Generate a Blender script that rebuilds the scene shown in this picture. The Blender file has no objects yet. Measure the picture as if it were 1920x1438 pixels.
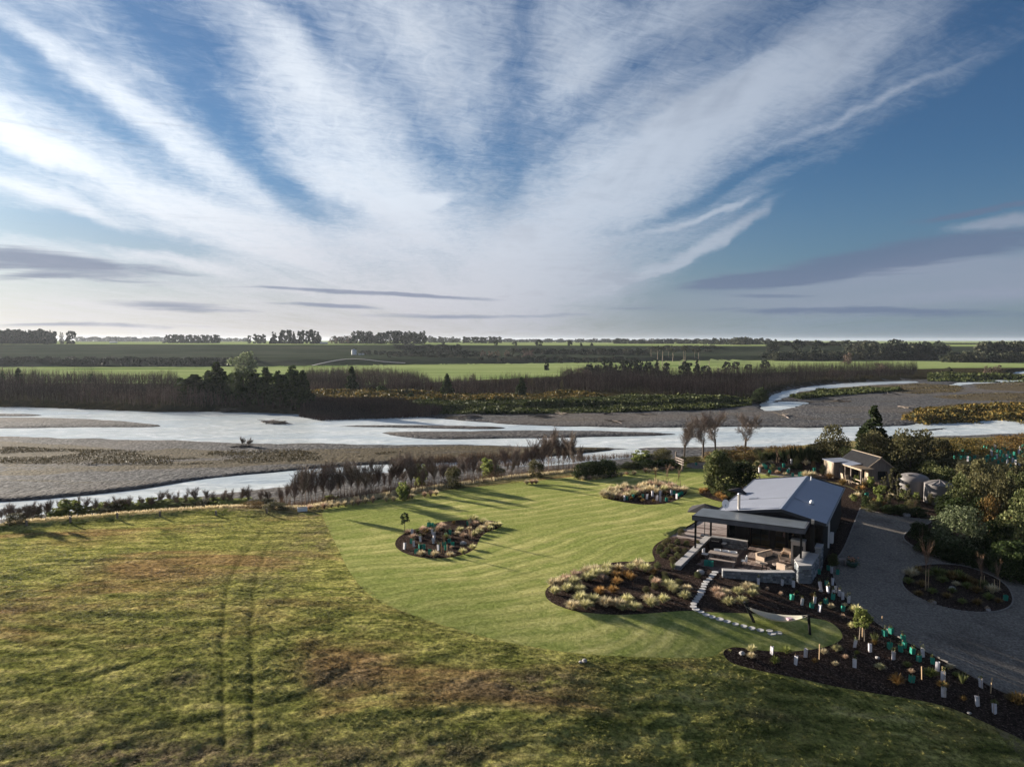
import bpy, math, random
import numpy as np
from mathutils import Vector, Matrix
from mathutils.geometry import delaunay_2d_cdt

rnd = random.Random(11)
nr = np.random.default_rng(11)
sc = bpy.context.scene
COL = sc.collection
rad = math.radians

# ------------------------------------------------------------------ camera
CAM_H = 16.0
FOC = 1333.0                      # focal length in pixels of a 1920 wide picture
PITCH = math.atan(81.0 / FOC)
cam_d = bpy.data.cameras.new("camera")
cam = bpy.data.objects.new("camera", cam_d)
COL.objects.link(cam)
cam.location = (0, 0, CAM_H)
cam.rotation_euler = (math.pi / 2 - PITCH, 0, 0)
cam_d.sensor_width = 36.0
cam_d.lens = FOC / 1920 * 36.0
cam_d.clip_start = 0.5
cam_d.clip_end = 30000
sc.camera = cam

# ------------------------------------------------------------------ sun, sky, exposure
SUN_EL = rad(12.5)
SUN_DIR = Vector((-0.80 * math.cos(SUN_EL), 0.60 * math.cos(SUN_EL), math.sin(SUN_EL)))   # towards the sun
sun_d = bpy.data.lights.new("sun", 'SUN')
sun_d.energy = 5.0
sun_d.angle = rad(0.55)
sun_d.color = (1.0, 0.90, 0.76)
sun_o = bpy.data.objects.new("sun", sun_d)
COL.objects.link(sun_o)
sun_o.rotation_euler = SUN_DIR.to_track_quat('Z', 'Y').to_euler()
sun_o.location = (-200, 150, 80)

sc.view_settings.view_transform = 'Standard'
sc.view_settings.look = 'None'
sc.view_settings.gamma = 1.0
sc.view_settings.use_curve_mapping = False
sc.view_settings.exposure = 1.68


class NT:
    """small helper round a node tree"""
    def __init__(self, tree):
        self.t = tree
    def n(self, typ, **kw):
        nd = self.t.nodes.new(typ)
        for k, v in kw.items():
            setattr(nd, k, v)
        return nd
    def l(self, a, b):
        self.t.links.new(a, b)
    def val(self, sock, v):
        if hasattr(v, 'is_output') or isinstance(v, bpy.types.NodeSocket):
            self.l(v, sock)
        else:
            sock.default_value = v
    def m(self, op, a, b=None, c=None, clamp=False):
        nd = self.n('ShaderNodeMath', operation=op, use_clamp=clamp)
        self.val(nd.inputs[0], a)
        if b is not None: self.val(nd.inputs[1], b)
        if c is not None: self.val(nd.inputs[2], c)
        return nd.outputs[0]
    def vm(self, op, a, b=None):
        nd = self.n('ShaderNodeVectorMath', operation=op)
        self.val(nd.inputs[0], a)
        if b is not None: self.val(nd.inputs[1], b)
        return nd
    def mix(self, f, a, b, blend='MIX'):
        nd = self.n('ShaderNodeMix', data_type='RGBA', blend_type=blend)
        self.val(nd.inputs[0], f)
        self.val(nd.inputs[6], a if isinstance(a, bpy.types.NodeSocket) else tuple(a) + (1,) * (4 - len(a)))
        self.val(nd.inputs[7], b if isinstance(b, bpy.types.NodeSocket) else tuple(b) + (1,) * (4 - len(b)))
        return nd.outputs[2]
    def noise(self, vec, scale, detail=4, rough=0.55, dist=0.0, dim='3D'):
        nd = self.n('ShaderNodeTexNoise', noise_dimensions=dim)
        if vec is not None: self.l(vec, nd.inputs['Vector'])
        nd.inputs['Scale'].default_value = scale
        nd.inputs['Detail'].default_value = detail
        nd.inputs['Roughness'].default_value = rough
        nd.inputs['Distortion'].default_value = dist
        return nd.outputs[0]
    def ramp(self, fac, stops, interp='LINEAR'):
        nd = self.n('ShaderNodeValToRGB')
        cr = nd.color_ramp
        cr.interpolation = interp
        while len(cr.elements) < len(stops): cr.elements.new(0.5)
        for e, (p, c) in zip(cr.elements, stops):
            e.position = p
            e.color = (c, c, c, 1) if isinstance(c, (int, float)) else tuple(c) + (1,)
        self.l(fac, nd.inputs[0])
        return nd.outputs[0]
    def sstep(self, x, lo, hi):
        nd = self.n('ShaderNodeMapRange', interpolation_type='SMOOTHSTEP')
        self.val(nd.inputs[0], x)
        nd.inputs[1].default_value = lo; nd.inputs[2].default_value = hi
        return nd.outputs[0]
    def xyz(self, x, y, z):
        nd = self.n('ShaderNodeCombineXYZ')
        self.val(nd.inputs[0], x); self.val(nd.inputs[1], y); self.val(nd.inputs[2], z)
        return nd.outputs[0]


world = bpy.data.worlds.new("World")
sc.world = world
world.use_nodes = True
w = NT(world.node_tree)
for nd in list(world.node_tree.nodes): world.node_tree.nodes.remove(nd)
wo = w.n('ShaderNodeOutputWorld')
bg = w.n('ShaderNodeBackground')
bg.inputs['Strength'].default_value = 0.05
sky = w.n('ShaderNodeTexSky', sky_type='NISHITA')
sky.sun_disc = False
sky.sun_elevation = SUN_EL
sky.sun_rotation = math.atan2(SUN_DIR.x, SUN_DIR.y)
sky.altitude = 50
sky.air_density = 1.0
sky.dust_density = 0.6
sky.ozone_density = 2.5
tc = w.n('ShaderNodeTexCoord')
sp = w.n('ShaderNodeSeparateXYZ')
w.l(tc.outputs['Generated'], sp.inputs[0])
X, Y, Z = sp.outputs
zc = w.m('MAXIMUM', Z, 0.0)
zz = w.m('ADD', zc, 0.035)
xr = w.m('SUBTRACT', X, w.m('MULTIPLY', Y, 0.03))
U = w.m('DIVIDE', xr, zz)             # across the cirrus bands
V = w.m('DIVIDE', Y, zz)              # along the cirrus bands
# sky directions seen as a flat chart: across, up
ay = w.m('MAXIMUM', w.m('ABSOLUTE', Y), 0.05)
chart = w.xyz(w.m('DIVIDE', X, ay), w.m('DIVIDE', zc, ay), 0.0)
wa = w.n('ShaderNodeTexNoise'); wa.inputs['Scale'].default_value = 3.2; wa.inputs['Detail'].default_value = 5; wa.inputs['Roughness'].default_value = 0.6
w.l(chart, wa.inputs['Vector'])
warp = w.vm('MULTIPLY', w.vm('SUBTRACT', wa.outputs['Color'], (0.5, 0.5, 0.5)).outputs[0], (0.16, 0.085, 0.0)).outputs[0]
wchart = w.vm('ADD', chart, warp).outputs[0]
lchart = w.vm('ADD', chart, w.vm('MULTIPLY', warp, (0.5, 0.22, 0.0)).outputs[0]).outputs[0]
def blob(vec, px, py, L, Wd, ang, amp):
    mp = w.n('ShaderNodeMapping', vector_type='TEXTURE'); w.l(vec, mp.inputs[0])
    mp.inputs['Location'].default_value = ((px - 960) / 1333, (638 - py) / 1333, 0); mp.inputs['Rotation'].default_value = (0, 0, -rad(ang)); mp.inputs['Scale'].default_value = (L / 1333, Wd / 1333, 1)
    ln = w.vm('LENGTH', mp.outputs[0]).outputs['Value']
    nd = w.n('ShaderNodeMapRange', interpolation_type='SMOOTHERSTEP'); w.l(ln, nd.inputs[0])
    nd.inputs[1].default_value = 0.0; nd.inputs[2].default_value = 1.7; nd.inputs[3].default_value = amp; nd.inputs[4].default_value = 0.0
    return nd.outputs[0]
def total(vec, lst):
    r = None
    for q in lst:
        o = blob(vec, *q); r = o if r is None else w.m('ADD', r, o)
    return r
wob = w.m('SUBTRACT', w.noise(w.xyz(w.m('MULTIPLY', U, 0.35), w.m('MULTIPLY', V, 0.16), 0.0), 1.0, 3, 0.5), 0.5)
U2 = w.m('ADD', U, w.m('MULTIPLY', wob, 1.3))
# long fibres running towards the vanishing point, and fine cross fibres
streak = w.noise(w.xyz(w.m('MULTIPLY', U2, 1.5), w.m('MULTIPLY', V, 0.30), 3.1), 1.0, 6, 0.6, 0.7)
wisp = w.noise(w.xyz(w.m('ADD', w.m('MULTIPLY', U, 3.0), w.m('MULTIPLY', V, 3.4)),
                     w.m('ADD', w.m('MULTIPLY', V, 8.0), w.m('MULTIPLY', U, -5.0)), 7.7), 1.5, 8, 0.70, 1.8)
wisp2 = w.noise(w.xyz(w.m('ADD', w.m('MULTIPLY', U, 7.0), w.m('MULTIPLY', V, 2.0)), w.m('SUBTRACT', w.m('MULTIPLY', V, 3.0), w.m('MULTIPLY', U, 1.5)), 2.7), 1.4, 7, 0.68, 1.2)
puff = w.noise(w.xyz(w.m('MULTIPLY', U, 0.9), w.m('MULTIPLY', V, 0.9), 1.3), 2.2, 6, 0.62, 0.5)
cov = total(wchart, [
    (300, 370, 430, 50, 22, .62), (40, 260, 160, 50, 25, .45), (260, 205, 330, 30, 34, .55), (640, 270, 230, 75, 46, .50), (860, 470, 330, 90, 18, .50), (1150, 360, 330, 95, -36, .48), (1330, 260, 380, 70, -31, .40),
    (1060, 130, 90, 160, 0, .30), (760, 90, 120, 200, -15, .25), (540, 120, 140, 40, 40, .2), (100, 372, 190, 16, 20, .55), (330, 487, 150, 12, 12, .5), (1500, 140, 380, 70, -28, .34), (1250, 60, 300, 60, -30, .22), (1280, 480, 200, 60, -12, .25), (900, 560, 500, 40, 0, .3),
    (150, 600, 400, 40, 0, .3),
    (430, 230, 300, 34, 44, -.42), (640, 395, 130, 22, 25, -.42), (120, 165, 260, 34, 34, -.34), (990, 120, 60, 200, 8, -.38), (925, 330, 60, 100, 14, -.25), (800, 250, 40, 120, -20, -.2), (1130, 190, 220, 30, -42, -.25), (1270, 190, 180, 18, -35, -.2), (130, 430, 280, 22, 8, -.75), (90, 320, 160, 14, 18, -.5), (330, 60, 200, 40, 40, -.35), (1400, 40, 200, 50, -30, -.3), (560, 60, 120, 30, 30, -.25), (1340, 360, 200, 12, -20, -.4), (700, 120, 30, 120, -30, -.2),
    (1640, 400, 470, 85, -22, -1.5), (1860, 190, 300, 60, -28, -1.2), (1780, 290, 380, 85, -25, -1.3), (1500, 560, 420, 30, 0, -.25), (1880, 30, 200, 60, -20, -.4)])
dens = w.m('ADD', 0.50, w.m('ADD', cov, w.m('MULTIPLY', w.m('SUBTRACT', streak, 0.5), 1.25)))
dens = w.m('ADD', dens, w.m('MULTIPLY', w.m('SUBTRACT', w.m('ADD', w.m('MULTIPLY', wisp, 0.5), w.m('MULTIPLY', wisp2, 0.5)), 0.5), 1.35))
dens = w.m('ADD', dens, w.m('MULTIPLY', w.m('SUBTRACT', puff, 0.5), 0.45))
sharp = total(wchart, [(1345, 437, 175, 13, -25, 1.0), (1175, 522, 100, 6, -23, .8), (790, 382, 60, 11, -8, .8), (752, 404, 42, 9, 4, .7), (1850, 418, 140, 13, -10, 1.0), (1620, 205, 180, 8, -27, .45), (1860, 545, 180, 10, -8, .6), (1330, 395, 120, 6, -14, .6)])
dens = w.m('ADD', dens, sharp)
hi = w.sstep(dens, -0.05, 1.35)
grey = total(lchart, [(90, 492, 240, 24, 6, 1.0), (1660, 487, 400, 26, -9, 1.0), (1410, 527, 130, 12, -3, .9), (1830, 398, 150, 9, -12, .9), (330, 575, 170, 10, 2, .8), (700, 550, 210, 5, 3, .9), (620, 573, 120, 5, 2, .8), (1460, 556, 110, 6, 0, .8), (1480, 582, 300, 7, 0, .6), (200, 612, 300, 6, 0, .6), (900, 592, 260, 5, 0, .6), (60, 520, 100, 8, 0, .6), (1750, 590, 300, 10, 0, .6)])
mauve = total(lchart, [(1680, 545, 460, 46, -3, .75), (1850, 510, 260, 40, -4, .5)])
lown = w.noise(w.xyz(w.m('MULTIPLY', X, 5.0), w.m('MULTIPLY', Y, 5.0), w.m('MULTIPLY', Z, 70.0)), 1.0, 6, 0.62, 0.8)
grey = w.sstep(w.m('ADD', grey, w.m('MULTIPLY', w.m('SUBTRACT', lown, 0.5), 1.7)), 0.20, 0.85)
sd = w.vm('DOT_PRODUCT', tc.outputs['Generated'], tuple(SUN_DIR)).outputs['Value']
glow = w.m('POWER', w.m('MAXIMUM', w.m('ADD', w.m('MULTIPLY', sd, 0.5), 0.5), 0.0), 5.0)
thick = w.sstep(w.m('ADD', w.m('MULTIPLY', streak, 0.6), w.m('MULTIPLY', puff, 0.4)), 0.46, 0.66)
cc = w.mix(thick, (3.6, 4.2, 5.0), (2.1, 2.6, 3.4))
cc = w.mix(w.m('MULTIPLY', glow, 1.15, clamp=True), cc, (8.2, 8.5, 8.7))
dim = w.m('ADD', 0.58, w.m('MULTIPLY', w.sstep(sd, -0.15, 0.75), 0.44))
cc = w.mix(1.0, cc, w.xyz(dim, dim, w.m('ADD', w.m('MULTIPLY', dim, 0.9), 0.10)), 'MULTIPLY')
skyc = w.mix(1.0, sky.outputs[0], (0.37, 0.51, 0.65), 'MULTIPLY')
side = w.sstep(X, -0.25, 0.45)
veil = w.m('MULTIPLY', w.m('SUBTRACT', 1.0, w.sstep(Z, 0.0, 0.24)), w.m('SUBTRACT', 1.0, w.m('MULTIPLY', side, 0.15)))
c1 = w.mix(w.m('MULTIPLY', hi, 0.88), skyc, cc)
c1 = w.mix(w.m('MULTIPLY', veil, 0.62), c1, w.mix(side, (4.5, 3.95, 4.05), (1.35, 1.9, 2.55)))
c1 = w.mix(w.m('MINIMUM', mauve, 0.62), c1, (2.35, 2.6, 3.3))
c1 = w.mix(w.m('MULTIPLY', grey, 0.80), c1, w.mix(side, (1.75, 2.0, 2.75), (1.05, 1.4, 2.15)))
c1 = w.mix(1.0, c1, (0.83, 0.84, 0.86), 'MULTIPLY')
w.l(c1, bg.inputs[0])
w.l(bg.outputs[0], wo.inputs[0])

# ------------------------------------------------------------------ small tools
def fbm(x, y, seed=0, oct=4, rough=0.5):
    """value noise, -1 .. 1"""
    out = np.zeros_like(x, dtype=float); amp = 1.0; tot = 0.0; f = 1.0
    for o in range(oct):
        xi = np.floor(x * f); yi = np.floor(y * f)
        fx = x * f - xi; fy = y * f - yi
        fx = fx * fx * (3 - 2 * fx); fy = fy * fy * (3 - 2 * fy)
        def h(a, b):
            v = np.sin(a * 127.1 + b * 311.7 + (seed + o) * 74.7) * 43758.5453
            return v - np.floor(v)
        v = (h(xi, yi) * (1 - fx) + h(xi + 1, yi) * fx) * (1 - fy) + (h(xi, yi + 1) * (1 - fx) + h(xi + 1, yi + 1) * fx) * fy
        out += amp * (v * 2 - 1); tot += amp; amp *= rough; f *= 2.03
    return out / tot

def ss(x, a, b):
    t = np.clip((x - a) / (b - a), 0, 1)
    return t * t * (3 - 2 * t)

CP, SP_ = math.cos(PITCH), math.sin(PITCH)
def P(px, py, z=0.0):
    """ground point seen at a picture position, on the level z"""
    vx = (px - 960) / FOC; vz = -(py - 719) / FOC
    yy = CP + SP_ * vz; z1 = -SP_ + CP * vz
    t = (z - CAM_H) / z1
    return (vx * t, yy * t)

def in_poly(x, y, poly):
    p = np.asarray(poly, float); n = len(p)
    r = np.zeros(x.shape, bool)
    j = n - 1
    for i in range(n):
        x1, y1 = p[i]; x2, y2 = p[j]
        c = ((y1 > y) != (y2 > y))
        if y1 != y2:
            r ^= c & (x < (x2 - x1) * (y - y1) / (y2 - y1) + x1)
        j = i
    return r

def sdist(x, y, poly, closed=True):
    """distance to polygon outline, positive inside"""
    p = np.asarray(poly, float); n = len(p)
    d = np.full(x.shape, 1e9)
    for i in range(n if closed else n - 1):
        a = p[i]; b = p[(i + 1) % n]
        ab = b - a; L = max(ab @ ab, 1e-9)
        t = np.clip(((x - a[0]) * ab[0] + (y - a[1]) * ab[1]) / L, 0, 1)
        d = np.minimum(d, np.hypot(x - a[0] - t * ab[0], y - a[1] - t * ab[1]))
    if closed:
        return np.where(in_poly(x, y, p), d, -d)
    return d

def smooth(pts, it=2, closed=True):
    p = [tuple(q) for q in pts]
    for _ in range(it):
        o = []
        n = len(p)
        for i in range(n if closed else n - 1):
            a = p[i]; b = p[(i + 1) % n]
            o.append((a[0] * .75 + b[0] * .25, a[1] * .75 + b[1] * .25))
            o.append((a[0] * .25 + b[0] * .75, a[1] * .25 + b[1] * .75))
        if not closed: o = [p[0]] + o + [p[-1]]
        p = o
    return p

def pl(pairs, z):     # picture polyline -> ground polyline (z 0: follow the sloping home ground)
    if z == 0 and 'H' in globals():
        out = []
        for a, b in pairs:
            zz = 0.0
            for _ in range(8):
                x, y = P(a, b, zz); zz = 0.4 * zz + 0.6 * float(H(np.array([x]), np.array([y]))[0]) if y < 110 else 0.0
            out.append(P(a, b, zz))
        return out
    return [P(a, b, z) for a, b in pairs]

# ------------------------------------------------------------------ the lie of the land
BANK = pl([(-900, 1110), (0, 985), (200, 968), (400, 955), (560, 957), (600, 950), (760, 926), (900, 905), (1000, 893), (1100, 884),
           (1200, 868), (1280, 862), (1400, 850), (1500, 845), (1560, 836), (1700, 822), (1920, 806), (2700, 790)], 0)
FARB = pl([(-900, 756), (0, 762), (100, 764), (300, 772), (400, 770), (600, 778), (700, 775), (960, 770), (1100, 768), (1330, 762),
           (1420, 752), (1438, 740), (1480, 727), (1560, 718), (1700, 712), (1820, 711), (1920, 712), (2700, 712)], -1.6)
bx, by_ = np.array(BANK).T
fx_, fy_ = np.array(FARB).T
BED_Z, WATER_Z, PLAIN_Z = -1.5, -1.78, -0.35
WATER = [smooth(pl(q, WATER_Z), 2) for q in (
    # the wide near and left arm
    [(-900, 752), (0, 763), (100, 765), (300, 773), (400, 772), (600, 778), (745, 776), (830, 786), (960, 797), (1100, 801), (1280, 803),
     (1380, 799), (1500, 803), (1600, 800), (1700, 800), (1740, 792), (1850, 789), (1920, 786), (2700, 774), (2700, 800), (1920, 814), (1850, 816), (1700, 820),
     (1600, 826), (1500, 838), (1400, 838), (1270, 838), (1190, 843), (1000, 837), (860, 835), (740, 834), (620, 832), (480, 834), (330, 826), (200, 824),
     (100, 822), (0, 816), (-900, 812)],
    # near channel
    [(-900, 985), (0, 943), (150, 930), (280, 915), (400, 896), (540, 884), (640, 874), (800, 868), (960, 862), (1080, 852), (1150, 843), (1200, 841),
     (1215, 852), (1160, 862), (1050, 872), (900, 880), (760, 884), (640, 898), (560, 912), (480, 918), (380, 930), (280, 942), (150, 958), (0, 975), (-900, 1100)],
    # upper right channels
    [(1420, 770), (1440, 745), (1470, 733), (1540, 722), (1620, 717), (1720, 714), (1720, 718), (1640, 721), (1580, 726), (1500, 733), (1470, 745), (1440, 758), (1470, 752),
     (1520, 754), (1490, 762), (1450, 772)],
    [(1775, 723), (1800, 717), (1830, 712), (1990, 712), (1990, 716), (1830, 718), (1790, 724)],
)]
BARS = [smooth(pl(q, WATER_Z), 2) for q in (
    [(-500, 782), (0, 784), (110, 784), (210, 788), (280, 794), (312, 799), (270, 802), (150, 801), (0, 804), (-500, 806)],
    [(-300, 776), (40, 776), (95, 779), (40, 781), (-300, 781)],
    [(620, 799), (700, 797), (800, 797), (930, 801), (960, 803), (900, 805), (780, 803), (680, 801)],
    [(700, 810), (780, 810), (900, 809), (1000, 807), (1150, 809), (1290, 814), (1240, 817), (1100, 820), (930, 823), (800, 824), (740, 818)],
    [(485, 789), (510, 787), (543, 792), (540, 796), (500, 795)],
    [(1700, 808), (1760, 803), (1790, 802), (1740, 809)],
)]
FARWATER = smooth(pl([(1885, 701), (1900, 691), (1960, 690), (2400, 688), (2400, 699), (1960, 699)], PLAIN_Z), 1)
lineA = pl([(418, 1318), (418, 1300), (415, 1200), (420, 1110), (440, 1060), (480, 1010), (500, 985)], 0)
lineB = pl([(472, 1318), (472, 1300), (470, 1200), (473, 1110), (485, 1060), (505, 1015)], 0)
lineC = pl([(0, 1330), (250, 1293), (420, 1275), (560, 1250), (650, 1215)], 0)
lineD = pl([(-50, 1113), (200, 1098), (330, 1078), (450, 1063)], 0)
lineE = pl([(-50, 1262), (130, 1235), (290, 1197)], 0)

def H(x, y):
    x = np.asarray(x, float); y = np.asarray(y, float)
    s = y - np.interp(x, bx, by_)
    s2 = y - np.interp(x, fx_, fy_)
    # home terrace: nearly flat, slope to the near right shaped to dim the grazing sun
    q = x * 0.8 - y * 0.6 + 17.0
    home = -0.115 * np.where(q > 20, q, np.log1p(np.exp(np.minimum(q, 20) / 1.5)) * 1.5)
    q2 = (42.0 - y) / 3.0
    home = home - 0.18 * np.where(q2 > 20, q2, np.log1p(np.exp(np.clip(q2, -30, 20)))) * 3.0 * np.clip((y - 5) / 15, 0.3, 1)  # extra fall towards the camera, added to darken the foreground grass
    home = np.maximum(home, -5.5)
    home = home + 0.38 * np.exp(-((s + 1.2) / 1.1) ** 2) * ss(-x, 19, 24)      # low bund along the left bank
    home = home + 0.10 * fbm(x / 14, y / 14, 3, 2)
    home = home + 2.3 * np.exp(-((x - 66) / 24) ** 2 - ((y - 98) / 10) ** 2)      # planted rise
    z = home + (BED_Z - home) * ss(s, 0.3, 5.0)
    bed = 0.16 * fbm(x / 9, y / 16, 5, 4) + 0.03
    z = z + bed * ss(s, 2, 8) * (1 - ss(s2, -4, 0))
    z = z + (PLAIN_Z - BED_Z) * ss(s2, 0, 4)
    # terrace beyond the fields
    b0 = np.interp(x, [-400, -150, 0, 150, 300, 900], [430, 445, 500, 570, 600, 600])
    b1 = np.interp(x, [-600, -200, 0, 200, 400, 900], [690, 690, 680, 690, 700, 700])
    zt = np.interp(x, [-500, -100, 100, 500, 1500], [12.0, 11.6, 10.6, 9.8, 9.5])
    t = np.clip((y - b0) / (b1 - b0), 0, 1)
    rise = 0.30 * ss(t, 0.0, 0.12) + 0.25 * t + 0.45 * ss(t, 0.55, 0.98)
    z = z + (zt - PLAIN_Z) * rise
    z = z + 0.25 * fbm(x / 60, y / 60, 8, 3) * ss(y, 260, 420)
    return z

LAWN = smooth(pl([(600, 956), (640, 947), (760, 930), (830, 919), (1000, 902), (1090, 892), (1200, 880), (1285, 878), (1345, 880), (1420, 886), (1470, 893),
                  (1445, 905), (1400, 913), (1340, 912), (1318, 917), (1310, 926), (1340, 938), (1370, 943), (1350, 952), (1300, 983), (1253, 1008), (1236, 1016), (1225, 1026), (1223, 1038),
                  (1229, 1048), (1224, 1054), (1197, 1054), (1169, 1053), (1141, 1056), (1113, 1062), (1085, 1071), (1056, 1083), (1038, 1094), (1024, 1105),
                  (1022, 1115), (1029, 1126), (1045, 1135), (1071, 1144), (1094, 1148), (1150, 1153), (1200, 1151), (1240, 1148), (1295, 1144), (1330, 1148), (1420, 1150), (1539, 1159),
                  (1565, 1170), (1581, 1189), (1577, 1200), (1556, 1210), (1528, 1217), (1471, 1222), (1415, 1218), (1378, 1211), (1353, 1218), (1340, 1232),
                  (1250, 1234), (1100, 1228), (980, 1210), (900, 1192), (800, 1163), (720, 1133), (680, 1106), (652, 1068), (630, 1020), (612, 985)], 0), 2)
BED_MAIN = smooth(pl([(1021, 1115), (1024, 1103), (1038, 1093), (1056, 1082), (1085, 1070), (1113, 1061), (1141, 1055), (1169, 1052), (1197, 1053),
                      (1226, 1053), (1228, 1048), (1222, 1037), (1225, 1024), (1238, 1014), (1253, 1007), (1300, 980), (1350, 950), (1400, 925), (1445, 903), (1472, 891),
                      (1520, 893), (1560, 905), (1600, 915), (1620, 935), (1613, 955), (1600, 985), (1580, 1035), (1562, 1055), (1561, 1075), (1567, 1095), (1585, 1120), (1610, 1143), (1640, 1165),
                      (1680, 1193), (1740, 1223), (1800, 1255), (1860, 1288), (1893, 1302), (1960, 1335), (2050, 1390), (2050, 1500), (1985, 1430), (1920, 1386), (1875, 1367), (1819, 1341), (1762, 1319),
                      (1669, 1304), (1575, 1289), (1492, 1270), (1432, 1259), (1396, 1250), (1364, 1240), (1353, 1219), (1378, 1211), (1415, 1218), (1471, 1222),
                      (1528, 1217), (1556, 1210), (1577, 1200), (1581, 1189), (1565, 1170), (1539, 1159), (1420, 1150), (1330, 1148), (1295, 1144), (1240, 1148),
                      (1200, 1151), (1150, 1153), (1094, 1148), (1071, 1144), (1045, 1135), (1029, 1126)], 0), 2)
cA = lambda x, y: (700 + x / 6.39, 920 + y / 6.39)
cB = lambda x, y: (1100 + x / 6.0, 850 + y / 6.0)
BED_ROUND = smooth(pl([cA(*q) for q in [(258, 620), (290, 560), (370, 510), (420, 480), (600, 430), (760, 385), (900, 360), (1150, 342), (1350, 348), (1500, 370), (1550, 400), (1500, 450),
                   (1400, 480), (1310, 520), (1260, 600), (1230, 680), (1150, 740), (1000, 785), (850, 807), (700, 810), (560, 800), (430, 770), (320, 720), (265, 670)]], 0), 2)
BED_FAR = smooth(pl([cB(*q) for q in [(150, 480), (200, 420), (300, 390), (500, 360), (700, 335), (900, 335), (1050, 365), (1130, 405), (1125, 450), (1050, 510), (950, 550), (800, 575),
                 (600, 578), (400, 545), (250, 518)]], 0), 2)
BED_TREE = smooth(pl([(1308, 926), (1316, 916), (1340, 911), (1400, 911), (1440, 905), (1405, 925), (1385, 943), (1370, 944), (1338, 938)], 0), 2)
BED_BACK = smooth(pl([(1418, 888), (1425, 868), (1470, 858), (1560, 852), (1700, 850), (1800, 880), (1790, 950), (1745, 974), (1690, 971), (1650, 963), (1627, 954), (1624, 935), (1600, 913),
                      (1560, 903), (1500, 892)], 0), 2)
BED_ISLAND = smooth(pl([(1690, 1095), (1692, 1082), (1702, 1069), (1722, 1060), (1760, 1056), (1810, 1060), (1860, 1078), (1890, 1098), (1901, 1122), (1896, 1138), (1870, 1148), (1820, 1149),
                    (1770, 1140), (1730, 1126), (1702, 1110)], 0), 2)
BED_RIGHT = smooth(pl([(1745, 974), (1745, 981), (1710, 992), (1694, 1002), (1694, 1011), (1705, 1020), (1725, 1031), (1755, 1043), (1800, 1053), (1850, 1061), (1920, 1068), (2000, 1074), (2300, 1090),
                    (2300, 900), (1920, 900), (1790, 950)], 0), 1)
DRIVE = pl([(1613, 955), (1625, 953), (1650, 963), (1690, 971), (1745, 974), (1800, 960), (2300, 900), (2500, 1000), (2500, 1500), (1960, 1345), (1893, 1302), (1800, 1255), (1680, 1193), (1610, 1143), (1567, 1095), (1550, 1060), (1590, 985)], 0)
TRACK = smooth(pl([(1286, 878), (1290, 866), (1350, 866), (1420, 886), (1440, 888), (1520, 891), (1560, 902), (1520, 896), (1470, 894), (1420, 887), (1345, 880)], 0), 1)

# ------------------------------------------------------------------ objects
def tag(o, label=None, cat=None, group=None, kind=None):
    if label: o['label'] = label
    if cat: o['category'] = cat
    if group: o['group'] = group
    if kind: o['kind'] = kind
    return o

def link(name, data, parent=None, loc=None, rz=0.0, sc_=None):
    o = bpy.data.objects.new(name, data)
    COL.objects.link(o)
    if parent is not None: o.parent = parent
    if loc is not None: o.location = loc
    if rz: o.rotation_euler = (0, 0, rz)
    if sc_ is not None: o.scale = (sc_,) * 3 if not hasattr(sc_, '__len__') else sc_
    return o

def empty(name, loc=(0, 0, 0), rz=0.0):
    o = link(name, None, None, loc, rz)
    o.empty_display_size = 0.3
    return o

def fastmesh(name, verts, faces, mats, matidx=None, smooth_=False, attrs=None):
    """verts (n,3), faces (m,k) with a fixed k"""
    verts = np.asarray(verts, np.float32); faces = np.asarray(faces, np.int32)
    me = bpy.data.meshes.new(name)
    k = faces.shape[1]; m = len(faces)
    me.vertices.add(len(verts)); me.vertices.foreach_set('co', verts.ravel())
    me.loops.add(m * k); me.loops.foreach_set('vertex_index', faces.ravel())
    me.polygons.add(m)
    me.polygons.foreach_set('loop_start', np.arange(0, m * k, k, dtype=np.int32))
    me.polygons.foreach_set('loop_total', np.full(m, k, np.int32))
    for mm in (mats if isinstance(mats, (list, tuple)) else [mats]): me.materials.append(mm)
    if matidx is not None: me.polygons.foreach_set('material_index', np.asarray(matidx, np.int32))
    me.polygons.foreach_set('use_smooth', np.full(m, bool(smooth_)))
    if attrs:
        for an, av in attrs.items():
            a = me.attributes.new(an, 'FLOAT', 'POINT'); a.data.foreach_set('value', np.asarray(av, np.float32))
    me.update(calc_edges=True); me.validate()
    return me

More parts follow.
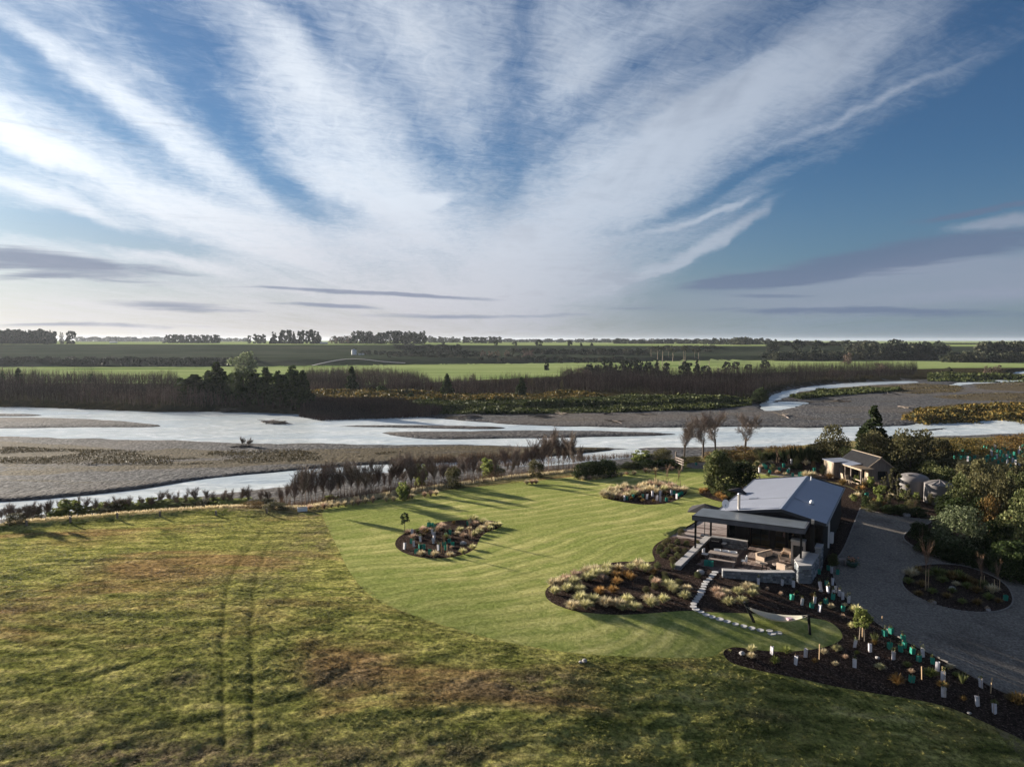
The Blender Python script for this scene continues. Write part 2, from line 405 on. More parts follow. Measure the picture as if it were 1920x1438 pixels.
class MB:
    """collects solid pieces into one mesh"""
    def __init__(s): s.v = []; s.f = []; s.mi = []; s.mats = []
    def _m(s, mat):
        if mat not in s.mats: s.mats.append(mat)
        return s.mats.index(mat)
    def add(s, vs, fs, mat):
        b = len(s.v); s.v += [tuple(q) for q in vs]; i = s._m(mat)
        for f in fs: s.f.append(tuple(b + k for k in f)); s.mi.append(i)
    def box(s, c, d, mat, rz=0.0, tilt=None):
        hx, hy, hz = d[0] / 2, d[1] / 2, d[2] / 2
        M = Matrix.Rotation(rz, 3, 'Z')
        if tilt is not None: M = M @ Matrix.Rotation(tilt[1], 3, tilt[0])
        vs = [Vector(c) + M @ Vector((sx * hx, sy * hy, sz * hz)) for sz in (-1, 1) for sx, sy in ((-1, -1), (1, -1), (1, 1), (-1, 1))]
        s.add(vs, [(3, 2, 1, 0), (4, 5, 6, 7), (0, 1, 5, 4), (1, 2, 6, 5), (2, 3, 7, 6), (3, 0, 4, 7)], mat)
    def prism(s, poly, z0, z1, mat, bottom=True):
        """poly: list of (x,y) ; z1 may be a list"""
        n = len(poly)
        a = sum(poly[i][0] * poly[(i + 1) % n][1] - poly[(i + 1) % n][0] * poly[i][1] for i in range(n))
        if a < 0: poly = poly[::-1]
        vs = [(x, y, z0) for x, y in poly] + [(x, y, z1) for x, y in poly]
        fs = [tuple(range(n, 2 * n))] + [(i, (i + 1) % n, n + (i + 1) % n, n + i) for i in range(n)]
        if bottom: fs.append(tuple(range(n))[::-1])
        s.add(vs, fs, mat)
    def slab(s, quad, th, mat):
        """thick plate: four 3-D corners of its top (counter-clockwise from above)"""
        q = [Vector(c) for c in quad]
        nrm = (q[1] - q[0]).cross(q[2] - q[0]).normalized()
        if nrm.z < 0: q = q[::-1]; nrm = -nrm
        vs = [c - nrm * th for c in q] + q; n = len(q)
        s.add(vs, [tuple(range(n, 2 * n)), tuple(range(n))[::-1]] + [(i, (i + 1) % n, n + (i + 1) % n, n + i) for i in range(n)], mat)
    def tube(s, pts, radii, mat, k=6, cap=True):
        pts = [Vector(p) for p in pts]
        if not hasattr(radii, '__len__'): radii = [radii] * len(pts)
        vs = []; fs = []
        for i, p in enumerate(pts):
            d = (pts[min(i + 1, len(pts) - 1)] - pts[max(i - 1, 0)])
            d = d.normalized() if d.length > 1e-9 else Vector((0, 0, 1))
            a = d.orthogonal().normalized(); a = (Vector((1, 0, 0)) - d * d.x).normalized() if abs(d.x) < .9 else a
            b = d.cross(a)
            for j in range(k):
                t = 2 * math.pi * j / k
                vs.append(p + (a * math.cos(t) + b * math.sin(t)) * radii[i])
        for i in range(len(pts) - 1):
            for j in range(k):
                fs.append((i * k + j, i * k + (j + 1) % k, (i + 1) * k + (j + 1) % k, (i + 1) * k + j))
        if cap:
            fs.append(tuple(range(k))[::-1]); fs.append(tuple((len(pts) - 1) * k + j for j in range(k)))
        s.add(vs, fs, mat)
    def lathe(s, prof, c, mat, k=24):
        vs = []; fs = []
        for r, z in prof:
            for j in range(k):
                t = 2 * math.pi * j / k; vs.append((c[0] + r * math.cos(t), c[1] + r * math.sin(t), c[2] + z))
        for i in range(len(prof) - 1):
            for j in range(k): fs.append((i * k + j, i * k + (j + 1) % k, (i + 1) * k + (j + 1) % k, (i + 1) * k + j))
        s.add(vs, fs, mat)
    def mesh(s, name, smooth_=False):
        me = bpy.data.meshes.new(name)
        me.from_pydata(s.v, [], s.f)
        for m in s.mats: me.materials.append(m)
        me.polygons.foreach_set('material_index', s.mi)
        if smooth_: me.polygons.foreach_set('use_smooth', [True] * len(s.f))
        me.update(); return me
    def build(s, name, parent=None, loc=None, rz=0.0, smooth_=False):
        return link(name, s.mesh(name, smooth_), parent, loc, rz)

# ------------------------------------------------------------------ materials
def base_mat(name, rough=0.8, spec=0.3, metal=0.0):
    m = bpy.data.materials.new(name); m.use_nodes = True
    t = NT(m.node_tree)
    b = next(n for n in m.node_tree.nodes if n.type == 'BSDF_PRINCIPLED')
    b.inputs['Roughness'].default_value = rough
    b.inputs['Specular IOR Level'].default_value = spec
    b.inputs['Metallic'].default_value = metal
    return m, t, b

def bump(t, b, h, strength=0.5, dist=0.05):
    nd = t.n('ShaderNodeBump'); nd.inputs['Strength'].default_value = strength; nd.inputs['Distance'].default_value = dist
    t.l(h, nd.inputs['Height']); t.l(nd.outputs[0], b.inputs['Normal']); return nd

def solid(name, col, rough=0.7, metal=0.0, var=0.15, scale=3.0, bmp=0.0, bscale=30.0, spec=0.3, stretch=(1, 1, 1)):
    m, t, b = base_mat(name, rough, spec, metal)
    tc = t.n('ShaderNodeTexCoord'); mp = t.n('ShaderNodeMapping'); t.l(tc.outputs['Object'], mp.inputs[0])
    mp.inputs['Scale'].default_value = stretch
    nz = t.noise(mp.outputs[0], scale, 5, 0.6)
    lo = tuple(c * (1 - var) for c in col); hi = tuple(min(1, c * (1 + var)) for c in col)
    t.l(t.ramp(nz, [(0.3, lo), (0.7, hi)]), b.inputs['Base Color'])
    if bmp: bump(t, b, t.noise(mp.outputs[0], bscale, 4, 0.6), bmp, 0.02)
    return m

def leaf(name, cols, transl=0.25, rough=0.6, objvar=0.25):
    """leaf colours vary from leaf to leaf and from plant to plant"""
    m, t, b = base_mat(name, rough, 0.06)
    g = t.n('ShaderNodeNewGeometry'); oi = t.n('ShaderNodeObjectInfo')
    n = len(cols)
    c = t.ramp(g.outputs['Random Per Island'], [(i / max(1, n - 1), cols[i]) for i in range(n)])
    k = t.m('ADD', t.m('MULTIPLY', oi.outputs['Random'], objvar * 2), 1 - objvar)
    c = t.mix(1.0, c, t.xyz(k, k, t.m('MULTIPLY', k, 0.96)), 'MULTIPLY')
    t.l(c, b.inputs['Base Color'])
    tr = t.n('ShaderNodeBsdfTranslucent'); t.l(c, tr.inputs[0])
    mx = t.n('ShaderNodeMixShader'); mx.inputs[0].default_value = transl
    out = next(q for q in m.node_tree.nodes if q.type == 'OUTPUT_MATERIAL')
    t.l(b.outputs[0], mx.inputs[1]); t.l(tr.outputs[0], mx.inputs[2]); t.l(mx.outputs[0], out.inputs[0])
    return m

def pos(t): return t.n('ShaderNodeNewGeometry').outputs['Position']

def grass_colour(t, p, kind):
    """shared by the sheet and by the tufts standing on it"""
    mp = t.n('ShaderNodeMapping'); t.l(p, mp.inputs[0])
    mp.inputs['Rotation'].default_value = (0, 0, rad(-12)); mp.inputs['Scale'].default_value = (0.35, 1.0, 1.0)
    big = t.noise(mp.outputs[0], 0.16, 4, 0.6, 0.6)
    mid = t.noise(mp.outputs[0], 1.1, 6, 0.72, 0.4)
    ry = t.n('ShaderNodeSeparateXYZ'); t.l(mp.outputs[0], ry.inputs[0])
    phs = t.m('ADD', t.m('MULTIPLY', ry.outputs[1], 2 * math.pi / 1.15), t.m('MULTIPLY', t.noise(mp.outputs[0], 0.12, 3, 0.5), 26.0))
    rows = t.m('MULTIPLY', t.m('SINE', phs), t.sstep(t.noise(mp.outputs[0], 0.09, 2, 0.5), 0.38, 0.6))
    mid = t.m('ADD', mid, t.m('MULTIPLY', rows, 0.045))
    if kind == 'field':
        c = t.ramp(mid, [(0.32, (0.068, 0.080, 0.022)), (0.46, (0.175, 0.182, 0.050)), (0.58, (0.33, 0.31, 0.098)), (0.72, (0.50, 0.43, 0.18))])
        c = t.mix(t.m('MULTIPLY', t.sstep(big, 0.49, 0.66), 0.85), c, t.ramp(mid, [(0.3, (0.10, 0.066, 0.030)), (0.55, (0.28, 0.175, 0.082)), (0.75, (0.42, 0.29, 0.16))]))
        at = t.n('ShaderNodeAttribute', attribute_name='dry')
    return c, mid

def mat_field():
    m, t, b = base_mat('rough_grass', 0.95, 0.0)
    p = pos(t); c, mid = grass_colour(t, p, 'field')
    at = t.n('ShaderNodeAttribute', attribute_name='dry').outputs['Fac']
    gr = t.n('ShaderNodeAttribute', attribute_name='groove').outputs['Fac']
    fine = t.noise(p, 3.8, 7, 0.80)
    dn = t.m('MULTIPLY', at, t.sstep(t.noise(p, 0.9, 4, 0.7), 0.35, 0.6))
    c = t.mix(dn, c, t.ramp(fine, [(0.3, (0.05, 0.040, 0.025)), (0.55, (0.165, 0.125, 0.08)), (0.75, (0.30, 0.24, 0.17))]))
    c = t.mix(t.m('MULTIPLY', gr, 0.75), c, (0.035, 0.038, 0.016))
    c = t.mix(0.9, c, t.ramp(fine, [(0.38, (0.25, 0.25, 0.25)), (0.5, (0.95, 0.95, 0.95)), (0.62, (1.9, 1.85, 1.7))]), 'MULTIPLY')  # light and shade of the grass clumps multiplied into the colour
    t.l(c, b.inputs['Base Color'])
    mp = t.n('ShaderNodeMapping'); t.l(p, mp.inputs[0]); mp.inputs['Scale'].default_value = (0.6, 1.0, 1.0)
    h = t.m('ADD', t.m('ADD', t.m('MULTIPLY', mid, 1.2), t.noise(mp.outputs[0], 4.5, 7, 0.76)), t.m('MULTIPLY', t.noise(p, 10.0, 5, 0.75), 0.4))
    bump(t, b, h, 0.9, 0.22)
    return m

def mat_lawn():
    m, t, b = base_mat('mown_grass', 0.95, 0.0)
    p = pos(t)
    wv = t.n('ShaderNodeVectorRotate', rotation_type='Z_AXIS'); t.l(p, wv.inputs['Vector']); wv.inputs['Angle'].default_value = rad(-33)
    s = t.n('ShaderNodeSeparateXYZ'); t.l(wv.outputs[0], s.inputs[0])
    warp = t.m('MULTIPLY', t.m('SUBTRACT', t.noise(p, 0.035, 2, 0.5), 0.5), 16.0)
    ph = t.m('ADD', t.m('ADD', s.outputs[1], warp), t.m('MULTIPLY', t.m('SUBTRACT', t.noise(p, 0.6, 3, 0.5), 0.5), 0.5))
    st = t.m('SINE', t.m('MULTIPLY', ph, 2 * math.pi / 1.9))
    st2 = t.m('SINE', t.m('MULTIPLY', ph, 2 * math.pi / 0.95))
    fine = t.noise(p, 4.2, 6, 0.80)
    med = t.noise(p, 0.45, 4, 0.6)
    big = t.noise(p, 0.07, 3, 0.5)
    g = t.ramp(fine, [(0.28, (0.085, 0.110, 0.026)), (0.5, (0.195, 0.225, 0.062)), (0.72, (0.37, 0.38, 0.125))])
    dryc = t.ramp(fine, [(0.28, (0.22, 0.215, 0.065)), (0.5, (0.43, 0.40, 0.15)), (0.72, (0.62, 0.56, 0.27))])
    f = t.m('ADD', t.m('MULTIPLY', t.sstep(st, -0.5, 0.7), 0.42), t.m('MULTIPLY', t.sstep(med, 0.38, 0.68), 0.55))
    f = t.m('MULTIPLY', f, t.sstep(big, 0.30, 0.58))
    c = t.mix(f, g, dryc)
    c = t.mix(t.m('MULTIPLY', t.m('MULTIPLY', t.sstep(st2, 0.2, 1.0), t.sstep(med, 0.4, 0.62)), 0.26), c, (0.045, 0.065, 0.02))
    t.l(c, b.inputs['Base Color'])
    h = t.m('ADD', t.m('MULTIPLY', fine, 0.6), t.m('ADD', t.m('MULTIPLY', st2, 0.05), t.m('MULTIPLY', med, 0.4)))
    bump(t, b, h, 0.7, 0.14)
    return m

def mat_noise(name, stops, scale, bmp=0.5, dist=0.1, bscale=None, det=6, stretch=(1, 1, 1), rough=0.95, second=None, rot=0):
    m, t, b = base_mat(name, rough, 0.0)
    p = pos(t)
    mp = t.n('ShaderNodeMapping'); t.l(p, mp.inputs[0]); mp.inputs['Scale'].default_value = stretch; mp.inputs['Rotation'].default_value = (0, 0, rot)
    nz = t.noise(mp.outputs[0], scale, det, 0.68)
    c = t.ramp(nz, stops)
    if second:
        sc2, lo, hi, stops2 = second
        c = t.mix(t.sstep(t.noise(mp.outputs[0], sc2, 4, 0.6), lo, hi), c, t.ramp(nz, stops2))
    t.l(c, b.inputs['Base Color'])
    if bmp: bump(t, b, t.noise(mp.outputs[0], bscale or scale, 6, 0.72), bmp, dist)
    return m

def mat_gravelbed():
    m, t, b = base_mat('river_shingle', 0.9, 0.05)
    p = pos(t)
    vo = t.n('ShaderNodeTexVoronoi'); t.l(p, vo.inputs['Vector']); vo.inputs['Scale'].default_value = 2.2
    st = t.ramp(vo.outputs['Color'], [(0.1, (0.030, 0.031, 0.035)), (0.5, (0.066, 0.065, 0.068)), (0.9, (0.15, 0.147, 0.147))])
    mp = t.n('ShaderNodeMapping'); t.l(p, mp.inputs[0]); mp.inputs['Scale'].default_value = (0.35, 1.0, 1.0)
    pn = t.noise(mp.outputs[0], 0.13, 5, 0.62, 0.8)
    c = t.mix(t.m('MULTIPLY', t.sstep(t.noise(mp.outputs[0], 0.05, 4, 0.6, 0.5), 0.45, 0.65), .5), st, (0.125, 0.104, 0.088), 'MIX')
    rg = t.n('ShaderNodeAttribute', attribute_name='scrub').outputs['Fac']
    c = t.mix(t.sstep(t.m('ADD', pn, t.m('MULTIPLY', rg, 0.26)), 0.56, 0.72), c,
              t.ramp(t.noise(p, 1.3, 5, 0.7), [(0.3, (0.028, 0.023, 0.014)), (0.5, (0.075, 0.060, 0.036)), (0.7, (0.155, 0.12, 0.075))]))
    # wet stones next to the water
    z = t.n('ShaderNodeSeparateXYZ'); t.l(p, z.inputs[0])
    wet = t.m('SUBTRACT', 1.0, t.sstep(z.outputs[2], -1.74, -1.62))
    c = t.mix(wet, c, t.mix(1.0, c, (0.45, 0.47, 0.52), 'MULTIPLY'))
    t.l(c, b.inputs['Base Color'])
    h = t.m('ADD', t.m('MULTIPLY', vo.outputs['Distance'], -0.5), t.noise(p, 0.8, 6, 0.7))
    bump(t, b, h, 0.8, 0.35)
    return m

def mat_water():
    m, t, b = base_mat('river_water', 0.13, 0.5)
    b.inputs['IOR'].default_value = 1.33
    p = pos(t)
    mp = t.n('ShaderNodeMapping'); t.l(p, mp.inputs[0]); mp.inputs['Scale'].default_value = (0.45, 1.0, 1.0); mp.inputs['Rotation'].default_value = (0, 0, rad(8))
    n1 = t.noise(mp.outputs[0], 0.9, 5, 0.65, 0.5); n2 = t.noise(mp.outputs[0], 0.07, 3, 0.5, 0.6)
    c = t.ramp(n1, [(0.35, (0.52, 0.56, 0.55)), (0.56, (0.68, 0.71, 0.70)), (0.68, (0.95, 0.96, 0.95))])
    c = t.mix(t.sstep(n2, 0.42, 0.62), c, (0.46, 0.52, 0.55))
    t.l(c, b.inputs['Base Color'])
    rr = t.m('ADD', t.m('MULTIPLY', n2, 0.25), 0.12); t.l(rr, b.inputs['Roughness'])
    bump(t, b, t.m('ADD', n1, t.m('MULTIPLY', t.noise(mp.outputs[0], 0.25, 3, 0.5), 1.6)), 0.6, 0.38)
    return m

M = {}
M['field'] = mat_field()
M['lawn'] = mat_lawn()
M['bed'] = mat_noise('bark_mulch', [(0.3, (0.010, 0.007, 0.006)), (0.48, (0.030, 0.021, 0.017)), (0.58, (0.075, 0.053, 0.044)), (0.68, (0.22, 0.17, 0.145))], 9.0, 0.9, 0.16)
M['drive'] = mat_noise('fine_gravel', [(0.3, (0.095, 0.083, 0.070)), (0.5, (0.195, 0.172, 0.147)), (0.7, (0.34, 0.30, 0.255))], 7.0, 0.8, 0.10,
                       second=(0.3, 0.45, 0.7, [(0.3, (0.055, 0.049, 0.043)), (0.7, (0.20, 0.172, 0.145))]))
M['bank'] = mat_noise('dry_bank_grass', [(0.28, (0.045, 0.045, 0.018)), (0.48, (0.13, 0.115, 0.05)), (0.66, (0.29, 0.23, 0.125)), (0.8, (0.42, 0.34, 0.21))], 1.6, 0.9, 0.35)
M['riverbed'] = mat_gravelbed()
M['far_bank'] = mat_noise('scrubby_ground', [(0.3, (0.014, 0.013, 0.008)), (0.5, (0.030, 0.026, 0.014)), (0.7, (0.065, 0.052, 0.026))], 0.5, 0.9, 0.5)
M['pasture'] = mat_noise('bright_pasture', [(0.3, (0.145, 0.190, 0.070)), (0.5, (0.21, 0.255, 0.100)), (0.7, (0.28, 0.32, 0.14))], 0.05, 0.3, 0.3, 0.4, stretch=(0.2, 1, 1),
                         second=(0.03, 0.55, 0.62, [(0.3, (0.075, 0.13, 0.035)), (0.7, (0.14, 0.20, 0.06))]))
M['slope'] = mat_noise('rough_slope_grass', [(0.3, (0.020, 0.027, 0.017)), (0.5, (0.034, 0.044, 0.028)), (0.7, (0.058, 0.062, 0.042))], 0.03, 0.8, 1.5, 0.12, stretch=(0.35, 1, 1))
M['water'] = mat_water()

# ------------------------------------------------------------------ terrain: one seamless net, cut along every outline
def terrain():
    cols = np.concatenate([np.arange(-1500, -300, 60), np.arange(-300, 2220, 7.0), np.arange(2220, 3500, 60)])
    rows = np.concatenate([np.arange(1900, 1480, -30), np.arange(1480, 940, -3.2), np.arange(940, 900, -4.0), np.arange(900, 820, -2.5), np.arange(820, 700, -1.25),
                           np.arange(700, 655, -0.7)])
    ds = CAM_H * FOC / (rows - 638.0)
    ds = np.concatenate([[-60, -20, 2, 10], ds, [1400, 1600, 2000, 2600, 3600, 5500, 9000]])
    xs = []; ys = []
    for i, d in enumerate(ds):
        dd = max(d, 20.0)
        cc = cols if 15 < d < 1300 else cols[::6]
        x = (cc - 960) / FOC * dd
        jit = 0.3 * 7 / FOC * dd
        xs.append(x + nr.uniform(-jit, jit, len(x))); ys.append(np.full(len(x), d) + nr.uniform(-.15, .15, len(x)) * (ds[min(i + 1, len(ds) - 1)] - d if i + 1 < len(ds) else 0))
    x = np.concatenate(xs); y = np.concatenate(ys)
    # outlines, broken into short pieces
    outl = []
    def ring(poly, step):
        o = []
        n = len(poly)
        for i in range(n):
            a = np.array(poly[i]); b = np.array(poly[(i + 1) % n]); k = max(1, int(np.hypot(*(b - a)) / step))
            for j in range(k): o.append(tuple(a + (b - a) * j / k))
        outl.append(o); return o
    for q in (LAWN, BED_MAIN, BED_ROUND, BED_FAR, BED_TREE, BED_BACK, BED_ISLAND, BED_RIGHT, DRIVE, TRACK): ring(q, 0.5)
    pts = [Vector(q) for q in zip(x, y)]; edges = []
    for o in outl:
        b0 = len(pts); n = len(o)
        pts += [Vector(q) for q in o]
        edges += [(b0 + i, b0 + (i + 1) % n) for i in range(n)]
    r = delaunay_2d_cdt(pts, edges, [], 0, 1e-5, False)
    vx = np.array([(v.x, v.y) for v in r[0]]); tri = np.array([f for f in r[2]], np.int32)
    X_, Y_ = vx[:, 0], vx[:, 1]
    Z_ = H(X_, Y_)
    # water courses
    near = (Y_ > 55) & (Y_ < 420)
    xn, yn = X_[near], Y_[near]; z = Z_[near]
    inner = np.full(xn.shape, -1e9)
    wob = 1.0 * fbm(xn / 5, yn / 9, 21, 3)
    for q in WATER: inner = np.maximum(inner, sdist(xn, yn, q))
    inner = inner + wob * np.clip((yn - 60) / 60, 0.25, 1.2)
    for q in BARS: inner = np.minimum(inner, -sdist(xn, yn, q) + wob * 0.5)
    inner = np.maximum(inner, sdist(xn, yn, FARWATER) * 2 + wob * 0)
    wd = np.clip(yn / 70, 1.0, 4.0)
    f = ss(inner / wd, -1.0, 1.6)
    z = z * (1 - f) + (-2.55) * f
    # gravel never pokes below the water outside the courses
    out = inner < 0
    lift = np.where(out & (yn > np.interp(xn, bx, by_) + 3), np.maximum(z, WATER_Z + 0.03 + 0.02 * np.minimum(-inner, 6)), z)
    Z_[near] = lift
    # field relief
    fi = in_poly(X_, Y_, LAWN) | in_poly(X_, Y_, BED_MAIN)
    home = Y_ < np.interp(X_, bx, by_) - 0.3
    edge = np.clip(-sdist(X_, Y_, LAWN) / 2.0, 0, 1) * np.clip(-sdist(X_, Y_, BED_MAIN) / 2.0, 0, 1)
    fm = home & ~fi & (X_ < 24)
    ca, sa = math.cos(rad(-12)), math.sin(rad(-12))
    xr_, yr_ = X_ * ca - Y_ * sa, X_ * sa + Y_ * ca
    rel = 0.03 * fbm(xr_ / 4.0, yr_ / 1.3, 31, 2) + 0.045 * fbm(xr_ / 0.8, yr_ / 0.4, 37, 3)
    groove = np.zeros_like(X_)
    dA = np.minimum(sdist(X_, Y_, smooth(lineA, 2, False), False), sdist(X_, Y_, smooth(lineB, 2, False), False))
    groove = 0.75 * np.exp(-(dA / 0.15) ** 2)
    for q, wq in ((lineC, .2), (lineD, .15), (lineE, .15)):
        groove = np.maximum(groove, 0.55 * np.exp(-(sdist(X_, Y_, smooth(q, 2, False), False) / wq) ** 2))
    dry = np.zeros_like(X_)
    for px, py, rx, ry, am in ((330, 1330, 520, 34, 1.0), (20, 1350, 300, 40, .8), (800, 1320, 200, 26, .7), (960, 1235, 120, 16, 1.0), (1030, 1225, 90, 10, .9), (640, 1225, 70, 14, .8), (170, 1060, 40, 10, .5),
                               (340, 1225, 40, 12, .9), (560, 965, 80, 8, .8), (610, 1010, 22, 60, .6), (590, 1000, 60, 60, .5), (620, 1405, 60, 14, .6), (60, 1265, 140, 12, .5), (1440, 1256, 60, 8, .6),
                               (480, 1080, 100, 14, .5), (60, 1130, 90, 9, .5), (1900, 1400, 120, 26, .8), (950, 1300, 60, 14, .5), (1080, 1310, 130, 10, .5)):
        c0 = P(px, py); cx = P(px + rx, py); cy = P(px, py - ry)
        dry = np.maximum(dry, am * np.exp(-(((X_ - c0[0]) / (cx[0] - c0[0])) ** 2 + ((Y_ - c0[1]) / (cy[1] - c0[1])) ** 2)))
    rel = rel * (1 - groove) - 0.07 * groove + dry * 0.05 * fbm(xr_ / 0.9, yr_ / 0.5, 41, 2)
    Z_ = np.where(fm, Z_ + rel * edge, Z_)
    ha = rad(-29.5)
    for rect, lvl in (([(-.6, -5.2), (1.9, -6.4), (5.8, -4.7), (7.2, -.6), (7.3, 14.8), (.1, 14.8), (.1, 1.6), (-.6, 1.2)], -.72), ([(-4.1, .45), (-1.5, .3), (-1.3, 1.7), (.2, 1.7), (.2, 11.5), (-2.9, 11.5)], -.35)):
        wp = [(16.26 + u * math.cos(ha) - v * math.sin(ha), 54.86 + u * math.sin(ha) + v * math.cos(ha)) for u, v in rect]
        k = in_poly(X_, Y_, wp); Z_ = np.where(k, np.minimum(Z_, lvl), Z_)
    scrub = np.zeros_like(X_)
    for q in SCRUB_PX: scrub = np.maximum(scrub, np.clip(sdist(X_, Y_, pl(q, BED_Z)) / 2.0 + .5, 0, 1) * (Y_ > 60))
    # zones
    c = vx[tri].mean(1); cx, cy = c[:, 0], c[:, 1]
    bnk = np.interp(cx, bx, by_); fb = np.interp(cx, fx_, fy_)
    zone = np.full(len(tri), 0)
    zone[:] = 0                                           # field
    b0 = np.interp(cx, [-400, -150, 0, 150, 300, 900], [430, 445, 500, 570, 600, 600])
    b1 = np.interp(cx, [-600, -200, 0, 200, 400, 900], [690, 690, 680, 690, 700, 700])
    zone[(cy > bnk - 1.6) | ((cx > 24) & (cy > 20)) ] = 4  # bank
    zone[cy > bnk + 2.5] = 5
    zone[cy > fb] = 6
    edge_w = np.interp(cx, [-250, -50, 30, 80, 150, 260], [275, 262, 330, 330, 370, 420])
    zone[cy > edge_w] = 7
    zone[cy > b0] = 8
    zone[cy > b1 + 6] = 7
    def put(poly, k): zone[in_poly(cx, cy, poly)] = k
    put(DRIVE, 3); put(LAWN, 1); put(BED_RIGHT, 2); put(BED_BACK, 2); put(BED_MAIN, 2); put(BED_ROUND, 2); put(BED_FAR, 2); put(BED_TREE, 2); put(BED_ISLAND, 2); put(TRACK, 9)
    names = {0: ('field', M['field']), 1: ('lawn', M['lawn']), 2: ('garden_bed', M['bed']), 3: ('driveway', M['drive']), 4: ('river_bank', M['bank']), 5: ('riverbed', M['riverbed']),
             6: ('scrubland', M['far_bank']), 7: ('pasture', M['pasture']), 8: ('terrace_slope', M['slope']), 9: ('gravel_path', M['drive'])}
    V3 = np.stack([X_, Y_, Z_], 1)
    labels = {0: 'rough mown paddock grass with tyre tracks and dry brown patches', 1: 'striped bright green mown lawn curving round the planted beds',
              2: 'dark bark mulch of the planted garden beds', 3: 'grey gravel driveway curving round a planted island', 4: 'dry straw coloured grass on the river bank edge',
              5: 'grey shingle bed of the braided river', 6: 'dark scrubby ground beyond the river', 7: 'bright green pasture beyond the river', 8: 'dark grassy slope of the far river terrace',
              9: 'pale gravel path beyond the lawn'}
    for k, (nm, mt) in names.items():
        sel = tri[zone == k]
        if not len(sel): continue
        u, inv = np.unique(sel, return_inverse=True)
        at = {'dry': dry[u], 'groove': groove[u]} if k == 0 else ({'scrub': scrub[u]} if k == 5 else None)
        me = fastmesh(nm, V3[u], inv.reshape(-1, 3), mt, smooth_=True, attrs=at)
        tag(link(nm, me), label=labels[k], kind='structure')
    from mathutils.bvhtree import BVHTree
    return V3, tri, zone, dry, groove

SCRUB_PX = [
    [(0, 828), (120, 834), (250, 846), (330, 840), (480, 850), (540, 846), (640, 842), (760, 838), (900, 836), (1040, 842), (1150, 838), (1190, 840), (1120, 850), (960, 856), (800, 862), (640, 866), (480, 872), (300, 880), (100, 890), (0, 892)],
    [(1485, 738), (1540, 727), (1600, 724), (1680, 722), (1700, 727), (1640, 731), (1560, 736), (1510, 742), (1480, 748)],
    [(1640, 727), (1720, 720), (1790, 722), (1810, 728), (1790, 737), (1720, 739), (1660, 734)],
    [(1740, 744), (1820, 738), (1930, 736), (2400, 734), (2400, 752), (1930, 751), (1850, 752), (1780, 748)],
    [(1830, 718), (1930, 716), (2400, 712), (2400, 730), (1930, 734), (1830, 730)],
    [(1690, 778), (1720, 766), (1780, 758), (1850, 756), (1930, 752), (2400, 750), (2400, 776), (1930, 784), (1860, 790), (1790, 789), (1740, 788)],
    [(1300, 752), (1400, 748), (1440, 752), (1380, 760)],
]
V3, TRI, ZONE, DRY, GROOVE = terrain()

# height of the finished ground under any spot
from mathutils.bvhtree import BVHTree
_near = (V3[TRI].mean(1)[:, 1] < 760)
BVH = BVHTree.FromPolygons([tuple(v) for v in V3], [tuple(f) for f in TRI[_near].tolist()])
def gz(x, y):
    h = BVH.ray_cast(Vector((x, y, 60)), Vector((0, 0, -1)))
    return h[0].z if h[0] is not None else float(H(np.array([x]), np.array([y]))[0])
def G(px, py):
    """spot on the finished ground, given where the photograph shows it"""
    vx = (px - 960) / FOC; vz = -(py - 719) / FOC
    d = Vector((vx, CP + SP_ * vz, -SP_ + CP * vz)).normalized()
    h = BVH.ray_cast(Vector((0, 0, CAM_H)), d)
    return h[0].copy() if h[0] is not None else Vector((*P(px, py), 0))
def at_d(px, D):
    x = (px - 960) / FOC * D
    return Vector((x, D, gz(x, D)))
def ppm(v): return FOC / max(v.y, 1.0)     # picture pixels per metre at a spot

rv = []; rf = []
rxs = np.concatenate([[-900], np.arange(-300, 301, 12.0), [900]]); rys = np.linspace(0, 1, 24) ** 2
for i, x in enumerate(rxs):
    y0 = float(np.interp(x, bx, by_)) + 1.2
    for t in rys: rv.append((x, y0 + (620 - y0) * t, WATER_Z))
for i in range(len(rxs) - 1):
    for j in range(23): rf.append((i * 24 + j, (i + 1) * 24 + j, (i + 1) * 24 + j + 1, i * 24 + j + 1))
me = fastmesh('river', rv, rf, M['water'])
tag(link('river', me), label='pale milky blue braided river water', kind='structure')

# ------------------------------------------------------------------ plant parts
def quads(c, size, up=0.35, aspect=1.0, rng=nr):
    """leaf-sized four-cornered faces at the points c"""
    n = len(c)
    size = np.broadcast_to(size, (n,))
    nrm = rng.normal(size=(n, 3)); nrm[:, 2] += up * 2
    nrm /= np.linalg.norm(nrm, axis=1)[:, None]
    a = np.cross(nrm, rng.normal(size=(n, 3))); a /= np.linalg.norm(a, axis=1)[:, None]
    b = np.cross(nrm, a)
    s = size[:, None] * rng.uniform(0.6, 1.25, (n, 1))
    v = np.stack([c - a * s - b * s * aspect * .4, c + a * s * .2 - b * s * aspect, c + a * s + b * s * aspect * .3, c - a * s * .3 + b * s * aspect], 1)
    return v.reshape(-1, 3), np.arange(n * 4).reshape(n, 4)

def clumps(centres, radii, per, rng=nr, flat=0.8):
    pts = []
    for c, r in zip(centres, radii):
        k = max(3, int(per * (r / np.mean(radii)) ** 2))
        d = rng.normal(size=(k, 3)); d /= np.linalg.norm(d, axis=1)[:, None]
        rr = r * rng.uniform(0.55, 1.05, (k, 1)) ** 0.6
        pts.append(np.array(c) + d * rr * np.array([1, 1, flat]))
    return np.concatenate(pts)

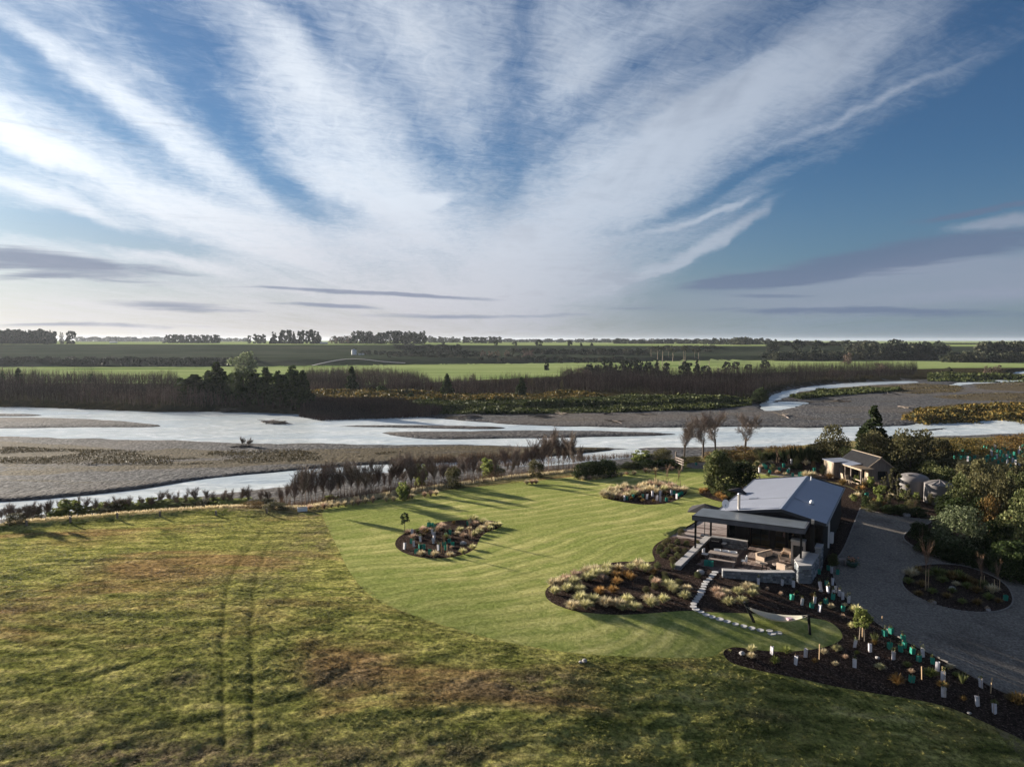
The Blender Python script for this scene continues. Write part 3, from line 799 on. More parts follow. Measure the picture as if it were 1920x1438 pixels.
def crown_points(h, wdt, shape, ncl, per, base=0.25, rng=nr):
    cs = []; rs = []
    for i in range(ncl):
        t = rng.uniform(0, 1)
        if shape == 'cone': r_at = (1 - t) ** 0.85 + 0.05
        elif shape == 'column': r_at = 0.55 + 0.45 * math.sin(math.pi * min(1, t * 0.9 + 0.1))
        elif shape == 'umbrella': t = 0.55 + 0.45 * t; r_at = math.sqrt(max(0, 1 - ((t - 0.75) / 0.3) ** 2)) + .1
        else: r_at = math.sqrt(max(0.02, 1 - ((t - 0.42) / 0.62) ** 2))
        a = rng.uniform(0, 2 * math.pi); q = rng.uniform(0.25, 1.0) ** 0.6 * r_at * wdt / 2 * 0.82
        cs.append((q * math.cos(a), q * math.sin(a), h * (base + (1 - base) * t * 0.95)))
        rs.append(wdt * rng.uniform(0.10, 0.20) * ((0.35 + 0.75 * r_at) if shape == 'cone' else (0.55 + 0.45 * r_at)))
    return clumps(cs, rs, per, rng)

def trunk_mb(h, r, mat, limbs=5, lean=0.1, spread=0.3, base=0.25):
    m = MB(); pts = []; x = y = 0
    for i in range(5):
        pts.append((x, y, h * i / 4 * 0.85)); x += rnd.uniform(-1, 1) * lean * h / 5; y += rnd.uniform(-1, 1) * lean * h / 5
    m.tube(pts, [r, r * .8, r * .6, r * .4, r * .2], mat, 5)
    for i in range(limbs):
        t = rnd.uniform(base, 0.8); k = min(3, int(t * 4)); f = t * 4 - k
        p = Vector(pts[k]).lerp(Vector(pts[k + 1]), f); a = rnd.uniform(0, 6.28); L = h * spread * rnd.uniform(.6, 1)
        m.tube([p, p + Vector((math.cos(a) * L * .5, math.sin(a) * L * .5, L * .35)), p + Vector((math.cos(a) * L, math.sin(a) * L, L * .8))], [r * .4, r * .28, r * .08], mat, 4)
    return m

def bare_mesh(name, h, mats, spread=0.5, levels=4, r=0.07, first=0.3, nb=5, upright=0.6, seed=1, twig=0.012):
    """leafless tree of tapered three-sided branches"""
    rg = random.Random(seed); vs = []; fs = []
    def seg(p, q, r0, r1):
        d = (q - p).normalized(); a = d.orthogonal().normalized(); b = d.cross(a); b0 = len(vs)
        for (c, rr) in ((p, r0), (q, r1)):
            for j in range(3):
                t = 2.094 * j; vs.append(tuple(c + (a * math.cos(t) + b * math.sin(t)) * rr))
        for j in range(3): fs.append((b0 + j, b0 + (j + 1) % 3, b0 + 3 + (j + 1) % 3, b0 + 3 + j))
    def grow(p, d, L, r0, lev):
        n = 3 if lev > 0 else 2
        q = p
        for i in range(n):
            d = (d + Vector((rg.uniform(-1, 1), rg.uniform(-1, 1), rg.uniform(-.3, .7))) * 0.16).normalized()
            q2 = q + d * L / n; ra = r0 * (1 - .75 * i / n); rb = r0 * (1 - .75 * (i + 1) / n)
            seg(q, q2, max(ra, twig), max(rb, twig * .7))
            if lev > 0 and (lev < levels or i >= 1):
                for k in range(nb if lev > 1 else nb - 1):
                    ang = rg.uniform(0, 6.283); side = d.orthogonal().normalized(); side.rotate(Matrix.Rotation(ang, 3, d))
                    nd = (d * upright + side * (spread * rg.uniform(.7, 1.3)) + Vector((0, 0, .22))).normalized()
                    grow(q.lerp(q2, rg.uniform(.1, 1)), nd, L * rg.uniform(.42, .62), rb * .62, lev - 1)
            q = q2
    L0 = h * .62
    grow(Vector((0, 0, 0)), Vector((0, 0, 1)), L0, r, levels)
    zs = max(v[2] for v in vs); k = h / zs
    return fastmesh(name, np.array(vs) * np.array([k, k, k]), fs, mats)

L_ = {}
L_['dark'] = leaf('dark_leaves', [(0.018, 0.030, 0.012), (0.034, 0.050, 0.018), (0.062, 0.080, 0.028)])
L_['olive'] = leaf('olive_leaves', [(0.055, 0.055, 0.026), (0.10, 0.095, 0.045), (0.17, 0.15, 0.075)], 0.3)
L_['green'] = leaf('mid_green_leaves', [(0.040, 0.054, 0.020), (0.090, 0.102, 0.040), (0.18, 0.185, 0.082)], 0.3)
L_['lime'] = leaf('light_green_leaves', [(0.10, 0.13, 0.035), (0.19, 0.22, 0.065), (0.32, 0.34, 0.12)], 0.35)
L_['kowhai'] = leaf('grey_green_leaves', [(0.07, 0.09, 0.045), (0.15, 0.18, 0.09), (0.30, 0.33, 0.20)], 0.3)
L_['brown'] = leaf('brown_twigs', [(0.05, 0.034, 0.025), (0.10, 0.066, 0.046), (0.17, 0.115, 0.08)], 0.15)
L_['rust'] = leaf('rust_brown_leaves', [(0.07, 0.045, 0.018), (0.14, 0.085, 0.03), (0.25, 0.16, 0.05)], 0.25)
L_['gorse'] = leaf('gorse_leaves', [(0.035, 0.04, 0.014), (0.10, 0.078, 0.024), (0.25, 0.165, 0.045)], 0.2)
L_['fardark'] = leaf('distant_dark_leaves', [(0.018, 0.026, 0.018), (0.030, 0.040, 0.026), (0.055, 0.063, 0.040)], 0.1)
L_['farolive'] = leaf('distant_olive_leaves', [(0.035, 0.042, 0.028), (0.062, 0.066, 0.042), (0.10, 0.098, 0.062)], 0.1)
L_['farbrown'] = leaf('distant_brown_twigs', [(0.07, 0.05, 0.042), (0.12, 0.085, 0.07), (0.19, 0.14, 0.115)], 0.1)
L_['bare'] = leaf('bare_bark', [(0.085, 0.066, 0.056), (0.155, 0.12, 0.102), (0.26, 0.205, 0.175)], 0.0, 0.8)
L_['palebare'] = leaf('pale_bare_bark', [(0.15, 0.12, 0.10), (0.25, 0.20, 0.17), (0.38, 0.31, 0.27)], 0.0, 0.8)
L_['bark'] = solid('tree_bark', (0.10, 0.08, 0.062), 0.9, var=.35, scale=8, bmp=.4)
L_['palebark'] = solid('pale_bark', (0.34, 0.27, 0.20), 0.85, var=.3, scale=8)
L_['redtwig'] = leaf('reddish_twigs', [(0.13, 0.08, 0.055), (0.22, 0.14, 0.10), (0.32, 0.22, 0.16)], 0.1)
TUS = {}
TUS['straw'] = leaf('straw_tussock_blades', [(0.30, 0.24, 0.14), (0.54, 0.45, 0.29), (0.76, 0.68, 0.50)], 0.35, objvar=.2)
TUS['pale'] = leaf('pale_green_tussock_blades', [(0.20, 0.20, 0.08), (0.46, 0.43, 0.21), (0.74, 0.68, 0.44)], 0.35, objvar=.2)
TUS['orange'] = leaf('orange_tussock_blades', [(0.20, 0.105, 0.035), (0.36, 0.20, 0.065), (0.50, 0.33, 0.14)], 0.35, objvar=.2)
TUS['pink'] = leaf('dried_pinkish_tussock_blades', [(0.25, 0.16, 0.11), (0.46, 0.33, 0.24), (0.64, 0.50, 0.40)], 0.35, objvar=.2)
TUS['green'] = leaf('green_tussock_blades', [(0.06, 0.085, 0.02), (0.14, 0.17, 0.045), (0.27, 0.28, 0.10)], 0.35, objvar=.2)
TUS['brown'] = leaf('bronze_tussock_blades', [(0.08, 0.05, 0.02), (0.18, 0.115, 0.04), (0.33, 0.23, 0.09)], 0.3, objvar=.2)

def tussock_mesh(name, mat, n=150, spread=0.75, seed=0, wide=0.016, stiff=0.0):
    """unit tussock: about 1 m across and 0.8 m tall, arching blades"""
    rg = np.random.default_rng(seed); vs = []; fs = []
    for i in range(n):
        a = rg.uniform(0, 6.283); lean = rg.uniform(0.02, 1.0) ** 0.5; L = rg.uniform(0.55, 1.0)
        dx, dy = math.cos(a), math.sin(a); sx, sy = -dy, dx
        b0 = len(vs)
        for j, t in enumerate((0, .4, .75, 1.0)):
            out = 0.06 + spread * 0.5 * lean * (t * (0.6 if stiff else 0.45) + (0.1 if stiff else .55) * t * t) * L
            up = 0.80 * L * (t - (0.05 if stiff else 0.62) * lean * t * t)
            wd = wide * (1.15 - t)
            cx, cy = dx * out, dy * out
            vs.append((cx - sx * wd, cy - sy * wd, up)); vs.append((cx + sx * wd, cy + sy * wd, up))
        for j in range(3): fs.append((b0 + 2 * j, b0 + 2 * j + 1, b0 + 2 * j + 3, b0 + 2 * j + 2))
    return fastmesh(name, vs, fs, mat)
TUM = {k: [tussock_mesh('tussock_' + k, TUS[k], seed=10 * i + 3, n=380, spread=rnd.uniform(.95, 1.15), wide=.024) for i in range(3)] for k in TUS}
FLAX = [tussock_mesh('flax', L_['dark'], 90, 1.1, 5, 0.035, 0.8), tussock_mesh('flax', L_['green'], 60, 1.2, 6, 0.03, 0.8)]

ORD = {1: 'first', 2: 'second', 3: 'third', 4: 'fourth', 5: 'fifth', 6: 'sixth', 7: 'seventh', 8: 'eighth', 9: 'ninth', 10: 'tenth'}
def ordn(i):
    if i in ORD: return ORD[i]
    return str(i) + ('th' if 10 <= i % 100 <= 20 else {1: 'st', 2: 'nd', 3: 'rd'}.get(i % 10, 'th'))
REG = []      # (object, description, place, group, category, picture x)
def reg(o, desc, place, cat, group, px): REG.append((o, desc, place, cat, group, px)); o['kind'] = 'thing'; o['category'] = cat; o['group'] = group
def finish_labels():
    from collections import defaultdict
    d = defaultdict(list)
    for r in REG: d[(r[1], r[2])].append(r)
    for (desc, place), rs in d.items():
        rs.sort(key=lambda r: r[5]); n = len(rs)
        for i, r in enumerate(rs):
            if n == 1: s = f"{desc} {place}"
            elif i == 0: s = f"{desc} {place}, leftmost"
            elif i == n - 1: s = f"{desc} {place}, rightmost"
            else: s = f"{desc} {place}, {ordn(i + 1)} from left"
            r[0]['label'] = s
            if len(s.split()) > 16: print('LONG', s)

DESC = {'straw': 'straw coloured tussock grass', 'pale': 'pale cream tussock grass', 'orange': 'orange tussock grass', 'pink': 'small dried pinkish tussock',
        'green': 'green tussock grass', 'brown': 'bronze brown tussock grass'}
def tussock(px, py, kind, size, place, group, h=1.0):
    """px,py: foot of the tussock in the photograph; size in metres across"""
    v = G(px, py); me = rnd.choice(TUM[kind])
    o = link('tussock_grass', me, None, (v.x, v.y, v.z - 0.02), rnd.uniform(0, 6.28), (size * 1.18, size * 1.18, size * 1.08 * h * rnd.uniform(.85, 1.1)))
    reg(o, DESC[kind], place, 'tussock grass', group, px); return o

# garden bed in the lawn, left
GA = 'in the round lawn bed'
for x, y, k, s in [(1215, 365, 'pale', .95), (1320, 395, 'pale', .9), (1380, 440, 'straw', .9), (1440, 440, 'pale', .85), (1500, 435, 'pale', .9), (1260, 515, 'pale', .85), (1205, 545, 'pale', .8), (1400, 475, 'pale', .7),
                   (1040, 490, 'pale', .8), (1000, 530, 'straw', .7), (1190, 700, 'pale', .75), (1070, 755, 'pale', .7), (920, 785, 'straw', .7), (735, 790, 'straw', .75), (575, 780, 'straw', .75),
                   (420, 520, 'pink', .8), (480, 570, 'pink', .8), (595, 480, 'pink', .8), (670, 490, 'pink', .7), (820, 455, 'pink', 1.0), (785, 480, 'pink', .8), (1085, 565, 'pink', .8), (1225, 420, 'pink', .8),
                   (530, 500, 'green', .5), (870, 570, 'green', .6), (965, 400, 'brown', .5), (640, 500, 'brown', .6), (1150, 470, 'straw', .6), (600, 540, 'brown', .45), (1300, 470, 'straw', .8), (940, 690, 'pink', .4)]:
    px, py = cA(x, y); tussock(px, py, k, s * 1.0, GA, 'tussocks in the round bed', 1.0)
GB = 'in the far bed in the lawn'
for x, y in [(215, 475), (280, 440), (300, 510), (360, 430), (380, 520), (430, 410), (455, 460), (440, 500), (500, 415), (565, 455), (600, 400), (655, 380), (530, 480), (640, 440), (720, 380), (735, 435), (800, 365),
             (845, 385), (790, 455), (875, 440), (915, 430), (970, 390), (980, 440), (1050, 430), (1095, 445), (230, 505), (195, 500), (690, 420), (340, 470), (880, 405), (940, 405), (1020, 450)]:
    px, py = cB(x, y); tussock(px, py, rnd.choice(['straw', 'straw', 'pale', 'pink']), rnd.uniform(1.0, 1.35), GB, 'tussocks in the far bed')
for x, y in [(600, 510), (630, 545), (755, 550), (945, 510), (880, 460), (500, 520)]:
    px, py = cB(x, y); tussock(px, py, 'brown', .55, GB, 'tussocks in the far bed')
cC = lambda x, y: (1000 + x / 5.325, 940 + y / 5.325)
GC = 'in the large bed left of the stone path'
for x, y, k in [(200, 850, 'straw'), (215, 925, 'pale'), (320, 800, 'pink'), (335, 900, 'pale'), (415, 765, 'pink'), (400, 840, 'pale'), (460, 910, 'pale'), (535, 725, 'straw'), (530, 790, 'pale'), (615, 700, 'straw'), (610, 760, 'pale'),
                (730, 700, 'pale'), (735, 735, 'pale'), (855, 685, 'straw'), (840, 720, 'brown'), (975, 680, 'pale'), (1050, 660, 'straw'), (1115, 700, 'pale'), (470, 1000, 'pale'), (600, 1010, 'pale'), (395, 1075, 'straw'), (525, 1070, 'pale'),
                (725, 1050, 'straw'), (845, 1060, 'straw'), (935, 1010, 'pale'), (890, 1085, 'pale'), (1005, 1085, 'pale'), (1150, 1005, 'straw'), (1185, 1050, 'pale'), (1300, 1010, 'pale'), (1350, 860, 'pale'), (1400, 910, 'pale'),
                (1530, 890, 'straw'), (1515, 970, 'pale'), (575, 790, 'pale'), (270, 830, 'straw'), (660, 750, 'pale')]:
    px, py = cC(x, y); tussock(px, py, k, rnd.uniform(.8, 1.05), GC, 'tussocks in the large bed')
for x, y, k in [(825, 760, 'orange'), (930, 755, 'orange'), (975, 785, 'orange'), (665, 925, 'orange'), (795, 910, 'orange'), (835, 825, 'orange'), (690, 790, 'pink'), (1200, 730, 'brown'), (1225, 840, 'pink')]:
    px, py = cC(x, y); tussock(px, py, k, .85, GC, 'tussocks in the large bed')
cD = lambda x, y: (1340 + x / 5.325, 1020 + y / 5.325)
GD = 'between the stone path and the stone wall'
for x, y, k in [(100, 510, 'straw'), (235, 500, 'pale'), (395, 470, 'pale'), (140, 610, 'pale'), (265, 590, 'pale'), (375, 520, 'pale'), (15, 490, 'pink'), (330, 450, 'straw'), (50, 550, 'pink')]:
    px, py = cD(x, y); tussock(px, py, k, rnd.uniform(.7, .95), GD, 'tussocks beside the stone path')
GE = 'in the near bed beside the driveway'
for x, y, k, s in [(525, 460, 'pink', .35), (660, 510, 'pink', .4), (975, 525, 'orange', .4), (1160, 640, 'straw', .5), (1300, 620, 'straw', .4), (1410, 700, 'pale', .85), (1370, 835, 'pale', .5), (1280, 740, 'pink', .4), (370, 1075, 'pale', .65),
                (365, 1140, 'straw', .5), (720, 1090, 'green', .65), (600, 1190, 'green', .55), (1090, 1095, 'straw', .5), (1220, 1070, 'pale', .6), (1305, 1140, 'pink', .35), (1205, 1210, 'straw', .4), (1420, 1095, 'green', .35), (1650, 1250, 'pale', .6),
                (1820, 1400, 'orange', .8), (1000, 1180, 'brown', .4), (1600, 1000, 'brown', .5), (820, 490, 'green', .3)]:
    px, py = cD(x, y); tussock(px, py, k, s, GE, 'tussocks in the near bed', 1.15)
cE = lambda x, y: (1660 + x / 7.373, 1180 + y / 7.373)
for x, y, k, s in [(300, 510, 'green', .5), (620, 650, 'green', .8), (900, 540, 'straw', .5), (1830, 1030, 'brown', 1.1), (975, 650, 'green', .4), (790, 800, 'brown', .6), (1510, 1040, 'green', .4), (360, 600, 'pink', .4), (1740, 990, 'brown', .6), (1080, 980, 'brown', .4)]:
    px, py = cE(x, y); tussock(px, py, k, s, GE, 'tussocks in the near bed', 1.1)
cF = lambda x, y: (1560 + x / 5.325, 1000 + y / 5.325)
GF = 'in the oval island of the driveway'
for x, y, k, s in [(790, 430, 'straw', 1.2), (850, 410, 'brown', 1.1), (1050, 420, 'green', 1.1), (1130, 430, 'green', 1.0), (1200, 460, 'brown', 1.1), (1260, 460, 'green', 1.2), (1320, 480, 'brown', 1.1), (1400, 520, 'brown', 1.0), (1500, 540, 'green', 1.0),
                   (1240, 520, 'straw', .6), (1350, 550, 'green', .9), (1600, 590, 'straw', 1.0), (760, 500, 'green', .9), (900, 530, 'brown', .9), (1000, 600, 'green', .8), (1150, 640, 'brown', .7), (1300, 700, 'green', .7), (1450, 710, 'brown', .7), (1560, 660, 'green', .8),
                   (1660, 690, 'brown', .6), (860, 620, 'brown', .7), (1100, 490, 'green', .9), (960, 430, 'green', .9), (1440, 590, 'brown', .9), (1550, 760, 'pink', .4), (1000, 700, 'brown', .5), (1200, 590, 'green', .7)]:
    px, py = cF(x, y); tussock(px, py, k, s, GF, 'tussocks in the driveway island')
cG = lambda x, y: (480 + x / 4, 780 + y / 4)
GG = 'along the river edge of the lawn'
for x, y in [(402, 700), (458, 697), (510, 692), (565, 687), (615, 682), (668, 676), (725, 668), (768, 664), (822, 655), (876, 648), (975, 640), (1030, 636), (1140, 622), (1170, 618), (1265, 604), (1310, 598), (1350, 594)]:
    px, py = cG(x, y); tussock(px, py, rnd.choice(['straw', 'straw', 'pink']), .8, GG, 'tussocks along the lawn edge', 1.25)
cH = lambda x, y: (960 + x / 4, 760 + y / 4)
for x, y in [(110, 590), (150, 590), (180, 588), (530, 560), (585, 557), (630, 552), (675, 546), (750, 537), (780, 533), (820, 530), (860, 521), (915, 521), (1030, 505), (1080, 497), (1130, 490), (1200, 489), (700, 545), (1000, 500)]:
    px, py = cH(x, y); tussock(px, py, rnd.choice(['straw', 'pink']), .85, GG, 'tussocks along the lawn edge')
for px, py in [(1316, 925), (1324, 922), (1347, 933), (1356, 937), (1366, 930), (1352, 929)]: tussock(px, py, 'orange', 1.0, 'under the trees left of the house', 'tussocks under the trees')
cI = lambda x, y: (1400 + x / 9.6, 830 + y / 9.6)
GI = 'in the bed behind the house'
for x, y, k, s in [(1085, 630, 'straw', 1.5), (1190, 620, 'straw', 1.2), (1300, 650, 'pink', 1.0), (690, 590, 'straw', .8), (1495, 640, 'orange', 1.2), (430, 380, 'straw', .9), (190, 400, 'pale', .9), (1075, 400, 'straw', 1.1), (255, 470, 'pink', .8), (540, 560, 'pink', .7),
                   (1040, 600, 'pale', 1.1), (570, 555, 'orange', .6)]:
    px, py = cI(x, y); tussock(px, py, k, s, GI, 'tussocks behind the house')
cJ = lambda x, y: (1540 + x / 12, 840 + y / 12)
GJ = 'in the planting between cabin and tanks'
for x, y, k, s in [(880, 960, 'orange', 1.2), (960, 880, 'brown', 1.2), (1250, 880, 'pink', 1.0), (800, 1110, 'straw', .9), (1040, 1240, 'straw', .8), (1380, 1300, 'orange', 1.0), (700, 1150, 'pale', .8), (480, 830, 'brown', 1.2), (1560, 1150, 'straw', 1.0), (1200, 1250, 'brown', .9), (1000, 1170, 'green', .8)]:
    px, py = cJ(x, y); tussock(px, py, k, s, GJ, 'tussocks between cabin and tanks')
# flax bushes
for px, py, s, pl_ in [(1470, 866, 2.4, 0), (1487, 864, 2.6, 0), (1503, 866, 2.8, 0), (1519, 865, 2.9, 0), (1535, 866, 2.8, 0), (1548, 868, 2.4, 0), (1440, 863, 1.8, 1), (1428, 862, 1.6, 1), (1455, 862, 1.9, 1), (1805, 1281, .8, 2), (1640, 1205, .8, 2), (1262, 1060 + 8, .7, 3)]:
    v = G(px, py); o = link('flax_bush', FLAX[0] if pl_ == 0 else FLAX[1], None, v, rnd.uniform(0, 6), s)
    reg(o, 'dark upright flax bush' if pl_ == 0 else 'green spiky flax bush', ['in the tall row behind the house', 'beside the tall flax row behind the house', 'in the near bed by the driveway', 'at the tip of the left stone wall'][pl_], 'flax bush', 'flax bushes', px)

# ------------------------------------------------------------------ tree guards
MG = {'white': solid('white_plastic_sleeve', (0.56, 0.54, 0.57), 0.6, var=.22, scale=7), 'aqua': leaf('aqua_plastic_sleeve', [(0.035, 0.26, 0.20), (0.07, 0.38, 0.30)], 0.35, 0.45, .12)}
M['stake'] = solid('bamboo_stake', (0.42, 0.29, 0.17), 0.8, var=.2, scale=10)
def guard_mesh(kind, seed):
    rg = random.Random(seed); m = MB(); k = 3 if kind == 'white' else 4; h = .46 if kind == 'white' else .34; r = .115 if kind == 'white' else .145
    tw = rg.uniform(-.03, .03); vs = []
    for i, (z, s) in enumerate(((0, 1.0), (h, 1.06), (h, .98), (0.02, .92))):
        for j in range(k):
            t = 2 * math.pi * j / k + rg.uniform(-.1, .1); vs.append((r * s * math.cos(t) + tw * z, r * s * math.sin(t), z + (rg.uniform(-.02, .02) if i in (1, 2) else 0)))
    fs = []
    for i in range(3):
        for j in range(k): fs.append((i * k + j, i * k + (j + 1) % k, (i + 1) * k + (j + 1) % k, (i + 1) * k + j))
    m.add(vs, fs, MG[kind]); sl = m.mesh('tree_guard')
    t = rg.uniform(0, 6); m = MB(); m.tube([(math.cos(t) * r * .8, math.sin(t) * r * .8, 0), (math.cos(t) * r * .8, math.sin(t) * r * .8, h + .12)], .008, M['stake'], 4)
    st = m.mesh('stake')
    c = nr.normal(size=(26, 3)) * np.array([.06, .06, .10]) + np.array([0, 0, h + .06]); v, f = quads(c, .035)
    return sl, st, fastmesh('seedling', v, f, L_['green'])
GM = {k: [guard_mesh(k, i * 5 + 1) for i in range(4)] for k in MG}
def put_guard(v, kind, s):
    sl, st, sd = rnd.choice(GM[kind]); o = link('tree_guard', sl, None, v, rnd.uniform(0, 6), s)
    if v.y < 70:
        link('stake', st, o)
        if rnd.random() < .5: link('seedling', sd, o)
    return o
def guard(px, py, kind, place, group, s=1.0):
    v = G(px, py); o = put_guard(v, kind, s * rnd.uniform(.92, 1.08))
    o.rotation_euler.x = rnd.uniform(-.1, .1); o.rotation_euler.y = rnd.uniform(-.12, .12)
    reg(o, 'white plastic tree guard' if kind == 'white' else 'aqua green plastic tree guard', place, 'tree guard', group, px)
for x, y in [(665, 430), (710, 435), (745, 458), (1137, 412), (920, 520), (868, 555), (910, 620), (850, 660), (870, 710), (952, 672), (453, 628), (562, 692), (608, 698), (512, 752), (673, 760), (1158, 385)]:
    guard(*cA(x, y), 'aqua', GA, 'tree guards in the round bed')
for x, y in [(468, 530), (716, 525), (738, 560), (722, 630), (568, 610), (490, 670), (372, 700), (780, 715), (730, 600)]: guard(*cA(x, y), 'white', GA, 'tree guards in the round bed')
for x, y in [(455, 522), (522, 497), (632, 492), (897, 540), (985, 460), (1035, 485), (1073, 465), (785, 398), (1050, 475)]: guard(*cB(x, y), 'aqua', GB, 'tree guards in the far bed')
for x, y in [(425, 530), (680, 512), (738, 485), (787, 528), (826, 480), (828, 542), (952, 468), (1015, 510)]: guard(*cB(x, y), 'white', GB, 'tree guards in the far bed', 1.15)
for x, y in [(675, 412), (787, 428), (440, 402), (1060, 445), (1135, 488), (1172, 408), (1213, 483), (1248, 520), (1275, 552), (1180, 520), (1333, 585), (995, 590), (867, 608), (1048, 675), (573, 1098), (902, 1125), (813, 1203), (1392, 1026), (1550, 1075),
             (1398, 1230), (1780, 1150), (1170, 290)]: guard(*cD(x, y), 'white', GE, 'tree guards in the near bed')
for x, y in [(768, 552), (1112, 592), (970, 635), (1280, 668), (1180, 550), (1115, 410), (1045, 298), (1140, 262), (1700, 915), (1760, 890), (1885, 972), (1745, 1040), (1860, 1072), (1888, 1032), (1225, 300)]: guard(*cD(x, y), 'aqua', GE, 'tree guards in the near bed')
for x, y in [(373, 330), (463, 438), (655, 470), (360, 725)]: guard(*cE(x, y), 'aqua', GE, 'tree guards in the near bed')
for x, y in [(512, 378), (722, 570), (800, 925), (1330, 800), (1270, 1055), (1510, 1160), (800, 715)]: guard(*cE(x, y), 'white', GE, 'tree guards in the near bed', 1.1)
guard(*cF(1730, 665), 'aqua', GF, 'tree guards in the driveway island')
for x, y in [(305, 435), (430, 455), (665, 440), (590, 515), (410, 560), (740, 545), (830, 610), (950, 600), (985, 590), (1220, 520), (345, 470)]: guard(*cI(x, y), 'aqua', GI, 'tree guards behind the house', 1.3)
for x, y in [(805, 380), (230, 530), (755, 540)]: guard(*cI(x, y), 'white', GI, 'tree guards behind the house', 1.2)
guard(*cJ(1025, 1110), 'aqua', GJ, 'tree guards by the tanks', 1.6)
guard(1305, 872, 'aqua', 'by the track end near the big bare trees', 'tree guards by the track')
GH = 'on the planted rise at the far right'
for x, y in [(545, 320), (790, 350), (870, 280), (890, 350), (925, 250), (965, 340), (1010, 290), (1025, 270), (1000, 390), (1030, 370), (1110, 355), (940, 330), (980, 300), (850, 300), (1240, 240), (1330, 340), (1380, 270), (1390, 300), (1405, 210), (1430, 180),
             (1450, 350), (1470, 350), (1405, 385), (1300, 360), (1295, 405), (1325, 380), (1525, 310), (1560, 200), (1605, 215), (1565, 400), (1640, 360), (1625, 380), (1645, 440), (1690, 330), (1690, 200), (1725, 220), (1730, 410), (1700, 490), (1775, 350), (1780, 395), (1785, 445),
             (1820, 390), (1835, 440), (1845, 495), (1830, 270), (1840, 190), (1855, 210), (1890, 240), (1870, 310), (1850, 340), (1910, 330), (1480, 240), (1500, 430), (1325, 180), (1275, 180), (1900, 160), (1590, 330), (1660, 280), (1760, 290), (1540, 260), (1455, 200)]:
    px, py = 1700 + x / 8.727, 820 + y / 8.727
    v = G(px, py)
    kk = 'aqua' if rnd.random() < .75 else 'white'; o = put_guard(v, kk, (1.15, 1.15, 1.35))
    reg(o, 'aqua green tree guard' if kk == 'aqua' else 'white tree guard', GH, 'tree guard', 'tree guards on the planted rise', px)

# ------------------------------------------------------------------ trees and shrubs
def crown_mesh(name, mat, h, wdt, shape, ncl, per, size, base=0.25, seed=0, up=.35):
    rg = np.random.default_rng(seed)
    p = crown_points(h, wdt, shape, ncl, per, base, rg)
    v, f = quads(p, size, up, 1.0, rg)
    return fastmesh(name, v, f, mat)

def tree_kind(kinds, name, mat, bark, shape, ncl, per, size, base=.25, r=.03, ratio=1.0, n=2, spread=.3, up=.35):
    """unit tree, 1 m tall, crown `ratio` wide"""
    out = []
    for i in range(n):
        seed = (sum(ord(ch) for ch in name) * 7 + i * 13) % 9973
        cm_ = crown_mesh(name + '_crown', mat, 1.0, ratio, shape, ncl, per, size, base, seed, up)
        tm = trunk_mb(1.0, r, bark, 5, .12, spread, base).mesh(name + '_trunk')
        out.append((cm_, tm))
    kinds[name] = out
TK = {}
tree_kind(TK, 'pine', L_['dark'], L_['bark'], 'cone', 90, 55, .026, .06, .022, .70, 2, .22)
tree_kind(TK, 'fir', L_['dark'], L_['bark'], 'cone', 80, 24, .036, .02, .02, .60, 3, .2)
tree_kind(TK, 'broad', L_['green'], L_['bark'], 'round', 95, 60, .024, .02, .03, .80, 2)
tree_kind(TK, 'broaddark', L_['dark'], L_['bark'], 'round', 70, 60, .026, .02, .03, 1.0, 2)
tree_kind(TK, 'olive', L_['olive'], L_['bark'], 'round', 52, 75, .024, .04, .02, 1.15, 3)
tree_kind(TK, 'green', L_['green'], L_['bark'], 'round', 48, 70, .026, .02, .02, 1.1, 3)
tree_kind(TK, 'rust', L_['rust'], L_['bark'], 'round', 40, 55, .028, .0, .02, 1.5, 2)
tree_kind(TK, 'gorse', L_['gorse'], L_['bark'], 'round', 40, 55, .030, .0, .02, 1.6, 2)
tree_kind(TK, 'lime', L_['lime'], L_['bark'], 'round', 24, 40, .05, .10, .025, .8, 3)
tree_kind(TK, 'kowhai', L_['kowhai'], L_['bark'], 'round', 60, 90, .020, .16, .025, 1.2, 1, up=.6)
tree_kind(TK, 'slim', L_['olive'], L_['bark'], 'column', 22, 26, .035, .10, .012, .38, 3)
tree_kind(TK, 'fardark', L_['fardark'], L_['bark'], 'round', 26, 15, .075, .02, .02, .95, 4)
tree_kind(TK, 'farfir', L_['fardark'], L_['bark'], 'cone', 26, 16, .06, .02, .02, .55, 4)
tree_kind(TK, 'farcolumn', L_['fardark'], L_['bark'], 'column', 26, 16, .06, .02, .02, .5, 3)
tree_kind(TK, 'farolive', L_['farolive'], L_['bark'], 'round', 22, 16, .065, .02, .02, 1.0, 4)
tree_kind(TK, 'farpalm', L_['farolive'], L_['palebark'], 'umbrella', 12, 16, .05, .55, .02, .75, 3, .1)
tree_kind(TK, 'farbrown', L_['farbrown'], L_['bark'], 'round', 26, 16, .045, .02, .02, .95, 3)
tree_kind(TK, 'farpale', L_['kowhai'], L_['bark'], 'round', 40, 40, .04, .02, .02, 1.0, 1)
SPECIES = {'pine': 'pine_tree', 'fir': 'fir_tree', 'farfir': 'fir_tree', 'fardark': 'dark_tree', 'farcolumn': 'dark_tree'}

def tree(kind, v, h, wscale=1.0, name='tree', parts=True):
    k = rnd.choice(TK[kind])
    o = empty(name, (v.x, v.y, v.z - 0.02 * h), rnd.uniform(0, 6.28))
    link('crown', k[0], o, None, 0, (h * wscale, h * wscale, h))
    if parts: link('trunk', k[1], o, None, 0, (h, h, h))
    return o

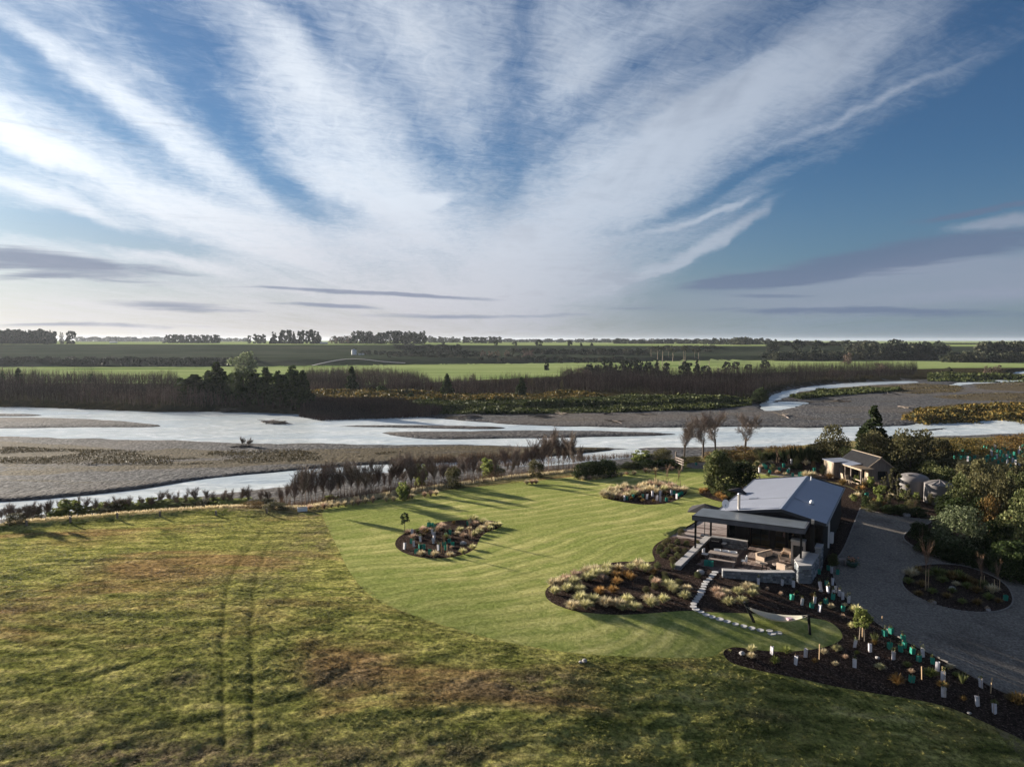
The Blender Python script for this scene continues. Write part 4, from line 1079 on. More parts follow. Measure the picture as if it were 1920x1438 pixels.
def tree_px(kind, px, base, top, width=None, desc='', place='', group='', cat='tree', name='tree', ratio=None):
    """foot and top as seen in the photograph"""
    v = G(px, base); s = ppm(v); h = (base - top) / s
    base_ratio = {'pine': .62, 'fir': .55, 'broad': .8, 'broaddark': 1.0, 'olive': 1.15, 'green': 1.1, 'rust': 1.5, 'gorse': 1.6, 'lime': .8, 'kowhai': 1.2, 'slim': .38, 'fardark': .95, 'farfir': .55,
                  'farcolumn': .5, 'farolive': 1.0, 'farpalm': .75, 'farbrown': .95, 'farpale': 1.0}[kind]
    ws = 1.0 if width is None else (width / s) / (h * base_ratio)
    o = tree(kind, v, h, ws, name); reg(o, desc, place, cat, group, px); return o

# trees beside the house
tree_px('broad', 1347, 926, 842, 62, 'tall upright dark green broadleaf tree', 'left of the house roof', 'trees left of the house', 'tree', 'broadleaf_tree')
tree_px('broaddark', 1394, 926, 862, 60, 'rounded dark green tree', 'between the house roof and the tall broadleaf tree', 'trees left of the house', 'tree', 'broadleaf_tree')
tree_px('broaddark', 1372, 934, 905, 30, 'low dark green bush', 'at the foot of the trees left of the house', 'trees left of the house', 'shrub', 'shrub')
tree_px('pine', 1637, 850, 756, 62, 'solitary dark green pine', 'standing above the shrubs behind the cabin', 'trees behind the cabin', 'tree', 'pine_tree')
RG = 'trees and shrubs on the right bank'
for k, px, b, t, wd, d in [
    ('olive', 1560, 868, 797, 66, 'tall olive brown shrub'), ('olive', 1528, 862, 832, 50, 'low olive shrub'), ('green', 1592, 876, 838, 60, 'mid green shrub'), ('olive', 1637, 872, 806, 66, 'reddish olive shrub'),
    ('olive', 1705, 888, 796, 104, 'broad olive tree'), ('green', 1668, 882, 846, 56, 'dark green shrub'), ('olive', 1762, 880, 822, 60, 'olive shrub'), ('gorse', 1792, 850, 820, 60, 'rusty gorse bush'), ('gorse', 1835, 846, 820, 66, 'rusty gorse bush'),
    ('rust', 1880, 842, 816, 70, 'brown gorse bush'), ('rust', 1925, 838, 812, 60, 'brown gorse bush'), ('gorse', 1765, 846, 826, 50, 'rusty gorse bush'),
    ('green', 1742, 905, 862, 56, 'mid green shrub'), ('green', 1768, 930, 868, 56, 'mid green shrub'), ('olive', 1775, 905, 858, 56, 'olive shrub'), ('olive', 1808, 930, 870, 62, 'olive shrub'), ('green', 1800, 968, 885, 54, 'dark green tree'),
    ('olive', 1838, 960, 862, 74, 'tall grey olive tree'), ('olive', 1868, 985, 885, 66, 'brown olive shrub'), ('rust', 1852, 1000, 930, 50, 'dry brown shrub'), ('green', 1905, 985, 885, 70, 'large green shrub'), ('olive', 1885, 940, 868, 60, 'olive shrub'),
    ('green', 1900, 1060, 945, 84, 'large bright green shrub'), ('green', 1935, 1010, 900, 80, 'large green shrub'), ('broaddark', 1868, 1050, 975, 74, 'dark green shrub'), ('broaddark', 1835, 1052, 1000, 60, 'dark green shrub'), ('broaddark', 1795, 985, 930, 50, 'dark green shrub'),
    ('broaddark', 1895, 1085, 1010, 84, 'dark green shrub'), ('broaddark', 1770, 968, 926, 40, 'dark green shrub'), ('olive', 1930, 890, 850, 50, 'olive shrub'),
    ('green', 1850, 925, 880, 60, 'mid green shrub'), ('broaddark', 1845, 985, 930, 60, 'dark green shrub'), ('green', 1725, 885, 850, 50, 'mid green shrub'), ('rust', 1900, 1012, 962, 50, 'dry brown shrub'),
    ('olive', 1990, 1000, 870, 110, 'large olive tree'), ('green', 2010, 1090, 960, 120, 'large green shrub')]:
    tree_px(k, px, b, t, wd, d, 'in the thicket on the right bank', RG, 'shrub' if b - t < 75 else 'tree', 'shrub' if b - t < 75 else 'tree')
tree_px('kowhai', 1799, 1040, 950, 106, 'rounded pale grey green tree with sunlit top', 'at the bend of the driveway', RG, 'tree', 'broadleaf_tree')
tree_px('broaddark', 1723, 1012, 977, 42, 'clipped round dark bush', 'left of the pale grey green tree at the driveway bend', RG, 'shrub', 'shrub')
for px, b, t, wd in [(1745, 1038, 1006, 60), (1785, 1050, 1018, 64), (1825, 1058, 1026, 70), (1765, 1020, 990, 60), (1860, 1064, 1035, 60), (1900, 1068, 1036, 70), (1940, 1074, 1040, 70)]:
    tree_px('broaddark', px, b, t, wd, 'low spreading dark shrub', 'along the right hand edge of the driveway', RG, 'shrub', 'shrub')
# young planting by cabin and tanks
CG = 'young plants round the cabin and tanks'
for k, px, b, t, wd in [('lime', 1633, 914, 891, 17), ('lime', 1646, 928, 908, 18), ('lime', 1655, 926, 909, 18), ('lime', 1601, 940, 925, 14), ('lime', 1650, 948, 925, 16), ('lime', 1693, 940, 915, 18), ('lime', 1718, 940, 922, 15), ('lime', 1769, 945, 922, 14), ('lime', 1695, 936, 925, 14),
                        ('slim', 1675, 930, 874, 20), ('slim', 1685, 945, 885, 14), ('slim', 1657, 925, 890, 14), ('slim', 1700, 950, 905, 14), ('olive', 1744, 946, 925, 14), ('lime', 1772, 966, 945, 18), ('slim', 1612, 930, 905, 10), ('slim', 1620, 945, 915, 10), ('lime', 1606, 905, 890, 12),
                        ('slim', 1668, 955, 915, 16), ('olive', 1640, 955, 938, 24), ('broaddark', 1665, 962, 946, 30), ('broaddark', 1690, 964, 945, 34), ('broaddark', 1720, 968, 950, 34), ('olive', 1712, 960, 935, 26), ('broaddark', 1625, 950, 930, 24), ('green', 1632, 958, 944, 22)]:
    tree_px(k, px, b, t, wd, {'lime': 'light green young shrub', 'slim': 'slim olive sapling', 'olive': 'small olive shrub', 'broaddark': 'small dark shrub', 'green': 'small green shrub'}[k], 'in the planting between cabin and tanks', CG, 'shrub', 'young_shrub')
for x, y0, y1, wd, k in [(190, 440, 330, 60, 'lime'), (470, 510, 360, 90, 'green'), (700, 330, 210, 60, 'lime'), (900, 400, 230, 90, 'green'), (800, 470, 400, 90, 'broaddark'), (870, 470, 350, 80, 'green'), (960, 480, 370, 80, 'broaddark'), (1240, 350, 180, 120, 'green'), (1380, 560, 370, 110, 'green'),
                         (1200, 440, 330, 80, 'rust'), (330, 310, 160, 170, 'green'), (480, 320, 170, 160, 'broaddark'), (1065, 300, 190, 80, 'olive'), (380, 600, 520, 60, 'green'), (90, 330, 240, 200, 'rust'), (740, 660, 610, 50, 'green'), (40, 420, 300, 120, 'olive'), (600, 330, 200, 90, 'rust')]:
    px, b = cI(x, y0); _, t = cI(x, y1)
    tree_px(k, px, b, t, wd / 9.6 * 1.3, {'lime': 'light green young shrub', 'green': 'mid green shrub', 'broaddark': 'dark green shrub', 'rust': 'reddish brown shrub', 'olive': 'grey olive sapling'}[k], 'in the bed behind the house', 'young plants behind the house', 'shrub', 'young_shrub')
# shrub with twin pale stems in the near bed
v = G(1615, 1200)
o = empty('standard_shrub', v); o['label'] = 'leafy green shrub on two pale stems in the near bed beside the driveway'; o['category'] = 'shrub'
link('crown', crown_mesh('twin_stem_crown', L_['lime'], 1.35, 1.15, 'round', 34, 46, .045, .25, 5), o, (0, 0, .55))
for dx, dy in ((-.1, .05), (.12, -.12)):
    m = MB(); m.tube([(dx, dy, 0), (dx * .6, dy * .6, 1.1)], [.035, .02], L_['palebark'], 6); m.build('stem', o)
# little shrubs in the house bed (left of the wall)
for x, y in [(1310, 440), (1345, 410), (1440, 430), (1530, 440), (1380, 470), (1340, 510), (1430, 500), (1510, 520), (1300, 560), (1390, 600), (1440, 560), (1480, 580), (1250, 520), (1270, 480), (1640, 440), (1310, 760), (1455, 830), (1190, 800), (1320, 800), (1210, 870), (1240, 660), (1130, 910), (1640, 760)]:
    px, py = cC(x, y); v = G(px, py)
    o = link('groundcover_shrub', TK['green'][rnd.randrange(3)][0] if rnd.random() < .6 else TK['olive'][rnd.randrange(3)][0], None, v, rnd.uniform(0, 6), (.5, .5, .42))
    reg(o, 'small green clump plant', 'in the bark bed left of the stone wall', 'shrub', 'small plants left of the stone wall', px)
# bank shrubs, left
BG = 'shrubs along the river bank'
for k, px, b, t, wd in [('lime', 130, 968, 932, 44), ('lime', 160, 966, 945, 30), ('lime', 195, 960, 940, 40), ('olive', 225, 960, 932, 36), ('lime', 255, 958, 936, 50), ('lime', 290, 955, 928, 30), ('lime', 300, 956, 936, 56), ('lime', 350, 950, 932, 66), ('olive', 385, 952, 934, 50),
                        ('lime', 440, 950, 932, 66), ('olive', 490, 952, 934, 60), ('lime', 410, 950, 930, 46), ('olive', 30, 980, 960, 40), ('olive', 60, 976, 950, 40), ('lime', 105, 972, 950, 30), ('lime', 275, 958, 942, 60), ('olive', 210, 962, 946, 50), ('olive', 335, 954, 940, 60),
                        ('rust', 470, 953, 940, 50), ('olive', 515, 955, 942, 50), ('lime', 622, 945, 925, 28), ('lime', 755, 938, 905, 20), ('lime', 790, 915, 870, 26), ('olive', 760, 936, 908, 20), ('lime', 915, 900, 862, 34), ('green', 930, 900, 875, 34), ('olive', 1005, 893, 862, 30), ('olive', 850, 915, 878, 30),
                        ('broaddark', 1110, 893, 866, 44), ('broaddark', 1135, 892, 863, 50), ('broaddark', 1090, 896, 872, 34), ('lime', 1203, 872, 846, 36), ('olive', 1225, 872, 852, 40), ('olive', 1243, 868, 843, 36), ('broaddark', 1215, 878, 864, 50), ('broaddark', 1250, 876, 862, 50), ('olive', 1275, 868, 856, 30),
                        ('olive', 1300, 866, 856, 30), ('rust', 1335, 862, 848, 40), ('olive', 1365, 858, 842, 40), ('rust', 1392, 862, 838, 50), ('olive', 1420, 856, 842, 40), ('green', 1180, 878, 866, 30), ('rust', 1450, 852, 838, 50), ('rust', 1490, 850, 836, 60)]:
    tree_px(k, px, b, b - (b - t) * (.95 if px < 640 else 1.1), wd * 1.15, {'green': 'mid green shrub', 'lime': 'light green shrub', 'olive': 'olive shrub', 'broaddark': 'dark green shrub', 'rust': 'brown shrub'}[k], 'on the near river bank', BG, 'shrub', 'shrub')

# leafless trees
BARE = [bare_mesh('bare_tree_branches', 1.0, L_['palebare'], .60, 4, .020, seed=s, nb=3, twig=.0018) for s in (1, 2, 3)]
WIL = [bare_mesh('bare_willow_branches', 1.0, L_['bare'], .48, 3, .012, seed=s, nb=4, upright=1.0, twig=.0026) for s in (4, 5, 6, 7)]
SAP = [bare_mesh('bare_sapling_branches', 1.0, L_['redtwig'], .45, 2, .010, seed=s, nb=5, upright=.9, twig=.0022) for s in (8, 9, 10)]
print('bare polys', [len(m.polygons) for m in BARE + WIL + SAP])
for px, b, t, wd in [(1283, 862, 776, 1.0), (1318, 858, 768, 1.05), (1341, 852, 766, 1.05), (1397, 850, 770, .95)]:
    v = G(px, b); h = (b - t) / ppm(v)
    o = empty('bare_tree', v, rnd.uniform(0, 6)); link('branches', rnd.choice(BARE), o, None, 0, (h * wd, h * wd, h))
    m = MB(); m.tube([(0, 0, -.1), (0, 0, h * .16), (0, 0, h * .34)], [h * .026, h * .02, h * .013], L_['bark'], 7); m.build('trunk', o)
    reg(o, 'tall leafless tree', 'on the bank before the wide river', 'tree', 'large bare trees on the bank', px)
edge = [(515, 958), (560, 960), (600, 953), (660, 944), (720, 935), (790, 926), (860, 914), (930, 905), (1000, 896), (1060, 890), (1092, 887)]
ex, ey = zip(*edge)
tops = [(515, 925), (560, 896), (620, 886), (700, 880), (760, 872), (820, 868), (870, 872), (930, 862), (980, 850), (1020, 826), (1050, 818), (1092, 842)]
tx, ty = zip(*tops)
for i in range(74):
    px = 520 + 574 * (i + rnd.random()) / 74; b = float(np.interp(px, ex, ey)) - rnd.uniform(2, 15); t = float(np.interp(px, tx, ty)) + rnd.uniform(-12, 12)
    v = G(px, b); h = 1.32 * (b - t) / ppm(v)
    o = link('bare_willow', rnd.choice(WIL), None, v, rnd.uniform(0, 6.28), (h * rnd.uniform(.85, 1.2), h * rnd.uniform(.85, 1.2), h))
    reg(o, 'leafless dark brown willow', 'in the row between lawn and near channel', 'tree', 'bare willows between lawn and river', px)
for i in range(40):
    px = (4 + 100 * i / 16) if i < 16 else (110 + 410 * (i - 16) / 24) + rnd.uniform(-3, 3); b = (980 - px * .05 if px < 110 else float(np.interp(px, [110, 200, 400, 520], [972, 962, 949, 952]))) + rnd.uniform(-4, 2); v = G(px, b); h = rnd.uniform(28, 40) / ppm(v)
    o = link('bare_shrub', rnd.choice(WIL), None, v, rnd.uniform(0, 6.28), (h * 1.4, h * 1.4, h))
    reg(o, 'leafless twiggy shrub', 'at the left end of the near river bank' if i < 16 else 'among the leafy shrubs of the near bank', 'shrub', 'bare shrubs on the left bank', px)
SG = 'staked saplings'
def sapling(px, b, t, place, hs=1.0, stakes=True, matk=None):
    v = G(px, b); h = (b - t) / ppm(v)
    hs = .6
    o = empty('staked_sapling', v, rnd.uniform(0, 6)); link('branches', rnd.choice(SAP), o, None, 0, (h * hs, h * hs, h))
    if stakes:
        for s in (-1, 1):
            m = MB(); m.box((s * .22, 0, h * .16), (.04, .04, h * .32), M['stake']); m.build('stake', o)
    reg(o, 'leafless sapling between two stakes', place, 'sapling', SG, px)
sapling(*[1560 + 945 / 5.325, 1000 + 560 / 5.325, 1000 - 15], GF); sapling(1560 + 1500 / 5.325, 1000 + 540 / 5.325, 1000 + 165 / 5.325, GF); sapling(1560 + 1645 / 5.325, 1000 + 560 / 5.325, 1000 + 220 / 5.325, GF)
sapling(1229, 911, 866, GB); sapling(1250, 911, 864, GB); sapling(1272, 913, 870, GB)
sapling(833, 1037, 985, GA); sapling(882, 1011, 955, GA); sapling(1715, 965, 925, GJ); sapling(1458, 868, 833, GI); sapling(1478, 872, 845, GI); sapling(1430, 860, 838, GI, 1, False); sapling(1187, 1107, 1085, GC, 1, False)
# conifer sapling at the tip of the round bed
v = G(759, 998); o = empty('young_conifer', v); o['label'] = 'young dark conifer at the left tip of the round lawn bed'; o['category'] = 'tree'
link('crown', crown_mesh('young_conifer_crown', L_['dark'], 1.6, .95, 'round', 20, 30, .05, .45, 31), o)
m = MB(); m.tube([(0, 0, 0), (0, 0, 1.3)], [.03, .015], L_['bark'], 5); m.build('trunk', o)
# loose stakes
for x, y0, y1 in [(505, 690, 500), (795, 680, 500), (1455, 880, 650)]:
    px, b = cE(x, y0); v = G(px, b); h = (y0 - y1) / 7.373 / ppm(v); m = MB(); m.box((0, 0, h / 2), (.045, .045, h), M['stake'])
    o = m.build('wooden_stake', None, v); o.rotation_euler = (rnd.uniform(-.05, .05), rnd.uniform(-.05, .05), .4); reg(o, 'bare wooden stake', GE, 'stake', 'loose stakes in the near bed', px)
for x, y0, y1 in [(1045, 1150, 990), (1672, 770, 715), (1475, 925, 770)]:
    px, b = cD(x, y0); v = G(px, b); h = (y0 - y1) / 5.325 / ppm(v); m = MB(); m.box((0, 0, h / 2), (.045, .045, h), M['stake'])
    o = m.build('wooden_stake', None, v); reg(o, 'bare wooden stake', GE, 'stake', 'loose stakes in the near bed', px)
for x, y0, y1 in [(812, 755, 610), (838, 750, 690), (1165, 580, 440)]:
    px, b = cA(x, y0); v = G(px, b); h = (y0 - y1) / 6.39 / ppm(v); m = MB(); m.box((0, 0, h / 2), (.05, .05, h), M['stake'])
    o = m.build('wooden_stake', None, v); reg(o, 'bare wooden stake', GA, 'stake', 'loose stakes in the round bed', px)

# trees beyond the river
NG = 'evergreens on the far river bank'
for k, px, b, t, wd in [('fir', 365, 752, 700, 62), ('fir', 340, 745, 706, 26), ('fir', 408, 752, 676, 40), ('fir', 392, 750, 692, 34), ('broaddark', 455, 756, 694, 40), ('fir', 478, 755, 690, 34), ('fir', 500, 758, 686, 34), ('fir', 523, 760, 692, 34), ('fir', 550, 760, 682, 40), ('fir', 568, 762, 690, 30),
                        ('broaddark', 430, 752, 700, 36), ('fir', 535, 758, 700, 34), ('fir', 445, 754, 705, 30), ('fir', 838, 742, 698, 24), ('broaddark', 715, 742, 722, 22), ('broaddark', 770, 748, 736, 14), ('fir', 978, 745, 705, 24), ('fir', 660, 735, 684, 24), ('fir', 35, 722, 688, 18), ('fir', 5, 724, 694, 12), ('fir', 128, 712, 700, 10), ('fir', 172, 716, 700, 12),
                        ('broaddark', 1427, 754, 726, 26), ('broaddark', 1417, 756, 738, 20)]:
    tree_px(k, px, b, t, wd * (1.45 if px < 600 and wd > 20 else 1.1), 'dark conifer' if k == 'fir' else 'dark green rounded tree', 'above the bare thicket across the river', NG, 'tree', 'fir_tree' if k == 'fir' else 'tree')
MG2 = 'evergreens along the middle pasture'
for k, px, b, t, wd in [('farfir', 1025, 694, 672, 12), ('fardark', 1105, 705, 682, 22), ('fardark', 1120, 702, 684, 18), ('fardark', 1138, 703, 675, 26), ('farfir', 1155, 704, 680, 14), ('fardark', 1170, 702, 675, 26), ('fardark', 1188, 702, 676, 20), ('fardark', 1198, 702, 675, 20), ('fardark', 1215, 703, 678, 20),
                        ('farfir', 1232, 702, 673, 18), ('fardark', 1250, 702, 680, 16), ('fardark', 1285, 706, 678, 28), ('farfir', 1306, 704, 672, 16), ('fardark', 1325, 706, 684, 24), ('fardark', 1362, 694, 678, 18), ('fardark', 1378, 692, 677, 18), ('fardark', 1402, 692, 682, 16), ('fardark', 1435, 690, 672, 20),
                        ('farbrown', 1067, 706, 692, 26), ('farbrown', 1092, 712, 690, 34), ('farbrown', 1350, 706, 690, 26), ('farbrown', 886, 716, 700, 14), ('farbrown', 902, 718, 714, 16), ('farbrown', 1588, 685, 661, 22), ('farpale', 458, 700, 655, 56), ('farolive', 1780, 700, 688, 12), ('farbrown', 1852, 700, 686, 18), ('farbrown', 1870, 698, 684, 20),
                        ('farbrown', 1650, 700, 680, 30), ('farbrown', 1560, 704, 690, 30), ('farbrown', 728, 694, 690, 10)]:
    tree_px(k, px, b, t, wd, {'farfir': 'dark conifer', 'fardark': 'dark rounded evergreen', 'farbrown': 'pinkish brown leafless tree', 'farolive': 'round olive tree', 'farpale': 'large round pale green tree'}[k], 'along the middle pasture', MG2, 'tree', 'fir_tree' if k == 'farfir' else 'tree')
def far_tree(kind, px, D, top, wd, place, group, desc, name='tree', sink=0.0):
    """tree on the far ground at distance D; top and width as in the photograph"""
    v = at_d(px, D); s = FOC / D
    b = 638 + (CAM_H - v.z) * s; h = max(2.0, (b - top) / s)
    br = {'fardark': .95, 'farfir': .55, 'farcolumn': .5, 'farolive': 1.0, 'farpalm': .75, 'farbrown': .95}[kind]
    o = tree(kind, v, h, (wd / s) / (h * br), name, parts=kind in ('farpalm',)); reg(o, desc, place, 'tree', group, px)
FD = {'fardark': 'dark evergreen', 'farfir': 'dark pointed conifer', 'farcolumn': 'dark narrow evergreen', 'farolive': 'grey green tree', 'farpalm': 'tall pale trunked tree', 'farbrown': 'brown leafless tree'}
MASS = {}
def row(kinds, x0, x1, n, D, top, wd, place, group, jt=3.0, mass=True):
    """a stand of far trees; as single things, or (far-off wood that reads as one) as one mass"""
    n = int(n * (1.5 if mass else 1))
    for i in range(n):
        px = x0 + (x1 - x0) * (i + rnd.random() * .8) / n; k = rnd.choice(kinds); d = D * rnd.uniform(.97, 1.03); tt = top + rnd.uniform(-jt, jt); ww = wd * rnd.uniform(.9, 1.4)
        if not mass: far_tree(k, px, d, tt, ww, place, group, FD[k], 'fir_tree' if k in ('farfir',) else 'tree'); continue
        v = at_d(px, d); s = FOC / d; b = 638 + (CAM_H - v.z) * s; h = max(2.0, (b - tt) / s); br = {'fardark': .95, 'farfir': .55, 'farcolumn': .5, 'farolive': 1.0, 'farbrown': .95}[k]; w2 = (ww / s) / br
        me = rnd.choice(TK[k])[0]; co = np.empty(len(me.vertices) * 3, np.float32); me.vertices.foreach_get('co', co); co = co.reshape(-1, 3); a = rnd.uniform(0, 6.28); ca, sa = math.cos(a), math.sin(a)
        q = np.stack([(co[:, 0] * ca - co[:, 1] * sa) * w2 + v.x, (co[:, 0] * sa + co[:, 1] * ca) * w2 + v.y, co[:, 2] * h + v.z], 1)
        MASS.setdefault(group, []).append((q, me.materials[0]))
def build_masses():
    for grp, lst in MASS.items():
        mats = []; mi = []
        for q, mt in lst:
            if mt not in mats: mats.append(mt)
            mi.append(np.full(len(q) // 4, mats.index(mt)))
        V = np.concatenate([q for q, _ in lst]); me = fastmesh('distant_trees', V, np.arange(len(V)).reshape(-1, 4), mats, np.concatenate(mi))
        tag(link('distant_trees', me), label='mass of ' + grp + ' beyond the river', kind='stuff')
row(['farcolumn', 'farfir'], -60, 104, 26, 760, 619, 12, 'in the wood at the far left horizon', 'wood at the left horizon', 2)
row(['farcolumn'], 0, 104, 14, 740, 622, 12, 'in the wood at the far left horizon', 'wood at the left horizon', 2)
far_tree('fardark', 132, 760, 619, 22, 'beside the wood at the far left horizon', 'wood at the left horizon', 'round dark tree'); far_tree('farolive', 117, 750, 622, 10, 'beside the wood at the far left horizon', 'wood at the left horizon', 'slim pale tree')
row(['fardark', 'farolive'], 145, 310, 22, 1900, 632.5, 14, 'in the low tree line on the left horizon', 'low tree line on the left horizon', 1.6)
row(['farcolumn', 'farfir'], 312, 412, 18, 1000, 628.5, 9, 'in the straight shelterbelt on the left horizon', 'shelterbelt on the left horizon', 1.5)
row(['fardark', 'farolive'], 412, 470, 8, 2000, 634, 12, 'in the low tree line on the left horizon', 'low tree line on the left horizon', 1)
row(['farcolumn'], 468, 500, 5, 900, 628, 9, 'in the small clump left of the pine block', 'small clump on the horizon', 2, False)
row(['farcolumn', 'farfir'], 510, 600, 13, 840, 621, 13, 'in the block of tall pines on the horizon', 'block of pines on the horizon', 3, False)
row(['farbrown', 'farolive'], 622, 665, 6, 860, 630, 14, 'at the left end of the dark wood on the horizon', 'dark wood on the horizon', 2)
row(['fardark'], 662, 795, 16, 840, 624, 18, 'in the dark wood on the horizon', 'dark wood on the horizon', 4, False)
row(['fardark', 'farolive'], 795, 865, 10, 1300, 632, 12, 'in the tree line right of the dark wood', 'tree lines on the horizon', 2)
row(['farcolumn'], 868, 940, 12, 1100, 632, 8, 'in the tree line right of the dark wood', 'tree lines on the horizon', 1)
row(['fardark'], 930, 1150, 20, 1700, 636, 13, 'in the low tree line at mid horizon', 'tree lines on the horizon', 1.5)
for px, t, wd in [(1068, 637, 11), (1089, 642, 7), (1109, 642, 8), (965, 640, 10), (930, 637, 9), (832, 641, 9), (1010, 636, 16)]: far_tree('farfir' if wd < 9 else 'fardark', px, 690, t, wd, 'alone on the rim of the far terrace', 'lone trees on the terrace rim', 'small dark tree')
row(['farolive', 'fardark'], 1150, 1320, 26, 1150, 636, 12, 'in the long tree line at the right of mid horizon', 'long tree line on the horizon', 1.6)
row(['farolive', 'fardark'], 1320, 1440, 18, 1000, 635.5, 14, 'in the long tree line at the right of mid horizon', 'long tree line on the horizon', 2)
row(['farolive'], 1375, 1405, 4, 900, 632, 16, 'in the raised clump of the long tree line', 'long tree line on the horizon', 1)
row(['fardark', 'farolive'], 1440, 1640, 34, 720, 641, 18, 'in the tree line on the right horizon', 'tree line on the right horizon', 3)
for px, t in [(1450, 637), (1495, 637), (1530, 636), (1590, 636), (1630, 640), (1675, 636), (1690, 638), (1735, 640), (1758, 639)]: far_tree('fardark', px, 640, t, 24, 'above the tree line on the right horizon', 'tree line on the right horizon', 'tall dark tree')
row(['fardark', 'farolive'], 1590, 1775, 34, 600, 646, 22, 'in the dark wood on the right', 'dark wood on the right', 4)
row(['fardark', 'farolive'], 1590, 1770, 26, 590, 658, 20, 'at the foot of the dark wood on the right', 'dark wood on the right', 3)
row(['fardark'], 1770, 1860, 12, 1100, 645, 12, 'in the low tree line on the far right', 'tree line on the right horizon', 2)
row(['fardark', 'farolive'], 1835, 1990, 26, 580, 643, 24, 'in the wood on the far right', 'wood on the far right', 4)
row(['farolive', 'fardark'], 1770, 1990, 40, 540, 662, 20, 'in the lower wood on the far right', 'wood on the far right', 4)
row(['farolive', 'fardark'], 1435, 1585, 34, 580, 659, 18, 'in the belt under the right horizon', 'belt under the right horizon', 3)
row(['farolive'], 1215, 1345, 14, 660, 655, 13, 'in the scattered trees on the terrace slope', 'trees on the terrace slope', 3)
row(['farpalm'], 1212, 1320, 9, 560, 651, 12, 'on the field edge below the terrace', 'tall pale trunked trees', 3, False)
row(['fardark'], 740, 860, 18, 640, 648, 14, 'on the terrace slope below the dark wood', 'trees on the terrace slope', 3)
row(['fardark'], 680, 900, 16, 560, 657, 12, 'on the terrace slope below the dark wood', 'trees on the terrace slope', 2)
row(['farbrown'], 895, 960, 4, 520, 657, 11, 'pale against the dark terrace slope', 'pale bare trees below the terrace', 1, False)
row(['fardark', 'farolive'], 960, 1215, 30, 600, 655, 14, 'in the dark belt on the terrace slope', 'trees on the terrace slope', 3)
row(['farbrown'], 980, 1000, 2, 540, 656, 13, 'in front of the dark belt on the terrace slope', 'pale bare trees below the terrace', 1, False)
row(['fardark'], -60, 480, 60, 455, 671, 14, 'in the dark hedge along the foot of the terrace', 'hedge along the foot of the terrace', 1.5)
row(['fardark', 'farolive'], 730, 1200, 46, 520, 670, 11, 'in the dark hedge below the terrace', 'hedge below the terrace', 2)
for px in (1236, 1242, 1249, 1275, 1281, 1305, 1312, 1330):       # pale bare poles of the tall trees in the field
    v = at_d(px, 420); m = MB(); m.tube([(0, 0, 0), (0, 0, 4.6)], [.22, .12], L_['palebark'], 5)
    o = m.build('tall_tree_trunk', None, v); reg(o, 'tall pale bare trunk', 'in the pasture below the terrace', 'tree trunk', 'pale trunks in the pasture', px)

build_masses()
# ------------------------------------------------------------------ masses nobody could count
def scatter_poly(poly_px, n, z, rng=nr):
    q = np.array(pl(poly_px, z)); x0, y0 = q.min(0); x1, y1 = q.max(0); out = np.zeros((0, 2))
    while len(out) < n:
        # even in the picture: denser when near
        c = rng.uniform((0, 0), (1, 1), (n * 2, 2)); iy = 1 / (1 / y1 + c[:, 0] * (1 / y0 - 1 / y1)); ix = x0 + (x1 - x0) * c[:, 1]
        k = in_poly(ix, iy, q); out = np.concatenate([out, np.stack([ix[k], iy[k]], 1)])
    return out[:n]
def ground_z(xy):
    return np.array([gz(a, b) for a, b in xy])

def thicket(name, polys, mats, n, hgt, label, stem=.05, twigs=12, tw=.8, brown=1):
    vs = []; fs = []; base = 0
    A = []; F = []
    for poly, share in polys:
        p = scatter_poly(poly, int(n * share), PLAIN_Z)
        if hgt > 4:
            p = p[p[:, 1] > np.interp(p[:, 0], fx_, fy_) + 2.0]
            p = p[fbm(p[:, 0] / 7, p[:, 1] / 12, 71, 3) + nr.uniform(-.25, .25, len(p)) > -.30]
        z = ground_z(p); m = len(p)
        h = hgt * nr.uniform(.45, 1.1, m) * (1 + .55 * fbm(p[:, 0] / 14, p[:, 1] / 14, 4, 3)); lean = nr.normal(0, .10, (m, 2)) * h[:, None]
        b = np.stack([p[:, 0], p[:, 1], z], 1); t = b + np.stack([lean[:, 0], lean[:, 1], h], 1)
        s = np.array([stem, 0, 0]); wv = stem * nr.uniform(.5, 1.3, (m, 1)) * np.array([[1, .4, 0]])
        A.append(np.stack([b - wv, b + wv, t], 1))
        for k in range(twigs):
            f = nr.uniform(.25, .95, (m, 1)); q = b + (t - b) * f; a = nr.uniform(0, 6.28, m); L = h * (1.05 - f[:, 0]) * nr.uniform(.25, .6, m) * tw
            e = q + np.stack([np.cos(a) * L * .8, np.sin(a) * L * .8, L], 1)
            A.append(np.stack([q - wv * .45, q + wv * .45, e], 1))
    A = np.concatenate(A); mi = None
    if isinstance(mats, list):
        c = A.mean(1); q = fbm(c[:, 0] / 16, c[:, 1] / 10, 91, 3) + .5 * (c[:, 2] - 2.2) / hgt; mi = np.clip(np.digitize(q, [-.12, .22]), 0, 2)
    me = fastmesh(name, A.reshape(-1, 3), np.arange(len(A) * 3).reshape(-1, 3), mats, mi)
    return tag(link(name, me), label=label, kind='stuff')
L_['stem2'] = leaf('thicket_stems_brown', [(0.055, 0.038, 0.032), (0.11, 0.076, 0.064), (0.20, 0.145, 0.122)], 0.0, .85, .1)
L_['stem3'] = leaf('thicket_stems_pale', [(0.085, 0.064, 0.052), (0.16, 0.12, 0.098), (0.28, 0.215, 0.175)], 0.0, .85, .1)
L_['stem'] = leaf('thicket_stems', [(0.034, 0.025, 0.022), (0.070, 0.050, 0.043), (0.14, 0.102, 0.088)], 0.0, .85, .1)
